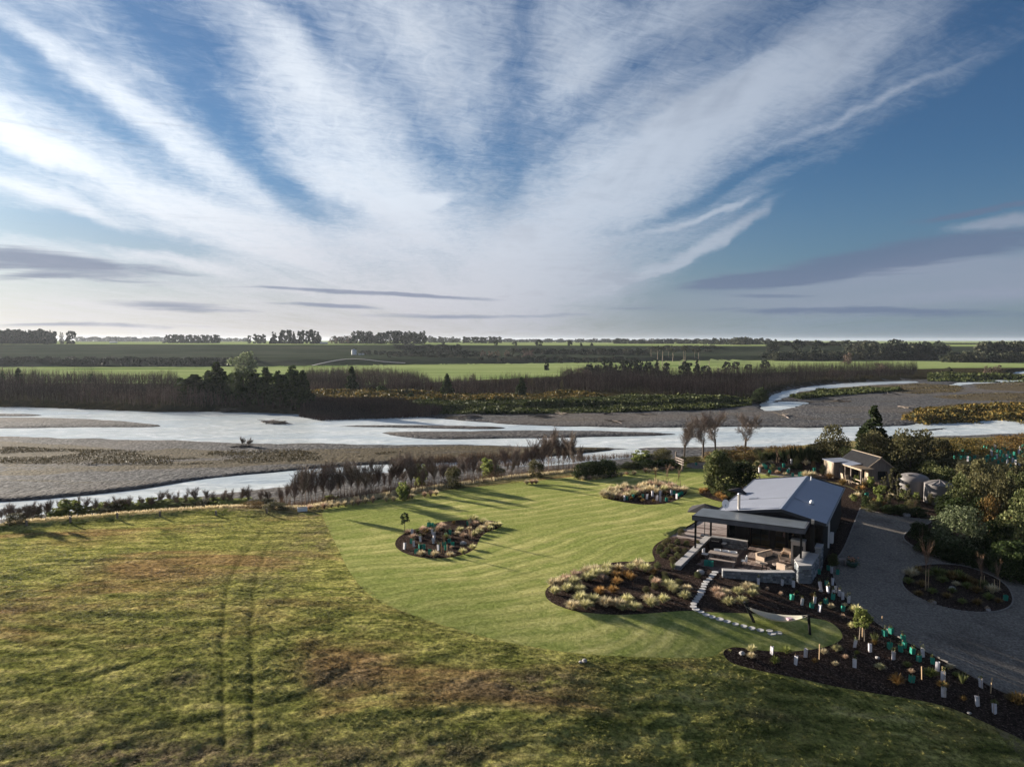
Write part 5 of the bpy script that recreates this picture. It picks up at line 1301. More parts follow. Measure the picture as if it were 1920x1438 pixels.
thicket('bare_willow_thicket', [([(-300, 700), (0, 702), (120, 706), (330, 710), (345, 740), (480, 756), (600, 768), (600, 776), (400, 769), (300, 771), (100, 764), (-300, 756)], .42),
                   ([(570, 706), (640, 700), (760, 704), (800, 716), (830, 734), (700, 734), (600, 736), (580, 733)], .16), ([(820, 718), (940, 720), (1050, 716), (1050, 738), (960, 742), (830, 742)], .06)],
        [L_['stem'], L_['stem2'], L_['stem3']], 30000, 4.3, 'dense dark brown leafless willow thicket along the far left river bank')
thicket('low_dark_brush', [([(570, 754), (700, 758), (830, 764), (820, 770), (705, 774), (600, 777), (560, 770)], 1.0)], [L_['stem'], L_['stem'], L_['stem2']], 9000, 1.9, 'low dark leafless brush at the water edge below the gorse flats')
thicket('bare_poplar_thicket', [([(1045, 708), (1120, 698), (1250, 702), (1340, 704), (1440, 694), (1560, 690), (1640, 688), (1715, 688), (1722, 700), (1700, 710), (1560, 716), (1470, 726), (1430, 742), (1330, 742), (1200, 738), (1060, 735)], .40)],
        [L_['stem'], L_['stem2'], L_['stem3']], 34000, 5.0, 'purplish brown bare thicket between pasture and braided river on the right')
thicket('bank_undergrowth', [([(515, 958), (600, 952), (720, 934), (860, 914), (1000, 896), (1090, 888), (1090, 878), (1000, 884), (860, 898), (720, 914), (600, 930), (520, 940)], 1.0)],
        L_['brown'], 4200, 1.3, 'tangled leafless undergrowth under the bare willows', .018, 6)
thicket('dry_bank_grass', [([(-100, 992), (0, 986), (200, 969), (400, 956), (560, 960), (600, 953), (720, 936), (900, 908), (1090, 888), (1090, 884), (900, 902), (720, 928), (600, 944), (400, 949), (200, 960), (0, 978), (-100, 984)], 1.0)],
        TUS['straw'], 14000, .45, 'dry straw coloured grass fringe along the river bank', .05, 3, 1.2)
thicket('island_scrub_twigs', [([(760, 850), (900, 843), (1040, 840), (1180, 836), (1190, 840), (1060, 850), (900, 860), (780, 866)], 1.0)], L_['brown'], 7000, 1.1, 'rusty brown scrub on the shingle island behind the willows', .03, 5)

def scrub(name, polys, mats, n, size, hgt, label, z=PLAIN_Z, thr=-9):
    P_ = []
    for poly, share in polys:
        p = scatter_poly(poly, int(n * share), z); p = p[fbm(p[:, 0] / 9, p[:, 1] / 6, 55, 4) > thr]; g = ground_z(p)
        hh = np.clip(fbm(p[:, 0] / 7, p[:, 1] / 7, 14, 3) + .45, .02, 1) * hgt
        P_.append(np.stack([p[:, 0], p[:, 1], g + hh * nr.uniform(.1, 1, len(p))], 1))
    c = np.concatenate(P_); sz = .62 * size * np.clip(c[:, 1] / 200, .4, 2.0)
    v, f = quads(c, sz, .3)
    return tag(link(name, fastmesh(name, v, f, mats)), label=label, kind='stuff')
scrub('gorse_scrub', [([(575, 733), (700, 738), (840, 742), (960, 742), (1060, 740), (1140, 745), (1060, 752), (900, 754), (740, 752), (640, 748)], .6), ([(1690, 778), (1720, 766), (1780, 758), (1850, 756), (1930, 752), (2100, 750), (2100, 776), (1930, 782), (1860, 787), (1790, 786), (1740, 785)], .4)],
      L_['gorse'], 44000, .62, 1.6, 'golden brown gorse scrub on the flats by the river')
L_['tawny'] = leaf('tawny_scrub', [(0.045, 0.038, 0.020), (0.10, 0.082, 0.042), (0.19, 0.15, 0.085)], .15)
L_['moss'] = leaf('mossy_scrub', [(0.03, 0.045, 0.014), (0.06, 0.075, 0.022), (0.12, 0.13, 0.045)], .15)
scrub('green_scrub', [([(690, 758), (800, 752), (960, 751), (1140, 746), (1300, 745), (1410, 745), (1410, 752), (1330, 760), (1100, 766), (960, 768), (800, 768), (700, 770)], .7), ([(1480, 738), (1540, 727), (1600, 724), (1680, 722), (1690, 727), (1560, 736), (1500, 742)], .15), ([(1740, 690 + 10), (1900, 704), (2100, 704), (2100, 711), (1900, 711), (1740, 710)], .15)],
      L_['moss'], 44000, .6, 1.3, 'dark green low scrub along the far shingle edge')
scrub('bar_scrub', [(q, 1 / 6) for q in SCRUB_PX[2:5]] + [([(0, 836), (130, 842), (300, 846), (480, 846), (620, 842), (760, 848), (640, 860), (480, 868), (300, 872), (150, 872), (0, 868)], .5)], L_['tawny'], 34000, .24, .28, 'patchy tawny scrub on the shingle bars', BED_Z, .02)
tuft_p = [scatter_poly([(-300, 1600), (-300, 1005), (0, 995), (400, 965), (598, 965), (612, 990), (640, 1050), (690, 1115), (800, 1165), (980, 1212), (1180, 1232), (1345, 1234), (1400, 1256), (1600, 1298), (1760, 1323), (1900, 1380), (2100, 1500), (2000, 1600)], 80000, 0)]
tp = tuft_p[0]
# tufts: instanced, coloured by the patch they grow in
d0 = fbm(tp[:, 0] / 2.2, tp[:, 1] / 1.4, 61, 3) > -.30
dg = np.minimum(sdist(tp[:, 0], tp[:, 1], smooth(lineA, 2, False), False), sdist(tp[:, 0], tp[:, 1], smooth(lineB, 2, False), False)) > .22
inb = in_poly(tp[:, 0], tp[:, 1], BED_MAIN) | in_poly(tp[:, 0], tp[:, 1], LAWN)
tp = tp[d0 & dg & ~inb]
lq = np.array(LAWN); seg = []
for i in range(len(lq)):
    a = lq[i]; b = lq[(i + 1) % len(lq)]; k = int(np.hypot(*(b - a)) * 7)
    for j in range(k): seg.append(a + (b - a) * rnd.random() + nr.normal(0, .16, 2))
seg = np.array(seg); seg = seg[in_poly(seg[:, 0], seg[:, 1], np.array(pl([(590, 960), (640, 960), (700, 1100), (1000, 1190), (1380, 1200), (1380, 1260), (900, 1260), (600, 1150), (560, 980)], 0)))]
tp = np.concatenate([tp, seg])
from mathutils.kdtree import KDTree
fz = np.where(ZONE == 0)[0]; fvi = np.unique(TRI[fz]); kd = KDTree(len(fvi))
for i, k in enumerate(fvi): kd.insert((V3[k, 0], V3[k, 1], 0), int(k))
kd.balance()
dryv = np.array([DRY[kd.find((a, b, 0))[1]] for a, b in tp])
def mat_tuft():
    m, t, b = base_mat('paddock_tufts', 0.8, 0.15)
    p = pos(t); c, _ = grass_colour(t, p, 'field')
    at = t.n('ShaderNodeAttribute', attribute_name='dry', attribute_type='INSTANCER').outputs['Fac']
    c = t.mix(t.m('MULTIPLY', at, .8), c, (0.20, 0.155, 0.10))
    oi = t.n('ShaderNodeObjectInfo').outputs['Random']; g = t.n('ShaderNodeNewGeometry').outputs['Random Per Island']
    k = t.m('ADD', t.m('MULTIPLY', oi, .8), t.m('ADD', t.m('MULTIPLY', g, .5), .75))
    c = t.mix(1.0, c, t.xyz(k, k, k), 'MULTIPLY'); t.l(c, b.inputs['Base Color'])
    tr = t.n('ShaderNodeBsdfTranslucent'); t.l(c, tr.inputs[0]); mx = t.n('ShaderNodeMixShader'); mx.inputs[0].default_value = .3
    out = next(q for q in m.node_tree.nodes if q.type == 'OUTPUT_MATERIAL'); t.l(b.outputs[0], mx.inputs[1]); t.l(tr.outputs[0], mx.inputs[2]); t.l(mx.outputs[0], out.inputs[0])
    return m
TM = mat_tuft()
tcol = bpy.data.collections.new('tuft_kinds')
for i in range(4):
    tcol.objects.link(bpy.data.objects.new('tuft', tussock_mesh('grass_tuft', TM, 44, 1.7, 90 + i, .028)))
def tuft_field(name, pts, dry, scale, label, colt):
    me = bpy.data.meshes.new(name); me.vertices.add(len(pts)); me.vertices.foreach_set('co', np.asarray(pts, np.float32).ravel())
    a = me.attributes.new('dry', 'FLOAT', 'POINT'); a.data.foreach_set('value', np.asarray(dry, np.float32))
    a = me.attributes.new('size', 'FLOAT', 'POINT'); a.data.foreach_set('value', np.asarray(scale, np.float32))
    o = tag(link(name, me), label=label, kind='stuff')
    ng = bpy.data.node_groups.new(name, 'GeometryNodeTree')
    ng.interface.new_socket('Geometry', in_out='INPUT', socket_type='NodeSocketGeometry'); ng.interface.new_socket('Geometry', in_out='OUTPUT', socket_type='NodeSocketGeometry')
    N = ng.nodes; gi = N.new('NodeGroupInput'); go = N.new('NodeGroupOutput'); ip = N.new('GeometryNodeInstanceOnPoints'); ci = N.new('GeometryNodeCollectionInfo')
    ci.inputs['Collection'].default_value = colt; ci.inputs['Separate Children'].default_value = True; ci.inputs['Reset Children'].default_value = True
    ip.inputs['Pick Instance'].default_value = True
    rv = N.new('FunctionNodeRandomValue'); rv.data_type = 'FLOAT_VECTOR'; rv.inputs[0].default_value = (-.2, -.2, 0); rv.inputs[1].default_value = (.2, .2, 6.28)
    na = N.new('GeometryNodeInputNamedAttribute'); na.data_type = 'FLOAT'; na.inputs[0].default_value = 'size'
    cx = N.new('ShaderNodeCombineXYZ'); mu = N.new('ShaderNodeMath'); mu.operation = 'MULTIPLY'; mu.inputs[1].default_value = .55
    Lk = ng.links.new
    Lk(gi.outputs[0], ip.inputs['Points']); Lk(ci.outputs[0], ip.inputs['Instance']); Lk(rv.outputs[0], ip.inputs['Rotation'])
    Lk(na.outputs[0], cx.inputs[0]); Lk(na.outputs[0], cx.inputs[1]); Lk(na.outputs[0], mu.inputs[0]); Lk(mu.outputs[0], cx.inputs[2]); Lk(cx.outputs[0], ip.inputs['Scale'])
    Lk(ip.outputs[0], go.inputs[0])
    md = o.modifiers.new('scatter', 'NODES'); md.node_group = ng
    return o
tuft_field('paddock_grass', np.stack([tp[:, 0], tp[:, 1], ground_z(tp) - .03], 1), dryv, nr.uniform(.08, .25, len(tp)) * (1 + .5 * fbm(tp[:, 0] / 4, tp[:, 1] / 3, 77, 2)), 'tufts of rough grass all over the paddock', tcol)

# ------------------------------------------------------------------ the house (local frame: u across, v into depth)
OX, OY, HA = 16.26, 54.86, rad(-29.5)
FZ = -.42
def hloc(px, py, z):
    x, y = P(px, py, z); dx, dy = x - OX, y - OY
    return (dx * math.cos(HA) + dy * math.sin(HA), -dx * math.sin(HA) + dy * math.cos(HA))
def hw(u, v, z=0.0): return Vector((OX + u * math.cos(HA) - v * math.sin(HA), OY + u * math.sin(HA) + v * math.cos(HA), z))
B = {
 'roof': solid('ribbed_steel_roof', (0.36, 0.38, 0.44), 0.5, 0, .05, .6, spec=.4),
 'roofdark': solid('dark_steel_trim', (0.035, 0.038, 0.045), 0.45, .2, .1),
 'trim': solid('grey_flashing', (0.22, 0.24, 0.29), 0.45, .3, .08),
 'perg': solid('dark_steel_canopy', (0.12, 0.135, 0.15), 0.5, .2, .2, 1.2),
 'fascia': solid('dark_grey_fascia', (0.085, 0.088, 0.105), 0.6, 0, .2, 2.0),
 'black': solid('black_stained_cladding', (0.012, 0.012, 0.013), 0.75, 0, .3, 6, spec=.15, stretch=(6, 6, .4)),
 'blacksteel': solid('black_steel', (0.010, 0.010, 0.011), 0.6, .1, .2, spec=.2),
 'cap': solid('bluestone_capping', (0.36, 0.345, 0.335), 0.75, 0, .16, 2.5, .2),
 'stone': leaf('river_stone', [(0.09, 0.10, 0.115), (0.19, 0.205, 0.23), (0.34, 0.355, 0.38)], 0, .8, 0),
 'mortar': solid('pale_mortar', (0.20, 0.20, 0.20), .9, 0, .2, 8),
 'plaster': solid('warm_plaster', (0.42, 0.36, 0.31), .85, 0, .1, 4),
 'deckA': solid('weathered_deck_board', (0.215, 0.165, 0.145), .8, 0, .25, 3, .3, stretch=(1, 8, 1)),
 'deckB': solid('pale_deck_board', (0.33, 0.275, 0.25), .8, 0, .22, 3, .3, stretch=(1, 8, 1)),
 'deckC': solid('brown_deck_board', (0.13, 0.09, 0.078), .8, 0, .25, 3, .3, stretch=(1, 8, 1)),
 'patio': solid('brown_patio_board', (0.125, 0.095, 0.085), .85, 0, .3, 3, .3),
 'wood': solid('grey_teak', (0.27, 0.22, 0.19), .75, 0, .25, 4, stretch=(1, 8, 1)),
 'pine_wood': solid('golden_timber', (0.44, 0.27, 0.11), .6, 0, .2, 3),
 'linen': solid('beige_cushion_cloth', (0.48, 0.37, 0.28), .9, 0, .1, 6),
 'dark_linen': solid('charcoal_cushion_cloth', (0.05, 0.05, 0.052), .9, 0, .2, 6),
 'white': solid('white_paint', (0.78, 0.77, 0.76), .5, 0, .05),
 'canvas': solid('charcoal_umbrella_canvas', (0.030, 0.027, 0.028), .85, 0, .2, 5),
 'steel': solid('brushed_flue_steel', (0.55, 0.50, 0.45), .35, .6, .15, 8),
 'pink': solid('pink_cloth', (0.50, 0.10, 0.16), .85), 'lilac': solid('lilac_cloth', (0.42, 0.30, 0.36), .85), 'navy': solid('navy_checked_cloth', (0.03, 0.035, 0.08), .85, 0, .6, 22),
 'aquab': MG['aqua'], 'rock': solid('pale_boulder', (0.30, 0.28, 0.27), .85, 0, .3, 3, .5, 12), 'slabstone': solid('pale_paving_stone', (0.42, 0.41, 0.40), .8, 0, .12, 3, .2),
 'shedwood': solid('weathered_board_wall', (0.19, 0.155, 0.13), .85, 0, .3, 3, .3, stretch=(5, 5, .3)), 'shedroof': solid('dark_corrugated_roof', (0.028, 0.028, 0.031), .9, 0, .15, 2, spec=.08), 'palewood': solid('pale_pine_timber', (0.34, 0.265, 0.19), .8, 0, .15, 4),
 'tank': solid('grey_poly_tank', (0.165, 0.15, 0.145), .55, 0, .06, 2), 'concrete': solid('pale_concrete_edge', (0.36, 0.34, 0.32), .85, 0, .15, 5),
 'edge': solid('timber_edging', (0.20, 0.18, 0.165), .85, 0, .25, 5), 'soil': M['bed'], 'terracotta': solid('terracotta_flowers', (0.55, 0.24, 0.14), .8, 0, .4, 20),
}
def mat_glass():
    m, t, b = base_mat('window_glass', .04, .5)
    b.inputs['Base Color'].default_value = (.02, .025, .03, 1)
    tr = t.n('ShaderNodeBsdfTransparent'); tr.inputs[0].default_value = (.75, .8, .8, 1); mx = t.n('ShaderNodeMixShader'); mx.inputs[0].default_value = .22
    out = next(q for q in m.node_tree.nodes if q.type == 'OUTPUT_MATERIAL'); t.l(tr.outputs[0], mx.inputs[1]); t.l(b.outputs[0], mx.inputs[2]); t.l(mx.outputs[0], out.inputs[0])
    return m
B['glass'] = mat_glass()

W_, LEN, RU, ZE, ZR = 7.45, 14.9, 4.5, 2.62, 3.34
house = empty('house', (OX, OY, 0), HA); tag(house, 'low black clad house with wide ribbed blue grey metal gable roof', 'house', kind='thing')
def sub(mb, name, parent): return mb.build(name, parent)
def roof_side(u0, z0, u1, z1):
    m = MB(); th = .07
    m.slab([(u0, 0, z0), (u1, 0, z1), (u1, LEN, z1), (u0, LEN, z0)], th, B['roof'])
    nrm = Vector((-(z1 - z0), 0, (u1 - u0))).normalized()
    if nrm.z < 0: nrm = -nrm
    n = int(LEN / .38)
    for i in range(n):
        v = .19 + i * LEN / n
        a = Vector((u0, v, z0)); b = Vector((u1, v, z1)); w2 = .022
        m.slab([a + nrm * .03 + Vector((0, -w2, 0)), b + nrm * .03 + Vector((0, -w2, 0)), b + nrm * .03 + Vector((0, w2, 0)), a + nrm * .03 + Vector((0, w2, 0))], .028, B['roof'])
    return m
r1 = sub(roof_side(-.15, ZE - .02, RU - .06, ZR - .01), 'roof', house); r2 = sub(roof_side(W_ + .15, ZE - .02, RU + .06, ZR - .01), 'roof', house)
r1['label'] = 'left roof slope, lit pale grey'; r2['label'] = 'right roof slope in bluer light'
m = MB()
for sgn, u1, z1 in ((-1, -.15 + 4.2, 0), (1, 0, 0)): pass
m.slab([(RU - .22, -.03, ZR + .01), (RU, -.03, ZR + .06), (RU, LEN + .03, ZR + .06), (RU - .22, LEN + .03, ZR + .01)], .02, B['trim'])
m.slab([(RU, -.03, ZR + .06), (RU + .22, -.03, ZR + .01), (RU + .22, LEN + .03, ZR + .01), (RU, LEN + .03, ZR + .06)], .02, B['trim']); sub(m, 'ridge_cap', house)
for u in (-.22, W_ + .22):
    m = MB(); m.box((u, LEN / 2, ZE - .07), (.13, LEN + .1, .12), B['trim']); m.box((u, LEN / 2, ZE - .008), (.07, LEN + .06, .01), B['roofdark']); sub(m, 'gutter', house)
for v, nm in ((-.05, 'barge_board'), (LEN + .05, 'barge_board')):
    for (ua, za, ub, zb) in ((-.2, ZE, RU, ZR), (RU, ZR, W_ + .2, ZE)):
        m = MB(); m.slab([(ua, v - .04, za + .05), (ub, v - .04, zb + .05), (ub, v + .04, zb + .05), (ua, v + .04, za + .05)], .22, B['roofdark']); sub(m, nm, house)
m = MB(); m.add([(0, .06, 2.30), (W_, .06, 2.30), (W_, .06, ZE - .09), (RU, .06, ZR - .09), (0, .06, ZE - .09), (0, .16, 2.30), (W_, .16, 2.30), (W_, .16, ZE - .09), (RU, .16, ZR - .09), (0, .16, ZE - .09)],
      [(0, 1, 2, 3, 4), (9, 8, 7, 6, 5), (0, 5, 6, 1), (1, 6, 7, 2), (2, 7, 8, 3), (3, 8, 9, 4), (4, 9, 5, 0)], B['black']); sub(m, 'gable', house)
def wallbox(u0, u1, v0, v1, z0=-.9, z1=2.52, mat='black', name='wall', par=house):
    m = MB(); m.box(((u0 + u1) / 2, (v0 + v1) / 2, (z0 + z1) / 2), (u1 - u0, v1 - v0, z1 - z0), B[mat]); return sub(m, name, par)
wallbox(W_ - .15, W_, .17, LEN - .1); wallbox(.0, .15, 2.57, LEN - .1); wallbox(.0, W_, LEN - .1, LEN)
wallbox(1.66, 1.80, 2.52, 2.71)
# front of the left block, round its window
wu0, wu1, wz0, wz1 = .16, .70, .15, 1.7
wallbox(.0, wu0, 2.45, 2.57); wallbox(wu1, 1.66, 2.45, 2.57); wallbox(wu0, wu1, 2.45, 2.57, -.9, wz0); wallbox(wu0, wu1, 2.45, 2.57, wz1, 2.52)
def window(u0, u1, v, z0, z1, nm='window', par=house, mull=1):
    m = MB(); t = .05
    m.box(((u0 + u1) / 2, v, z1 - t / 2), (u1 - u0, .07, t), B['blacksteel']); m.box(((u0 + u1) / 2, v, z0 + t / 2), (u1 - u0, .07, t), B['blacksteel'])
    for k in range(mull + 2):
        uu = u0 + t / 2 + (u1 - u0 - t) * k / (mull + 1); m.box((uu, v, (z0 + z1) / 2), (t, .068, z1 - z0 - 2 * t - .002), B['blacksteel'])
    o = sub(m, nm, par)
    g = MB(); g.box(((u0 + u1) / 2, v + .012, (z0 + z1) / 2), (u1 - u0 - 2 * t, .012, z1 - z0 - 2 * t), B['glass']); sub(g, 'pane', o)
    return o
window(wu0, wu1, 2.51, wz0, wz1, mull=0)
# recessed glazed front
DV = 2.72
for a, b in ((1.81, 1.86), (3.36, 3.66), (4.5, 4.62), (5.1, 5.45), (5.95, 6.2), (6.9, W_ - .16)): wallbox(a, b, DV, DV + .12)
wallbox(1.81, W_ - .16, DV + .003, DV + .117, 1.72, 2.52); wallbox(6.2, 6.9, DV + .004, DV + .116, -.9, .4)
window(1.87, 3.35, DV + .06, FZ + .05, 1.71, 'sliding_door', mull=1); window(3.67, 4.49, DV + .06, FZ + .05, 1.71, 'sliding_door', mull=0); window(4.63, 5.09, DV + .06, FZ + .05, 1.71, 'sliding_door', mull=0)
window(6.21, 6.89, DV + .06, .41, 1.71, 'window', mull=1); window(5.46, 5.94, DV + .06, FZ + .05, 1.71, 'door', mull=0)
m = MB(); m.box((W_ / 2, 8.4, FZ - .06), (W_ - .4, 11.2, .12), B['pine_wood']); sub(m, 'floor', house)
m = MB(); m.box((W_ / 2, 6.4, 1.0), (W_ - .4, .1, 2.8), B['plaster']); sub(m, 'inner_wall', house)
for u in (W_ + .1,):
    m = MB(); m.box((u, 3.0, 1.2), (.12, .12, 2.2), B['white']); sub(m, 'downpipe', house)
m = MB(); m.box((W_ + .14, 5.0, .4), (.24, .5, .8), B['white']); sub(m, 'meter_box', house)
# flashing lines, vents on the roof
m = MB(); m.slab([(RU + .25, 4.6, ZR + .015), (6.0, 4.35, ZR - .33 + .005), (6.0, 4.55, ZR - .33 + .005), (RU + .25, 4.85, ZR + .015)], .012, B['trim']); sub(m, 'flashing', house)
m = MB(); m.slab([(-.1, 4.45, ZE + .04), (RU - .25, 4.45, ZR + .02), (RU - .25, 4.53, ZR + .02), (-.1, 4.53, ZE + .04)], .012, B['roofdark']); sub(m, 'roof_joint', house)
m = MB(); m.lathe([(.04, 0), (.12, .03), (.17, .12), (.16, .22), (.09, .30), (.001, .33)], (6.1, 4.6, 3.0), B['white'], 12); m.lathe([(.2, -.06), (.2, .01), (.10, .05)], (6.1, 4.6, 3.0), B['trim'], 12)
o = m.build('roof_vent', house, None, 0, True)
m = MB(); m.tube([(5.0, 13.5, 3.2), (5.0, 13.5, 3.62)], .05, B['white'], 8); sub(m, 'vent_pipe', house)
m = MB(); m.box((1.6, 4.9, ZE + .3), (.7, .3, .05), B['trim'], 0, ('Y', -.14)); sub(m, 'skylight', house)
# flue
m = MB(); m.tube([(1.25, .9, 2.7), (1.25, .9, 3.95)], .11, B['steel'], 12); m.tube([(1.25, .9, 3.98), (1.25, .9, 4.06)], [.13, .10], B['trim'], 12); m.tube([(1.25, .9, 3.95), (1.25, .9, 3.98)], .05, B['trim'], 8)
sub(m, 'chimney_flue', house)
# satellite dish
dish = empty('satellite_dish', hw(.25, .75, 2.68), HA); tag(dish, 'small pale satellite dish on the front left corner of the roof', 'satellite dish', kind='thing')
m = MB(); pr = [(0.001, -.05), (.12, -.04), (.22, -.01), (.28, .03)]; m.lathe(pr, (0, 0, 0), B['white'], 18); o = m.build('reflector', dish, (0, 0, .45), 0, True); o.rotation_euler = (rad(75), 0, rad(15)); o.scale = (1, 1.25, 1)
m = MB(); m.tube([(0, .1, 0), (0, .05, .4)], .022, B['blacksteel'], 6); sub(m, 'mast', dish); m = MB(); m.tube([(0, -.03, .25), (.1, -.38, .42)], .014, B['blacksteel'], 5); m.box((.1, -.38, .45), (.05, .05, .08), B['trim']); sub(m, 'feed_arm', dish)

# canopy in front of the house
can = empty('patio_canopy', (OX, OY, 0), HA); tag(can, 'flat dark metal patio canopy on black posts in front of the house', 'canopy', kind='thing')
cu0, cu1, cv0, cv1 = -1.38, 6.5, -2.8, -.09
m = MB(); m.slab([(cu0 + .08, cv0 + .08, 2.76), (cu1 - .08, cv0 + .08, 2.70), (cu1 - .08, cv1, 2.74), (cu0 + .08, cv1, 2.80)], .06, B['perg']); sub(m, 'roof', can)
for nm, c, d in (('fascia', ((cu0 + cu1) / 2, cv0, 2.58), (cu1 - cu0 + .1, .07, .34)), ('fascia', (cu0, (cv0 + cv1) / 2 + .04, 2.58), (.07, cv1 - cv0 - .01, .34)), ('fascia', (cu1, (cv0 + cv1) / 2 + .04, 2.58), (.07, cv1 - cv0 - .01, .34))):
    m = MB(); m.box(c, d, B['fascia']); sub(m, nm, can)
m = MB(); m.box(((cu0 + cu1) / 2, cv0, 2.775), (cu1 - cu0 + .14, .12, .03), B['blacksteel']); sub(m, 'drip_edge', can)
for k in range(9):
    m = MB(); m.box((cu0 + .5 + k * .87, (cv0 + cv1) / 2, 2.56), (.07, cv1 - cv0 - .16, .16), B['blacksteel']); sub(m, 'rafter', can)
for u, v, zb in ((-1.2, -2.62, .26), (-1.0, 1.3, .26), (6.3, -2.75, .66), (5.1, 2.6, FZ)):
    m = MB(); m.box((u, v, (zb + (2.40 if v < 0 else 2.5)) / 2), (.13, .13, (2.40 if v < 0 else 2.5) - zb), B['blacksteel']); sub(m, 'post', can)
m = MB(); m.box((-1.1, .62, 2.47), (.1, 1.4, .2), B['blacksteel']); sub(m, 'beam', can)

# stone walls: capping + every visible stone standing proud of the mortar
def stone_wall(label, path, th, ztop, zbot, closed=False, capw=.05, capt=.07):
    """path: centre line in house coordinates"""
    o = empty('stone_wall', (OX, OY, 0), HA); tag(o, label, 'stone wall', kind='thing')
    core = MB(); st = MB(); rg = random.Random(len(label))
    for (a, b) in zip(path[:-1], path[1:]):
        a = Vector((*a, 0)); b = Vector((*b, 0)); d = (b - a); L = d.length; d.normalize(); n = Vector((-d.y, d.x, 0)); mid = (a + b) / 2; ang = math.atan2(d.y, d.x)
        core.box((mid.x, mid.y, (zbot + ztop - capt) / 2), (L, th - .05, ztop - capt - zbot), B['mortar'], ang)
        for side in (-1, 1):
            z = zbot
            while z < ztop - capt - .06:
                hh = min(rg.uniform(.10, .17), ztop - capt - z); x = -.02
                while x < L:
                    ww = rg.uniform(.14, .34); ww = min(ww, L + .02 - x)
                    if ww > .05:
                        c = a + d * (x + ww / 2) + n * side * (th / 2 - .02 + rg.uniform(0, .02)); g = .012; f0 = rg.uniform(.03, .055)
                        hx, hz = ww / 2 - g, hh / 2 - g; vs = []
                        for (ox, oz, oy) in ((-hx, -hz, -.03), (hx, -hz, -.03), (hx, hz, -.03), (-hx, hz, -.03), (-hx * .75, -hz * .7, f0), (hx * .8, -hz * .75, f0), (hx * .7, hz * .8, f0), (-hx * .8, hz * .7, f0)):
                            vs.append(c + d * (ox + rg.uniform(-.008, .008)) + n * side * oy + Vector((0, 0, z + hh / 2 + oz + rg.uniform(-.006, .006))))
                        fs = [(4, 5, 6, 7), (0, 1, 5, 4), (1, 2, 6, 5), (2, 3, 7, 6), (3, 0, 4, 7)]
                        if side > 0: fs = [f[::-1] for f in fs]
                        st.add(vs, fs, B['stone'])
                    x += ww
                z += hh
        k = max(1, round(L / .75))
        for i in range(k):
            c = a + d * (L * (i + .5) / k); m = MB(); m.box((c.x, c.y, ztop - capt / 2), (L / k - .012, th + 2 * capw, capt), B['cap'], ang); m.build('capping_stone', o)
    core.build('wall_core', o); s = st.build('stone_facing', o); s['kind'] = 'stuff'
    return o
stone_wall('left low stone wall running from the lawn bed up beside the deck', [(-1.17, -7.45), (-1.17, 1.08)], .42, .27, -.95)
stone_wall('back low stone wall between the dining table and the house window', [(-.95, 1.28), (1.9, 1.20)], .34, .27, -.7)
stone_wall('front stone wall curving round the patio above the pale tussocks', [(1.82, -6.95), (4.3, -6.05), (6.15, -4.95)], .38, .33, -1.25)
# bench block and tall corner
blk = empty('stone_bench', (OX, OY, 0), HA); tag(blk, 'wide raised stone bench block at the right corner of the patio', 'stone bench', kind='thing')
bp = [(5.98, -3.25), (6.40, -4.6), (7.15, -4.1), (7.30, -1.1), (6.75, -.75), (6.2, -.9)]
m = MB(); m.prism(bp, -1.3, .58, B['mortar']); sub(m, 'block_core', blk)
m = MB(); cx_ = sum(p[0] for p in bp) / 6; cy_ = sum(p[1] for p in bp) / 6; m.prism([(cx_ + (p[0] - cx_) * 1.05, cy_ + (p[1] - cy_) * 1.02) for p in bp], .58, .66, B['cap']); sub(m, 'bench_top', blk)
st = MB(); rg = random.Random(3)
for i in range(6):
    a = Vector((*bp[i], 0)); b = Vector((*bp[(i + 1) % 6], 0)); d = b - a; L = d.length; d.normalize(); n = Vector((d.y, -d.x, 0)); z = -1.2
    while z < .5:
        hh = min(rg.uniform(.10, .17), .575 - z); x = 0
        while x < L - .03:
            ww = min(rg.uniform(.14, .34), L - x); g = .012; c = a + d * (x + ww / 2); hx, hz = ww / 2 - g, hh / 2 - g; f0 = rg.uniform(.02, .05)
            if hx > .02:
                vs = [c + d * ox + n * oy + Vector((0, 0, z + hh / 2 + oz)) for (ox, oz, oy) in ((-hx, -hz, 0), (hx, -hz, 0), (hx, hz, 0), (-hx, hz, 0), (-hx * .75, -hz * .7, f0), (hx * .8, -hz * .75, f0), (hx * .7, hz * .8, f0), (-hx * .8, hz * .7, f0))]
                st.add(vs, [(4, 5, 6, 7), (0, 1, 5, 4), (1, 2, 6, 5), (2, 3, 7, 6), (3, 0, 4, 7)], B['stone'])
            x += ww
        z += hh
s = st.build('stone_facing', blk); s['kind'] = 'stuff'
stone_wall('tall stone wall with capping at the right corner of the house', [(7.25, -1.05), (7.25, .12)], .40, 1.12, -1.1)
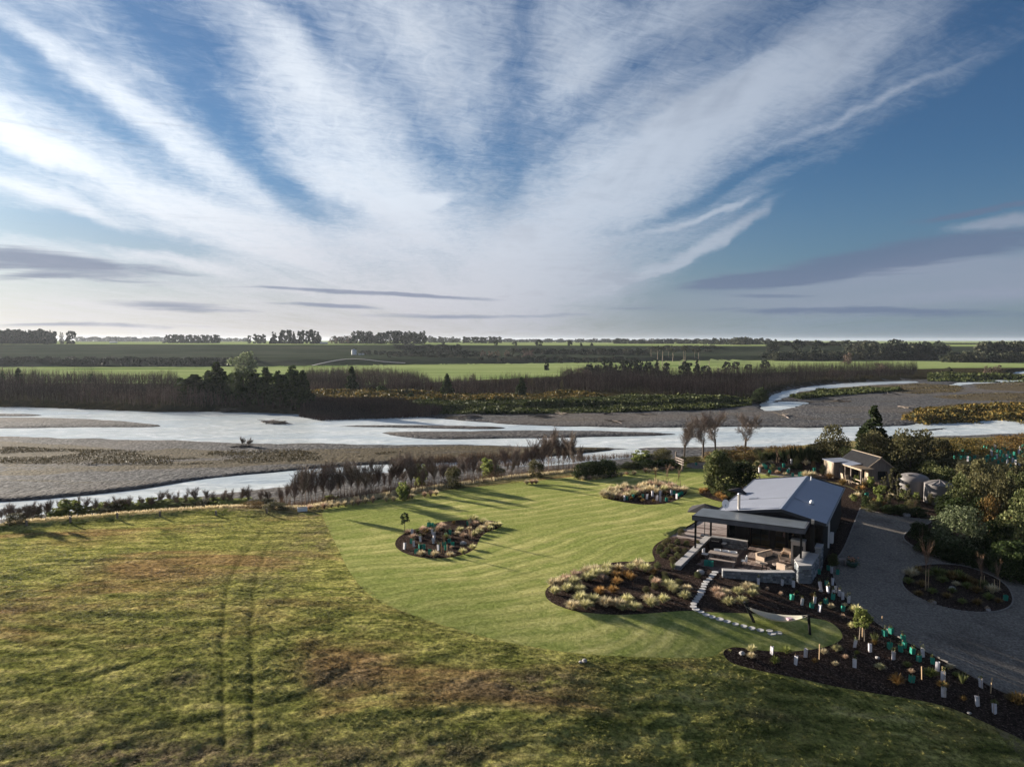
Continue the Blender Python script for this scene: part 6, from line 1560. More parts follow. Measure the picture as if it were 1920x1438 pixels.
# outdoor fireplace
fp = empty('outdoor_fireplace', hw(5.85, -.55, FZ), HA); tag(fp, 'square plastered outdoor fireplace with dark opening beside the bench block', 'fireplace', kind='thing')
m = MB(); m.box((-.42, 0, .85), (.10, .6, 1.70), B['plaster']); m.box((.42, 0, .85), (.10, .6, 1.70), B['plaster']); m.box((0, 0, 1.75), (1.0, .7, .12), B['cap']); m.box((0, 0, .2), (.74, .598, .40), B['plaster']); m.box((0, 0, 1.55), (.74, .596, .27), B['plaster']); sub(m, 'surround', fp)
m = MB(); m.box((0, .25, .9), (.74, .06, 1.0), B['dark_linen']); sub(m, 'firebox', fp)
m = MB(); m.box((6.82, -.9, 1.72), (.26, .26, 2.1), B['blacksteel']); m.box((6.82, -.9, 2.85), (.20, .20, .42), B['steel'])
ch = m.build('flue_tower', None, (OX, OY, 0), HA); tag(ch, 'square black flue tower rising from the stone bench corner', 'chimney', kind='thing')

# decks: every board a part
def deck(label, poly, z, along, bw, mats, thick=.05):
    """boards cut to a convex-ish polygon in house coordinates; along: 'u' or 'v'"""
    o = empty('deck', (OX, OY, 0), HA); tag(o, label, 'deck', kind='thing'); pu = [p[0] for p in poly]; pv = [p[1] for p in poly]
    lo, hi = (min(pv), max(pv)) if along == 'u' else (min(pu), max(pu)); rg = random.Random(5); c = lo + bw / 2; nb = 0
    while c < hi:
        xs = []
        for i in range(len(poly)):
            a = poly[i]; b = poly[(i + 1) % len(poly)]; a1, a2, b1, b2 = (a[0], a[1], b[0], b[1]) if along == 'u' else (a[1], a[0], b[1], b[0])
            if (a2 > c) != (b2 > c): xs.append(a1 + (c - a2) * (b1 - a1) / (b2 - a2))
        xs.sort()
        for k in range(0, len(xs) - 1, 2):
            s0 = xs[k]
            while s0 < xs[k + 1] - .05:
                s1 = min(xs[k + 1], s0 + rg.uniform(2.2, 4.2)); mid = (s0 + s1) / 2; ln = s1 - s0 - .01; m = MB()
                if along == 'u': m.box((mid, c, z - thick / 2 + rg.uniform(-.003, .003)), (ln, bw - .014, thick), B[rg.choice(mats)])
                else: m.box((c, mid, z - thick / 2 + rg.uniform(-.003, .003)), (bw - .014, ln, thick), B[rg.choice(mats)])
                m.build('board', o); nb += 1; s0 = s1
        c += bw
    m = MB(); m.prism([(p[0] * .999, p[1] * .999) for p in poly], -1.0, z - thick - .012, B['roofdark']); m.build('deck_base', o)
    print('deck boards', nb); return o
deck('pale weathered timber deck along the left side of the house', [(-4.2, .35), (-1.45, .1), (-1.45, 1.6), (-.1, 1.6), (-.1, 11.6), (-3.0, 11.6)], -.08, 'u', .19, ['deckA', 'deckB', 'deckB', 'deckC'])
deck('brown timber patio deck under the canopy inside the stone walls', [(-.94, -4.3), (1.9, -6.6), (5.9, -5.0), (5.9, -3.3), (6.1, -.9), (7.2, -.2), (7.2, 2.7), (1.82, 2.7), (1.82, 1.0), (-.94, 1.08)], FZ, 'v', .2, ['deckA', 'deckC', 'deckA', 'patio'])

# ---- outdoor furniture
tb = empty('dining_table', hw(1.05, -3.25, FZ), HA); tag(tb, 'long grey timber outdoor dining table in front of three white chairs', 'table', kind='thing')
for k in range(4):
    m = MB(); m.box((0, -.30 + k * .2, .74), (2.1, .19, .05), B['wood']); m.build('table_board', tb)
for sx in (-.85, .85):
    for sy in (-.28, .28): m = MB(); m.box((sx, sy, .355), (.09, .09, .71), B['wood']); m.build('leg', tb)
bn = empty('bench', hw(1.1, -3.95, FZ), HA); tag(bn, 'long grey timber bench on the near side of the dining table', 'bench', kind='thing')
m = MB(); m.box((0, 0, .44), (1.9, .34, .05), B['wood']); m.build('seat', bn)
for sx in (-.8, .8): m = MB(); m.box((sx, 0, .205), (.08, .30, .41), B['wood']); m.build('leg', bn)
def white_chair(u, v, a, label):
    c = empty('dining_chair', hw(u, v, FZ), HA + a); tag(c, label, 'chair', 'white dining chairs', 'thing')
    m = MB(); m.box((0, 0, .45), (.42, .42, .04), B['white']); m.build('seat', c)
    m = MB()
    for k in range(5):
        t = -0.5 + k * .25; m.box((t * .40, .20 - abs(t) * .12, .64), (.13, .025, .34), B['white'], -t * .9)
    m.build('backrest', c)
    for sx in (-.17, .17):
        for sy in (-.17, .17): m = MB(); m.tube([(sx, sy, .43), (sx * 1.2, sy * 1.2, 0)], .014, B['blacksteel'], 5); m.build('leg', c)
white_chair(.45, -2.62, 0, 'white dining chair at the back of the table, leftmost of three'); white_chair(1.05, -2.60, 0, 'white dining chair at the back of the table, middle of three'); white_chair(1.62, -2.62, 0, 'white dining chair at the back of the table, rightmost of three')
white_chair(2.55, -3.25, -1.5, 'white chair at the right hand end of the dining table'); white_chair(-.35, -3.0, 1.5, 'white chair at the left hand end of the dining table')
bb = empty('barbecue', hw(-.1, -.7, FZ), HA); tag(bb, 'black barbecue with round hood in the back left corner of the patio', 'barbecue', kind='thing')
m = MB(); m.box((0, 0, .45), (.9, .5, .75), B['blacksteel']); m.build('cabinet', bb); m = MB(); m.tube([(-.42, 0, .86), (.42, 0, .86)], .27, B['blacksteel'], 14); m.build('hood', bb); m = MB(); m.box((.62, 0, .8), (.34, .45, .04), B['steel']); m.build('side_shelf', bb)
m = MB(); m.tube([(-.3, -.29, .95), (.3, -.29, .95)], .018, B['steel'], 6); m.build('handle', bb)
hb = empty('aqua_crate', hw(.25, -4.28, FZ - .02), HA); tag(hb, 'pair of aqua green crates beside the bench at the head of the stone path', 'crate', kind='thing')
for sx in (-.17, .17): m = MB(); m.box((sx, 0, .20), (.30, .28, .40), B['aquab']); m.build('crate_half', hb)
def sofa(u, v, a, w2, label, name='sofa'):
    o = empty(name, hw(u, v, FZ), HA + a); tag(o, label, 'sofa' if w2 > 1 else 'armchair', kind='thing')
    m = MB(); m.box((0, 0, .20), (w2, .75, .24), B['wood']); m.build('frame', o)
    for sx in (-1, 1): m = MB(); m.box((sx * (w2 / 2 - .05), 0, .42), (.10, .75, .38), B['linen']); m.build('arm', o)
    m = MB(); m.box((0, .32, .56), (w2 - .02, .14, .50), B['linen'], 0, ('X', -.15)); m.build('backrest', o)
    k = max(1, round(w2 / .75))
    for i in range(k): m = MB(); m.box((-w2 / 2 + .1 + (w2 - .2) * (i + .5) / k, -.03, .38), ((w2 - .2) / k - .02, .6, .12), B['dark_linen']); m.build('seat_cushion', o)
    for i in range(k): m = MB(); m.box((-w2 / 2 + .1 + (w2 - .2) * (i + .5) / k, .18, .58), ((w2 - .2) / k - .06, .14, .34), B['linen'], 0, ('X', -.25)); m.build('back_cushion', o)
sofa(3.85, -1.5, rad(62), 1.7, 'beige outdoor sofa with its back to the dining table')
sofa(5.0, -.1, rad(-10), .8, 'beige outdoor armchair left of the fireplace', 'armchair'); sofa(5.35, -3.6, rad(150), .75, 'beige outdoor armchair close behind the front stone wall', 'armchair')
def low_table(u, v, r, h, label, mat='wood'):
    o = empty('low_table', hw(u, v, FZ), HA); tag(o, label, 'table', kind='thing'); m = MB(); m.lathe([(.001, h), (r, h), (r, h - .05), (.001, h - .05)], (0, 0, 0), B[mat], 20); m.build('table_top', o)
    for k in range(3): t = k * 2.1; m = MB(); m.tube([(math.cos(t) * r * .5, math.sin(t) * r * .5, h - .05), (math.cos(t) * r * .8, math.sin(t) * r * .8, 0)], .02, B['blacksteel'], 5); m.build('leg', o)
low_table(4.75, -2.6, .38, .38, 'round low timber table among the patio sofas'); low_table(3.9, -3.2, .26, .48, 'small round side table near the front wall end of the sofa', 'linen')
fb = empty('fire_bowl', hw(4.75, -3.75, FZ)); tag(fb, 'dark round fire bowl behind the front stone wall', 'fire bowl', kind='thing')
m = MB(); m.lathe([(.12, .08), (.3, .2), (.36, .38), (.33, .38), (.26, .22), (.001, .14)], (0, 0, 0), B['blacksteel'], 20); m.build('bowl', fb, None, 0, True); m = MB(); m.lathe([(.16, 0), (.16, .08), (.001, .08)], (0, 0, 0), B['blacksteel'], 12); m.build('foot', fb)
# things seen behind the glass
def inner(name, u, v, z, label, cat, mb): o = mb.build(name, None, hw(u, v, z), HA); tag(o, label, cat, kind='thing'); return o
m = MB(); m.box((0, 0, .2), (1.5, .45, .4), B['pine_wood']); m.box((0, 0, .45), (1.5, .5, .09), B['linen']); inner('window_seat', 2.6, 3.3, FZ, 'golden timber window seat behind the left sliding doors', 'window seat', m)
m = MB(); m.box((0, 0, .2), (.8, .4, .36), B['pine_wood']); m.box((0, 0, .40), (.8, .44, .05), B['linen']); inner('window_seat', 4.1, 3.2, FZ, 'golden timber bench behind the middle sliding door', 'window seat', m)
m = MB(); m.lathe([(.001, .05), (.42, .04), (.46, 0), (.42, -.03), (.001, -.04)], (0, 0, 0), B['pine_wood'], 22); m.tube([(0, 0, .04), (0, 0, .7)], .01, B['blacksteel'], 4); inner('pendant_lamp', 2.9, 4.2, .95, 'round woven pendant lamp behind the sliding doors', 'lamp', m)
m = MB(); m.box((0, 0, .25), (.3, .3, .5), B['lilac']); m.box((0, .1, .6), (.32, .12, .4), B['lilac'], 0, ('X', -.2)); inner('lilac_armchair', 3.25, 3.3, FZ + .42, 'lilac cushioned seat at the end of the window seat', 'armchair', m)
m = MB(); m.box((0, 0, .25), (.34, .3, .34), B['pink'], .3, ('Y', .3)); inner('pink_cushion', 4.35, 3.25, .35, 'bright pink cushion behind the middle sliding door', 'cushion', m)
m = MB(); m.box((0, 0, .3), (.55, .3, .5), B['navy']); inner('checked_armchair', 4.9, 3.3, .2, 'navy checked armchair behind the right sliding door', 'armchair', m)
# umbrellas
def umbrella(u, v, z, s, rot, tilt, label):
    o = empty('patio_umbrella', hw(u, v, -.08), HA + rot); tag(o, label, 'umbrella', kind='thing')
    cn = MB(); k = 4; top = (0, 0, .55); vs = [top]
    for i in range(8):
        t = math.pi / 4 * i + math.pi / 4; r = s * (1.0 if i % 2 == 0 else .73); vs.append((r * math.cos(t), r * math.sin(t), 0 if i % 2 == 0 else .05))
    cn.add(vs, [(0, 1 + i, 1 + (i + 1) % 8) for i in range(8)], B['canvas']); cn.add([(x, y, zz - .02) for x, y, zz in vs], [(0, 1 + (i + 1) % 8, 1 + i) for i in range(8)], B['canvas'])
    c = cn.build('canopy', o, (0, 0, z)); c.rotation_euler = tilt
    for i in range(4):
        t = math.pi / 2 * i + math.pi / 4; m = MB(); m.tube([(0, 0, .50), (s * math.cos(t) * .97, s * math.sin(t) * .97, -.03)], .012, B['blacksteel'], 4); m.build('rib', c)
    m = MB(); m.tube([(0, 0, 0), (0, 0, z + .5)], .03, B['blacksteel'], 8); m.build('pole', o); m = MB(); m.box((0, 0, .04), (.6, .6, .08), B['roofdark']); m.build('base', o)
umbrella(-1.75, 2.3, 2.15, 1.72, .1, (0, 0, 0), 'wide open charcoal umbrella over the side deck'); umbrella(-.2, 7.6, 2.7, 1.25, .3, (rad(-14), rad(16), 0), 'tilted charcoal umbrella behind the chimney flue')
# potted frangipani-like shrub and plants on the deck edge
v = G(1277, 1008); o = link('deck_shrub', TK['olive'][0][0], None, v, 0, (.7, .7, .75)); tag(o, 'small leafy sapling at the front corner of the side deck', 'shrub', kind='thing')

# stepping stones
pth = empty('stepping_stone_path', G(1310, 1120)); tag(pth, 'curving path of pale round stepping stones from patio to lawn', 'path', kind='thing')
sl = [cC(*q) for q in [(1850, 672), (1828, 688), (1815, 706), (1797, 730), (1778, 752), (1755, 778), (1728, 800), (1712, 825), (1700, 850), (1690, 875), (1680, 900), (1668, 925), (1652, 950), (1635, 972), (1618, 998), (1602, 1022), (1600, 1050), (1625, 1078), (1675, 1103), (1722, 1130), (1785, 1153), (1860, 1175)]] \
     + [cD(*q) for q in [(45, 750), (125, 773), (205, 798), (290, 818), (370, 838), (455, 858), (550, 866), (568, 892), (637, 886)]]
for px, py in sl:
    g = G(px, py); rr = rnd.uniform(.20, .25); k = 9; a0 = rnd.uniform(0, 6); m = MB()
    m.prism([(rr * rnd.uniform(.85, 1.1) * math.cos(a0 + 6.283 * i / k), rr * rnd.uniform(.85, 1.1) * math.sin(a0 + 6.283 * i / k)) for i in range(k)], -.06, .035, B['slabstone'])
    m.build('stepping_stone', pth, g - pth.location)
# edging strips
def edging(px_list, label, closed=False, mat='edge', w=.09, h=.06):
    m = MB(); pts = smooth(px_list, 2, closed); n = len(pts)
    for i in range(n if closed else n - 1):
        a = Vector((*pts[i], gz(*pts[i]))); b = Vector((*pts[(i + 1) % n], gz(*pts[(i + 1) % n]))); d = b - a; L = d.length
        if L < .02: continue
        m.box(((a.x + b.x) / 2, (a.y + b.y) / 2, (a.z + b.z) / 2 + h / 2 - .03), (L + .02, w, h + .06), B[mat], math.atan2(d.y, d.x))
    o = m.build('garden_edging'); tag(o, label, kind='structure')
edging(pl([(1613, 953), (1600, 985), (1580, 1035), (1566, 1050)], 0), 'thin edging strip between house bed and driveway')
edging(pl([(1566, 1062), (1561, 1075), (1567, 1095), (1585, 1120), (1610, 1143), (1640, 1165), (1680, 1193), (1740, 1223), (1800, 1255), (1860, 1288), (1893, 1302)], 0), 'pale timber edging along the near side of the driveway', False, 'edge', .06)
isl = [(1690, 1095), (1692, 1082), (1702, 1069), (1722, 1060), (1760, 1056), (1810, 1060), (1860, 1078), (1890, 1098), (1901, 1122), (1896, 1138), (1870, 1148), (1820, 1149), (1770, 1140), (1730, 1126), (1702, 1110)]
edging(pl(isl, 0), 'thin edging round the oval driveway island', True)
edging(pl([(1627, 954), (1650, 963), (1690, 971), (1745, 974), (1745, 981), (1710, 992), (1694, 1002), (1694, 1011), (1705, 1020), (1725, 1031), (1755, 1043), (1800, 1053), (1850, 1061), (1920, 1068)], 0), 'thin edging along the far side of the driveway')
# hammock
h1 = G(1415, 1166); h2 = G(1519, 1189)
hm = empty('hammock', (h1 + h2) / 2); tag(hm, 'pale woven hammock slung between two dark posts on the small lawn', 'hammock', kind='thing')
for hp, tp_ in ((h1, (1405, 1128)), (h2, (1528, 1152))):
    D_ = hp.y; zt = CAM_H - D_ * math.tan(PITCH + math.atan((tp_[1] - 719) / FOC)); xt = (tp_[0] - 960) / FOC * D_
    m = MB(); m.tube([hp - hm.location - Vector((0, 0, .1)), Vector((xt, D_, zt)) - hm.location], .085, B['blacksteel'], 8); m.build('post', hm)
    if hp is h1: A_ = Vector((xt, D_, zt - .22))
    else: B2_ = Vector((xt, D_, zt - .05))
nu, nv = 28, 9; vs = []; d = B2_ - A_; sd = Vector((-d.y, d.x, 0)).normalized()
for i in range(nu):
    t = .10 + .83 * i / (nu - 1); wd = .50 * math.sin(math.pi * (.06 + .88 * i / (nu - 1))) ** .7
    for j in range(nv):
        q = j / (nv - 1) * 2 - 1; c = A_.lerp(B2_, t) - Vector((0, 0, .62 * (1 - (2 * t - 1) ** 2) * (1 - .35 * q * q) )) + sd * q * wd
        vs.append(c - hm.location)
fs = [(i * nv + j, i * nv + j + 1, (i + 1) * nv + j + 1, (i + 1) * nv + j) for i in range(nu - 1) for j in range(nv - 1)]
net = leaf('woven_hammock_cord', [(0.50, 0.47, 0.40), (0.62, 0.58, 0.50)], .25, .9, 0)
m = MB(); m.add(vs, fs, net); o = m.build('bed', hm, None, 0, True)
md = o.modifiers.new('thickness', 'SOLIDIFY'); md.thickness = .015
for e, idx in ((A_, 0), (B2_, nu - 1)):
    for j in (0, 4, 8): m = MB(); m.tube([e - hm.location, vs[idx * nv + j]], .010, net, 4); m.build('cord', hm)
m = MB(); m.box(vs[20 * nv + 5] + Vector((0, 0, .08)), (.3, .22, .10), B['lilac'], .3); o = m.build('hammock_pillow', None, hm.location); tag(o, 'small pinkish pillow lying in the hammock', 'pillow', kind='thing')
# flower cart on the driveway
g = G(1597, 1062); ct = empty('planter_pot', g); tag(ct, 'dark green planter filled with orange pink flowers on the driveway edge', 'planter', kind='thing')
m = MB(); m.lathe([(.22, 0), (.36, .08), (.45, .38), (.40, .38), (.3, .30), (.001, .30)], (0, 0, 0), solid('dark_green_glaze', (0.02, 0.05, 0.035), .4), 18); m.build('pot', ct, None, 0, True)
c = nr.normal(size=(120, 3)) * np.array([.22, .22, .10]) + np.array([0, 0, .45]); a, f = quads(c, .05); link('foliage', fastmesh('foliage', a, f, L_['green']), ct)
c = nr.normal(size=(60, 3)) * np.array([.16, .16, .07]) + np.array([0, 0, .56]); a, f = quads(c, .045); link('flowers', fastmesh('flowers', a, f, B['terracotta']), ct)['kind'] = 'stuff'
g = G(1575, 1058); lt = empty('garden_bench', g, rad(-15)); tag(lt, 'pale timber bench seat at the driveway edge beside the green planter', 'bench', kind='thing')
for k in range(3): m = MB(); m.box((0, -.15 + k * .15, .42), (.85, .13, .04), B['wood']); m.build('slat', lt)
for sx in (-.35, .35): m = MB(); m.box((sx, 0, .2), (.07, .36, .40), B['wood']); m.build('leg', lt)
v = G(1556, 1056); tree_px('broad', 1562, 1060, 1036, 20, 'small leafy potted shrub', 'beside the bench at the driveway edge', 'plants by the driveway edge', 'shrub', 'young_shrub')

# ------------------------------------------------------------------ cabin behind the house
CX, CY, CAh = 39.9, 78.9, rad(4.6)
cb = empty('cabin', (CX, CY, 0), CAh); tag(cb, 'small weathered timber cabin with dark gable roof and open verandah', 'cabin', kind='thing')
zf = -.35; m = MB()
def cbox(x0, x1, y0, y1, z0, z1, mat, name): m = MB(); m.box(((x0 + x1) / 2, (y0 + y1) / 2, (z0 + z1) / 2), (x1 - x0, y1 - y0, z1 - z0), B[mat]); return m.build(name, cb)
cbox(0, .1, 3.3, 5.4, zf, 1.85, 'shedwood', 'wall'); cbox(0, .1, .0, .7, zf, 1.85, 'palewood', 'wall'); cbox(0, .1, 1.2, 1.9, zf, 1.85, 'palewood', 'wall'); cbox(0, .1, .7, 1.2, zf, .4, 'palewood', 'wall'); cbox(0, .1, .7, 1.2, 1.4, 1.85, 'palewood', 'wall')
cbox(2.65, 2.75, 0, 5.4, zf, 1.85, 'shedwood', 'wall'); cbox(0.1, 2.65, 5.3, 5.4, zf, 1.85, 'shedwood', 'wall'); cbox(.1, 2.65, 3.25, 3.3, zf, 1.85, 'roofdark', 'wall')
m = MB()  # gable end of vertical boards, with an opening
gb = 0
for k in range(22):
    x0 = k * .125; x1 = x0 + .119; xm = (x0 + x1) / 2; zt = 1.85 + (1 - abs(xm - 1.375) / 1.375) * 1.0
    if 1.1 < xm < 2.3:
        for z0, z1 in ((zf, .35), (1.35, zt)): m = MB(); m.box((xm, -.012, (z0 + z1) / 2), (.119, .03, z1 - z0), B['shedwood']); m.build('wall_board', cb)
    else: m = MB(); m.box((xm, -.012, (zf + zt) / 2), (.119, .03, zt - zf), B['shedwood']); m.build('wall_board', cb)
cbox(1.1, 2.3, .3, .34, .3, 1.4, 'roofdark', 'inner_wall')  # dark panel set behind the window in place of an unlit room
o = MB(); o.box((1.7, .0, 1.33), (1.24, .05, .05), B['blacksteel']); o.box((1.7, .0, .37), (1.24, .05, .05), B['blacksteel']); o.box((1.13, .0, .85), (.05, .05, .9), B['blacksteel']); o.box((2.27, .0, .85), (.05, .05, .9), B['blacksteel']); wd_ = o.build('window', cb)
o = MB(); o.box((1.7, .02, .85), (1.06, .01, .88), B['glass']); o.build('pane', wd_)
for sgn in (0, 1):
    m = MB(); x0 = -.2 if not sgn else 2.95
    m.slab([(x0, -.2, 1.78), (1.375, -.2, 2.93), (1.375, 5.6, 2.93), (x0, 5.6, 1.78)], .05, B['shedroof'])
    for k in range(30):
        y = -.1 + k * .19; a = Vector((x0, y, 1.78)); b = Vector((1.375, y, 2.93)); nn = Vector((-1.15, 0, 1.575)).normalized() if not sgn else Vector((1.15, 0, 1.575)).normalized()
        m.slab([a + nn * .02 + Vector((0, -.03, 0)), b + nn * .02 + Vector((0, -.03, 0)), b + nn * .02 + Vector((0, .03, 0)), a + nn * .02 + Vector((0, .03, 0))], .018, B['shedroof'])
    m.build('roof', cb)
    m = MB(); m.slab([(x0, -.23, 1.79), (1.375, -.23, 2.94), (1.375, -.19, 2.94), (x0, -.19, 1.79)], .12, B['palewood']); m.build('barge_board', cb)
m = MB(); m.box((1.375, 2.7, 2.95), (.22, 5.86, .04), B['palewood']); m.build('ridge_cap', cb)
# side room and verandah
cbox(-2.2, -2.1, 3.3, 5.5, zf, 1.8, 'palewood', 'wall'); cbox(-2.1, -.01, 5.4, 5.5, zf, 1.8, 'palewood', 'wall'); 
for k in range(14): cbox(-2.09 + k * .15, -1.95 + k * .15, 3.29, 3.33, zf, 1.8, 'shedwood', 'wall_board')
cbox(-1.5, -1.1, 3.25, 3.285, zf, 1.2, 'trim', 'door')
m = MB(); m.slab([(-2.35, 3.1, 1.88), (-.05, 3.1, 1.98), (-.05, 5.65, 1.98), (-2.35, 5.65, 1.88)], .06, B['trim']); m.build('roof', cb)
m = MB(); m.slab([(-1.5, 1.2, 1.80), (-.05, 1.2, 2.0), (-.05, 3.08, 2.0), (-1.5, 3.08, 1.80)], .05, B['trim']); m.build('roof', cb)
cbox(-1.52, -1.42, -1.2, 3.1, 1.62, 1.76, 'palewood', 'beam')
for k in range(8): m = MB(); m.box((-.75, -1.1 + k * .30, 1.80), (1.5, .07, .10), B['palewood']); m.build('rafter', cb)
for y in (-1.1, .9, 2.1, 3.0): cbox(-1.52, -1.42, y - .05, y + .05, zf, 1.62, 'shedwood', 'post')
cbox(-1.5, -.0, -1.0, 3.2, zf - .02, zf + .08, 'wood', 'verandah_floor')
for z in (.05, .45): cbox(-1.50, -1.45, -1.0, .8, z, z + .09, 'palewood', 'rail')
for k, (r, w2) in enumerate(((-1.9, .4), (-1.9, 1.4))):
    g = Vector((CX + r - w2 * .08, CY + w2, 0)); g.z = gz(g.x, g.y); c = empty('garden_chair', g, rad(30 + 60 * k)); tag(c, ['pale timber garden chair in front of the cabin, left', 'pale timber garden chair in front of the cabin, right'][1 - k], 'chair', kind='thing')
    m = MB(); m.box((0, 0, .38), (.55, .5, .05), B['palewood']); m.build('seat', c); m = MB(); m.box((0, .25, .65), (.55, .05, .55), B['palewood'], 0, ('X', -.2)); m.build('backrest', c)
    for sx in (-.24, .24):
        for sy in (-.2, .2): m = MB(); m.box((sx, sy, .18), (.05, .05, .36), B['palewood']); m.build('leg', c)
# water tanks
def tank(px, base, wpx, rim, top, label, ribs):
    g = G(px, base); s = ppm(g); r = wpx / s / 2; g = Vector((g.x * (g.y + r) / g.y, g.y + r, gz(g.x, g.y + r) - .05)); s = FOC / g.y
    hr = (base - rim) / s * .98; ht = min((base - top) / s - .25, hr + (.42 if ribs else .62)); o = empty('water_tank', g); tag(o, label, 'water tank', 'water tanks beside the cabin', 'thing'); m = MB(); pr = [(r, 0)]
    for k in range(9): z = hr * (k + .5) / 9; pr += [(r * 1.0, z - .05), (r * 1.012, z), (r, z + .05)]
    pr += [(r, hr)]; m.lathe(pr, (0, 0, 0), B['tank'], 40); m.build('body', o, None, 0, True)
    m = MB()
    if ribs:
        m.lathe([(r * 1.02, hr - .03), (r * 1.02, hr + .02), (.001, ht)], (0, 0, 0), B['tank'], 12); rf = m.build('lid', o)
        for k in range(12):
            t = 2 * math.pi * k / 12; mm = MB(); mm.tube([(math.cos(t) * r * 1.0, math.sin(t) * r * 1.0, hr + .03), (0, 0, ht + .02)], [.05, .03], B['tank'], 4); mm.build('lid_rib', rf)
    else:
        m.lathe([(r * 1.01, hr - .03)] + [(r * math.cos(a_) , hr + (ht - hr) * math.sin(a_)) for a_ in np.linspace(0, 1.55, 9)], (0, 0, 0), B['tank'], 40); rf = m.build('lid', o, None, 0, True)
        mm = MB(); mm.lathe([(.28, 0), (.28, .1), (.001, .12)], (-r * .45, -r * .3, hr + (ht - hr) * .78), B['tank'], 16); mm.build('hatch', rf)
tank(1711, 934, 55, 903, 883, 'grey plastic water tank with smooth domed top, further from the driveway', False)
tank(1760, 950, 52, 912, 896, 'grey plastic water tank with ribbed conical top, nearer the driveway', True)
# rocks
for px, py, s in [(cD(275, 1100)[0], cD(275, 1100)[1], .34), (cA(1080, 640)[0], cA(1080, 640)[1], .5), (cF(1200, 560)[0], cF(1200, 560)[1], .45), (cF(1010, 700)[0], cF(1010, 700)[1], .45), (cF(1560, 770)[0], cF(1560, 770)[1], .3), (1379, 935, .6), (1096, 1240, .30), (1088, 1242, .2), (cD(1060, 470)[0], cD(1060, 470)[1], .3), (cC(1670, 720)[0], cC(1670, 720)[1], .55),
                  (1700, 968, .7), (cE(1160, 1160)[0], cE(1160, 1160)[1], .2), (1823, 1048, .5), (cD(1625, 1140)[0], cD(1625, 1140)[1], .25)]:
    g = G(px, py); bm_v = []; me = bpy.data.meshes.new('boulder'); import bmesh
    bm = bmesh.new(); bmesh.ops.create_icosphere(bm, subdivisions=2, radius=.5)
    for vv in bm.verts: vv.co *= 1 + rnd.uniform(-.14, .14); vv.co.z *= .65
    bm.to_mesh(me); bm.free(); me.materials.append(B['rock']); o = link('boulder', me, None, (g.x, g.y, g.z + s * .18), rnd.uniform(0, 6), s)
    reg(o, 'pale rounded boulder', GA if px < 950 else ('on the rough grass below the lawn' if py > 1238 and px < 1200 else ('on the driveway side of the garden' if px > 1600 else 'in the garden beds by the house')), 'boulder', 'garden boulders', px)

# ------------------------------------------------------------------ fences, posts, far farm
def post(px, b, t, place, w2=.14, name='fence_post'):
    g = G(px, b); h = (b - t) / ppm(g); m = MB(); m.box((0, 0, h / 2 - .1), (w2, w2, h + .2), B['shedwood']); o = m.build(name, None, g); reg(o, 'weathered timber fence post', place, 'fence post', 'fence posts along the bank', px)
for px, b, t in [(1187, 872, 853), (1153, 893, 880), (132, 979, 968), (405, 966, 957), (1424, 905, 893), (1333, 866, 856), (1415, 850, 838), (1462, 846, 836), (1516, 852, 842), (300, 967, 958), (50, 985, 975), (220, 971, 961), (500, 962, 953)]: post(px, b, t, 'on the near river bank')
g1 = G(1267, 878); g2 = G(1279.5, 883); gt = empty('timber_gate', g1); tag(gt, 'tall timber rail gate with three pale sloping rails beside the gravel path', 'gate', kind='thing')
for g, t in ((g1, 848), (g2, 858)):
    h = (880 - t) / ppm(g); m = MB(); m.box((g.x - g1.x, g.y - g1.y, h / 2), (.16, .16, h), B['shedwood']); m.build('post', gt)
for k in range(3):
    z0 = .80 + k * .30; m = MB(); d_ = g2 - g1; m.box((d_.x / 2, d_.y / 2 - .1, z0), (d_.length + .5, .05, .10), B['wood'], math.atan2(d_.y, d_.x)); m.build('rail', gt)
g1 = G(1187, 871); rl = G(1240, 869); m = MB(); d_ = rl - g1; m.box((d_.x / 2, d_.y / 2, .35), (d_.length, .06, .1), B['palewood'], math.atan2(d_.y, d_.x)); o = m.build('fence_rail', None, g1); tag(o, 'low pale timber rail running right from the tall post on the bank', 'fence rail', kind='thing')
g = G(567, 958); m = MB(); m.box((0, 0, .18), (.9, .4, .36), B['white']); m.box((0, 0, .35), (.8, .3, .04), B['roofdark']); o = m.build('water_trough', None, g, .3); tag(o, 'small white trough at the left top corner of the lawn', 'trough', kind='thing')
# silo and farm buildings
v = at_d(664, 560); sl_ = empty('silo', v); tag(sl_, 'small white silo on the far terrace slope', 'silo', kind='thing')
m = MB(); m.lathe([(2.0, 0), (2.0, 3.6)], (0, 0, 0), B['white'], 20); m.build('body', sl_, None, 0, True); m = MB(); m.lathe([(2.05, 3.6), (.001, 4.7)], (0, 0, 0), B['trim'], 20); m.build('lid', sl_, None, 0, True)
for dx in (4.5, 7): m = MB(); m.box((0, 0, .5), (1.8, 1.4, 1.2), B['white']); o = m.build('supply_bin', None, at_d(664 + dx * FOC / 560, 556)); tag(o, 'small white bin ' + ('next to' if dx < 5 else 'furthest right of') + ' the far silo', 'bin', kind='thing')
def far_shed(px, D, w2, h, label, wallm='trim'):
    v = at_d(px, D); o = empty('farm_shed', v); tag(o, label, 'shed', kind='thing'); m = MB(); m.box((0, 0, h / 2), (w2, w2 * .5, h), B[wallm]); m.build('wall', o)
    m = MB(); m.slab([(-w2 / 2, -w2 * .27, h), (w2 / 2, -w2 * .27, h), (w2 / 2, 0, h * 1.4), (-w2 / 2, 0, h * 1.4)], .1, B['white']); m.slab([(-w2 / 2, 0, h * 1.4), (w2 / 2, 0, h * 1.4), (w2 / 2, w2 * .27, h), (-w2 / 2, w2 * .27, h)], .1, B['white']); m.build('roof', o)
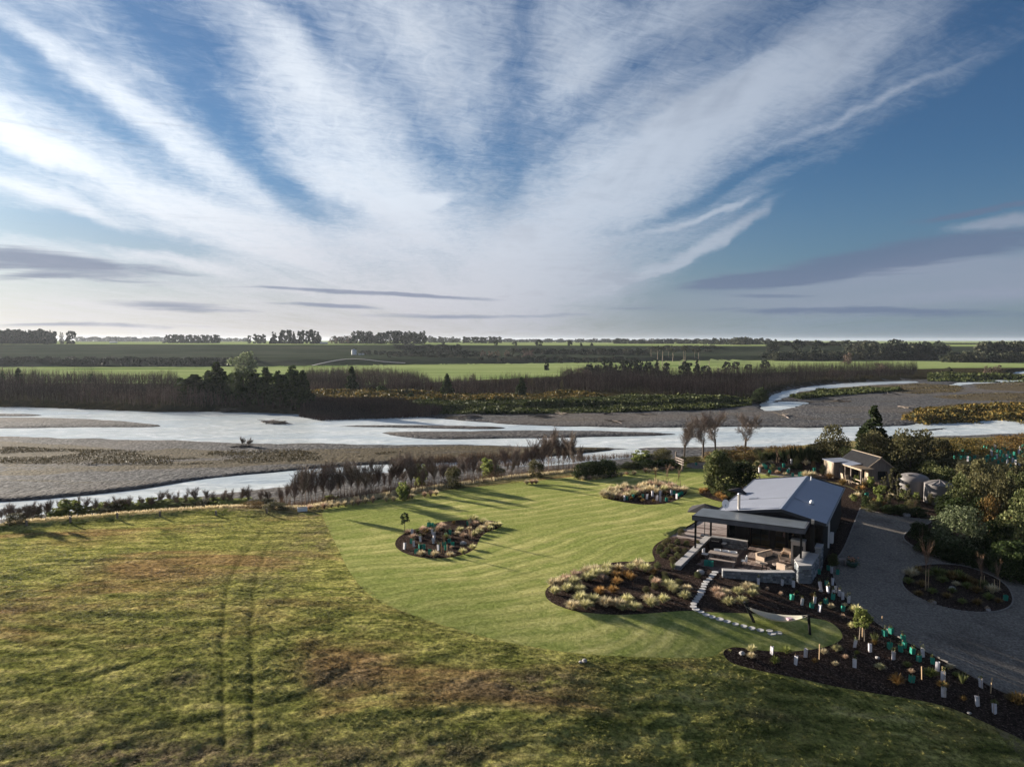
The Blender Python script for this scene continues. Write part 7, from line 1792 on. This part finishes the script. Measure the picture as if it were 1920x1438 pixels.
far_shed(608, 800, 8, 1.6, 'white roofed farm shed right of the pine block on the horizon'); far_shed(214, 1000, 9, 1.4, 'low farm shed on the left horizon field')
pyl = empty('lattice_mast', at_d(266, 1500)); tag(pyl, 'thin lattice mast standing on the left horizon', 'mast', kind='thing')
m = MB()
for sx in (-1.2, 1.2): m.tube([(sx, 0, 0), (sx * .2, 0, 26)], .14, B['trim'], 4)
for k in range(7): z = 3 + k * 3.2; m.tube([(-1.2 * (1 - z / 32), 0, z), (1.2 * (1 - (z + 2) / 32), 0, z + 2)], .1, B['trim'], 4)
m.build('mast_frame', pyl)
# farm track draped over the slope
def strip(pxs, w2, name, label, mat):
    pts = [G(*q) for q in smooth(pxs, 2, False)]; vs = []; fs = []
    for i, p in enumerate(pts):
        d = (pts[min(i + 1, len(pts) - 1)] - pts[max(0, i - 1)]); n = Vector((-d.y, d.x, 0)).normalized() * w2
        for q in (p - n, p + n): vs.append((q.x, q.y, gz(q.x, q.y) + .22))
    fs = [(2 * i, 2 * i + 1, 2 * i + 3, 2 * i + 2) for i in range(len(pts) - 1)]
    me = bpy.data.meshes.new(name); me.from_pydata(vs, [], fs); me.materials.append(mat); tag(link(name, me), label=label, kind='structure')
strip([(585, 686), (610, 680), (640, 674.5), (664, 673), (690, 675), (720, 679), (760, 681)], .8, 'farm_track', 'pale farm track climbing to the far silo', B['concrete'])
# driftwood
def drift(px, py, s, n, label):
    g = G(px, py); o = empty('driftwood_pile', g, rnd.uniform(0, 3)); tag(o, label, 'driftwood', 'driftwood piles on the shingle', 'thing')
    for i in range(n):
        a = rnd.uniform(-.5, .5) + (3.14 if rnd.random() < .5 else 0); L = s * rnd.uniform(.5, 1.1); z = rnd.uniform(.03, .06 * s); c = Vector((rnd.uniform(-.3, .3) * s, rnd.uniform(-.2, .2) * s, z)); d = Vector((math.cos(a), math.sin(a), rnd.uniform(-.05, .3))) * L / 2
        m = MB(); m.tube([c - d, c + Vector((0, 0, .02 * s)), c + d], [s * .018, s * .016, s * .005], L_['bark'] if rnd.random() < .8 else B['wood'], 5); m.build('log', o)
for px, py, s, n, lb in [(513, 793, 5.5, 14, 'dark log pile stranded in the middle of the wide river'), (455, 838, 3, 10, 'tangle of branches on the left shingle point'), (1050, 777, 5, 9, 'driftwood on the far shingle above the tussock bed'), (1018, 783, 5, 8, 'driftwood left of centre on the far shingle'), (882, 783, 6, 9, 'dark driftwood at the left end of the far shingle'),
                         (1140, 777, 4, 6, 'driftwood on the far shingle above the gate'), (1210, 778, 4, 6, 'short driftwood pile on the far shingle'), (1150, 792, 5, 7, 'driftwood at the water edge of the far shingle'), (1565, 753, 7, 6, 'pale logs on the upper right shingle'), (1725, 770, 7, 5, 'long pale log left of the gorse island'), (1670, 740, 6, 5, 'pale log in the scrub of the upper right shingle'),
                         (1700, 765, 5, 7, 'dark driftwood right of the solitary pine'), (1465, 780, 6, 7, 'driftwood on the right shingle above the bare trees'), (925, 768, 5, 6, 'driftwood below the far green scrub'), (435, 770, 5, 7, 'dark snag at the far water edge left of centre'), (165, 870, 3, 6, 'driftwood on the left shingle by the near channel'), (730, 781, 4, 4, 'thin driftwood at the far water edge')]:
    drift(px, py, s, n, lb)
v = G(457, 836); h = 20 / ppm(v)
for k in range(5):
    o = link('bare_shrub', rnd.choice(WIL), None, v + Vector((rnd.uniform(-.9, .9), rnd.uniform(-.5, .5), -.1)), 0, (h * 1.3, h * 1.3, h * rnd.uniform(.7, 1.1))); o.rotation_euler = (rnd.uniform(-.2, .2), .45, 0); reg(o, 'leaning leafless shrub', 'on the shingle point in the wide river', 'shrub', 'shrubs on the shingle point', 457 + k)

# ------------------------------------------------------------------ the air between here and the horizon
hz = bpy.data.materials.new('haze_air'); hz.use_nodes = True
ht = hz.node_tree; ht.nodes.clear(); ho = ht.nodes.new('ShaderNodeOutputMaterial'); hv = ht.nodes.new('ShaderNodeVolumePrincipled')
hv.inputs['Color'].default_value = (0.80, 0.88, 1.0, 1); hv.inputs['Density'].default_value = 0.00005; hv.inputs['Anisotropy'].default_value = 0.3
ht.links.new(hv.outputs[0], ho.inputs['Volume'])
m = MB(); m.box((0, 5000, 17), (24000, 12400, 46), hz); o = m.build('haze'); tag(o, 'thin pale haze over the whole plain', kind='stuff')
finish_labels()
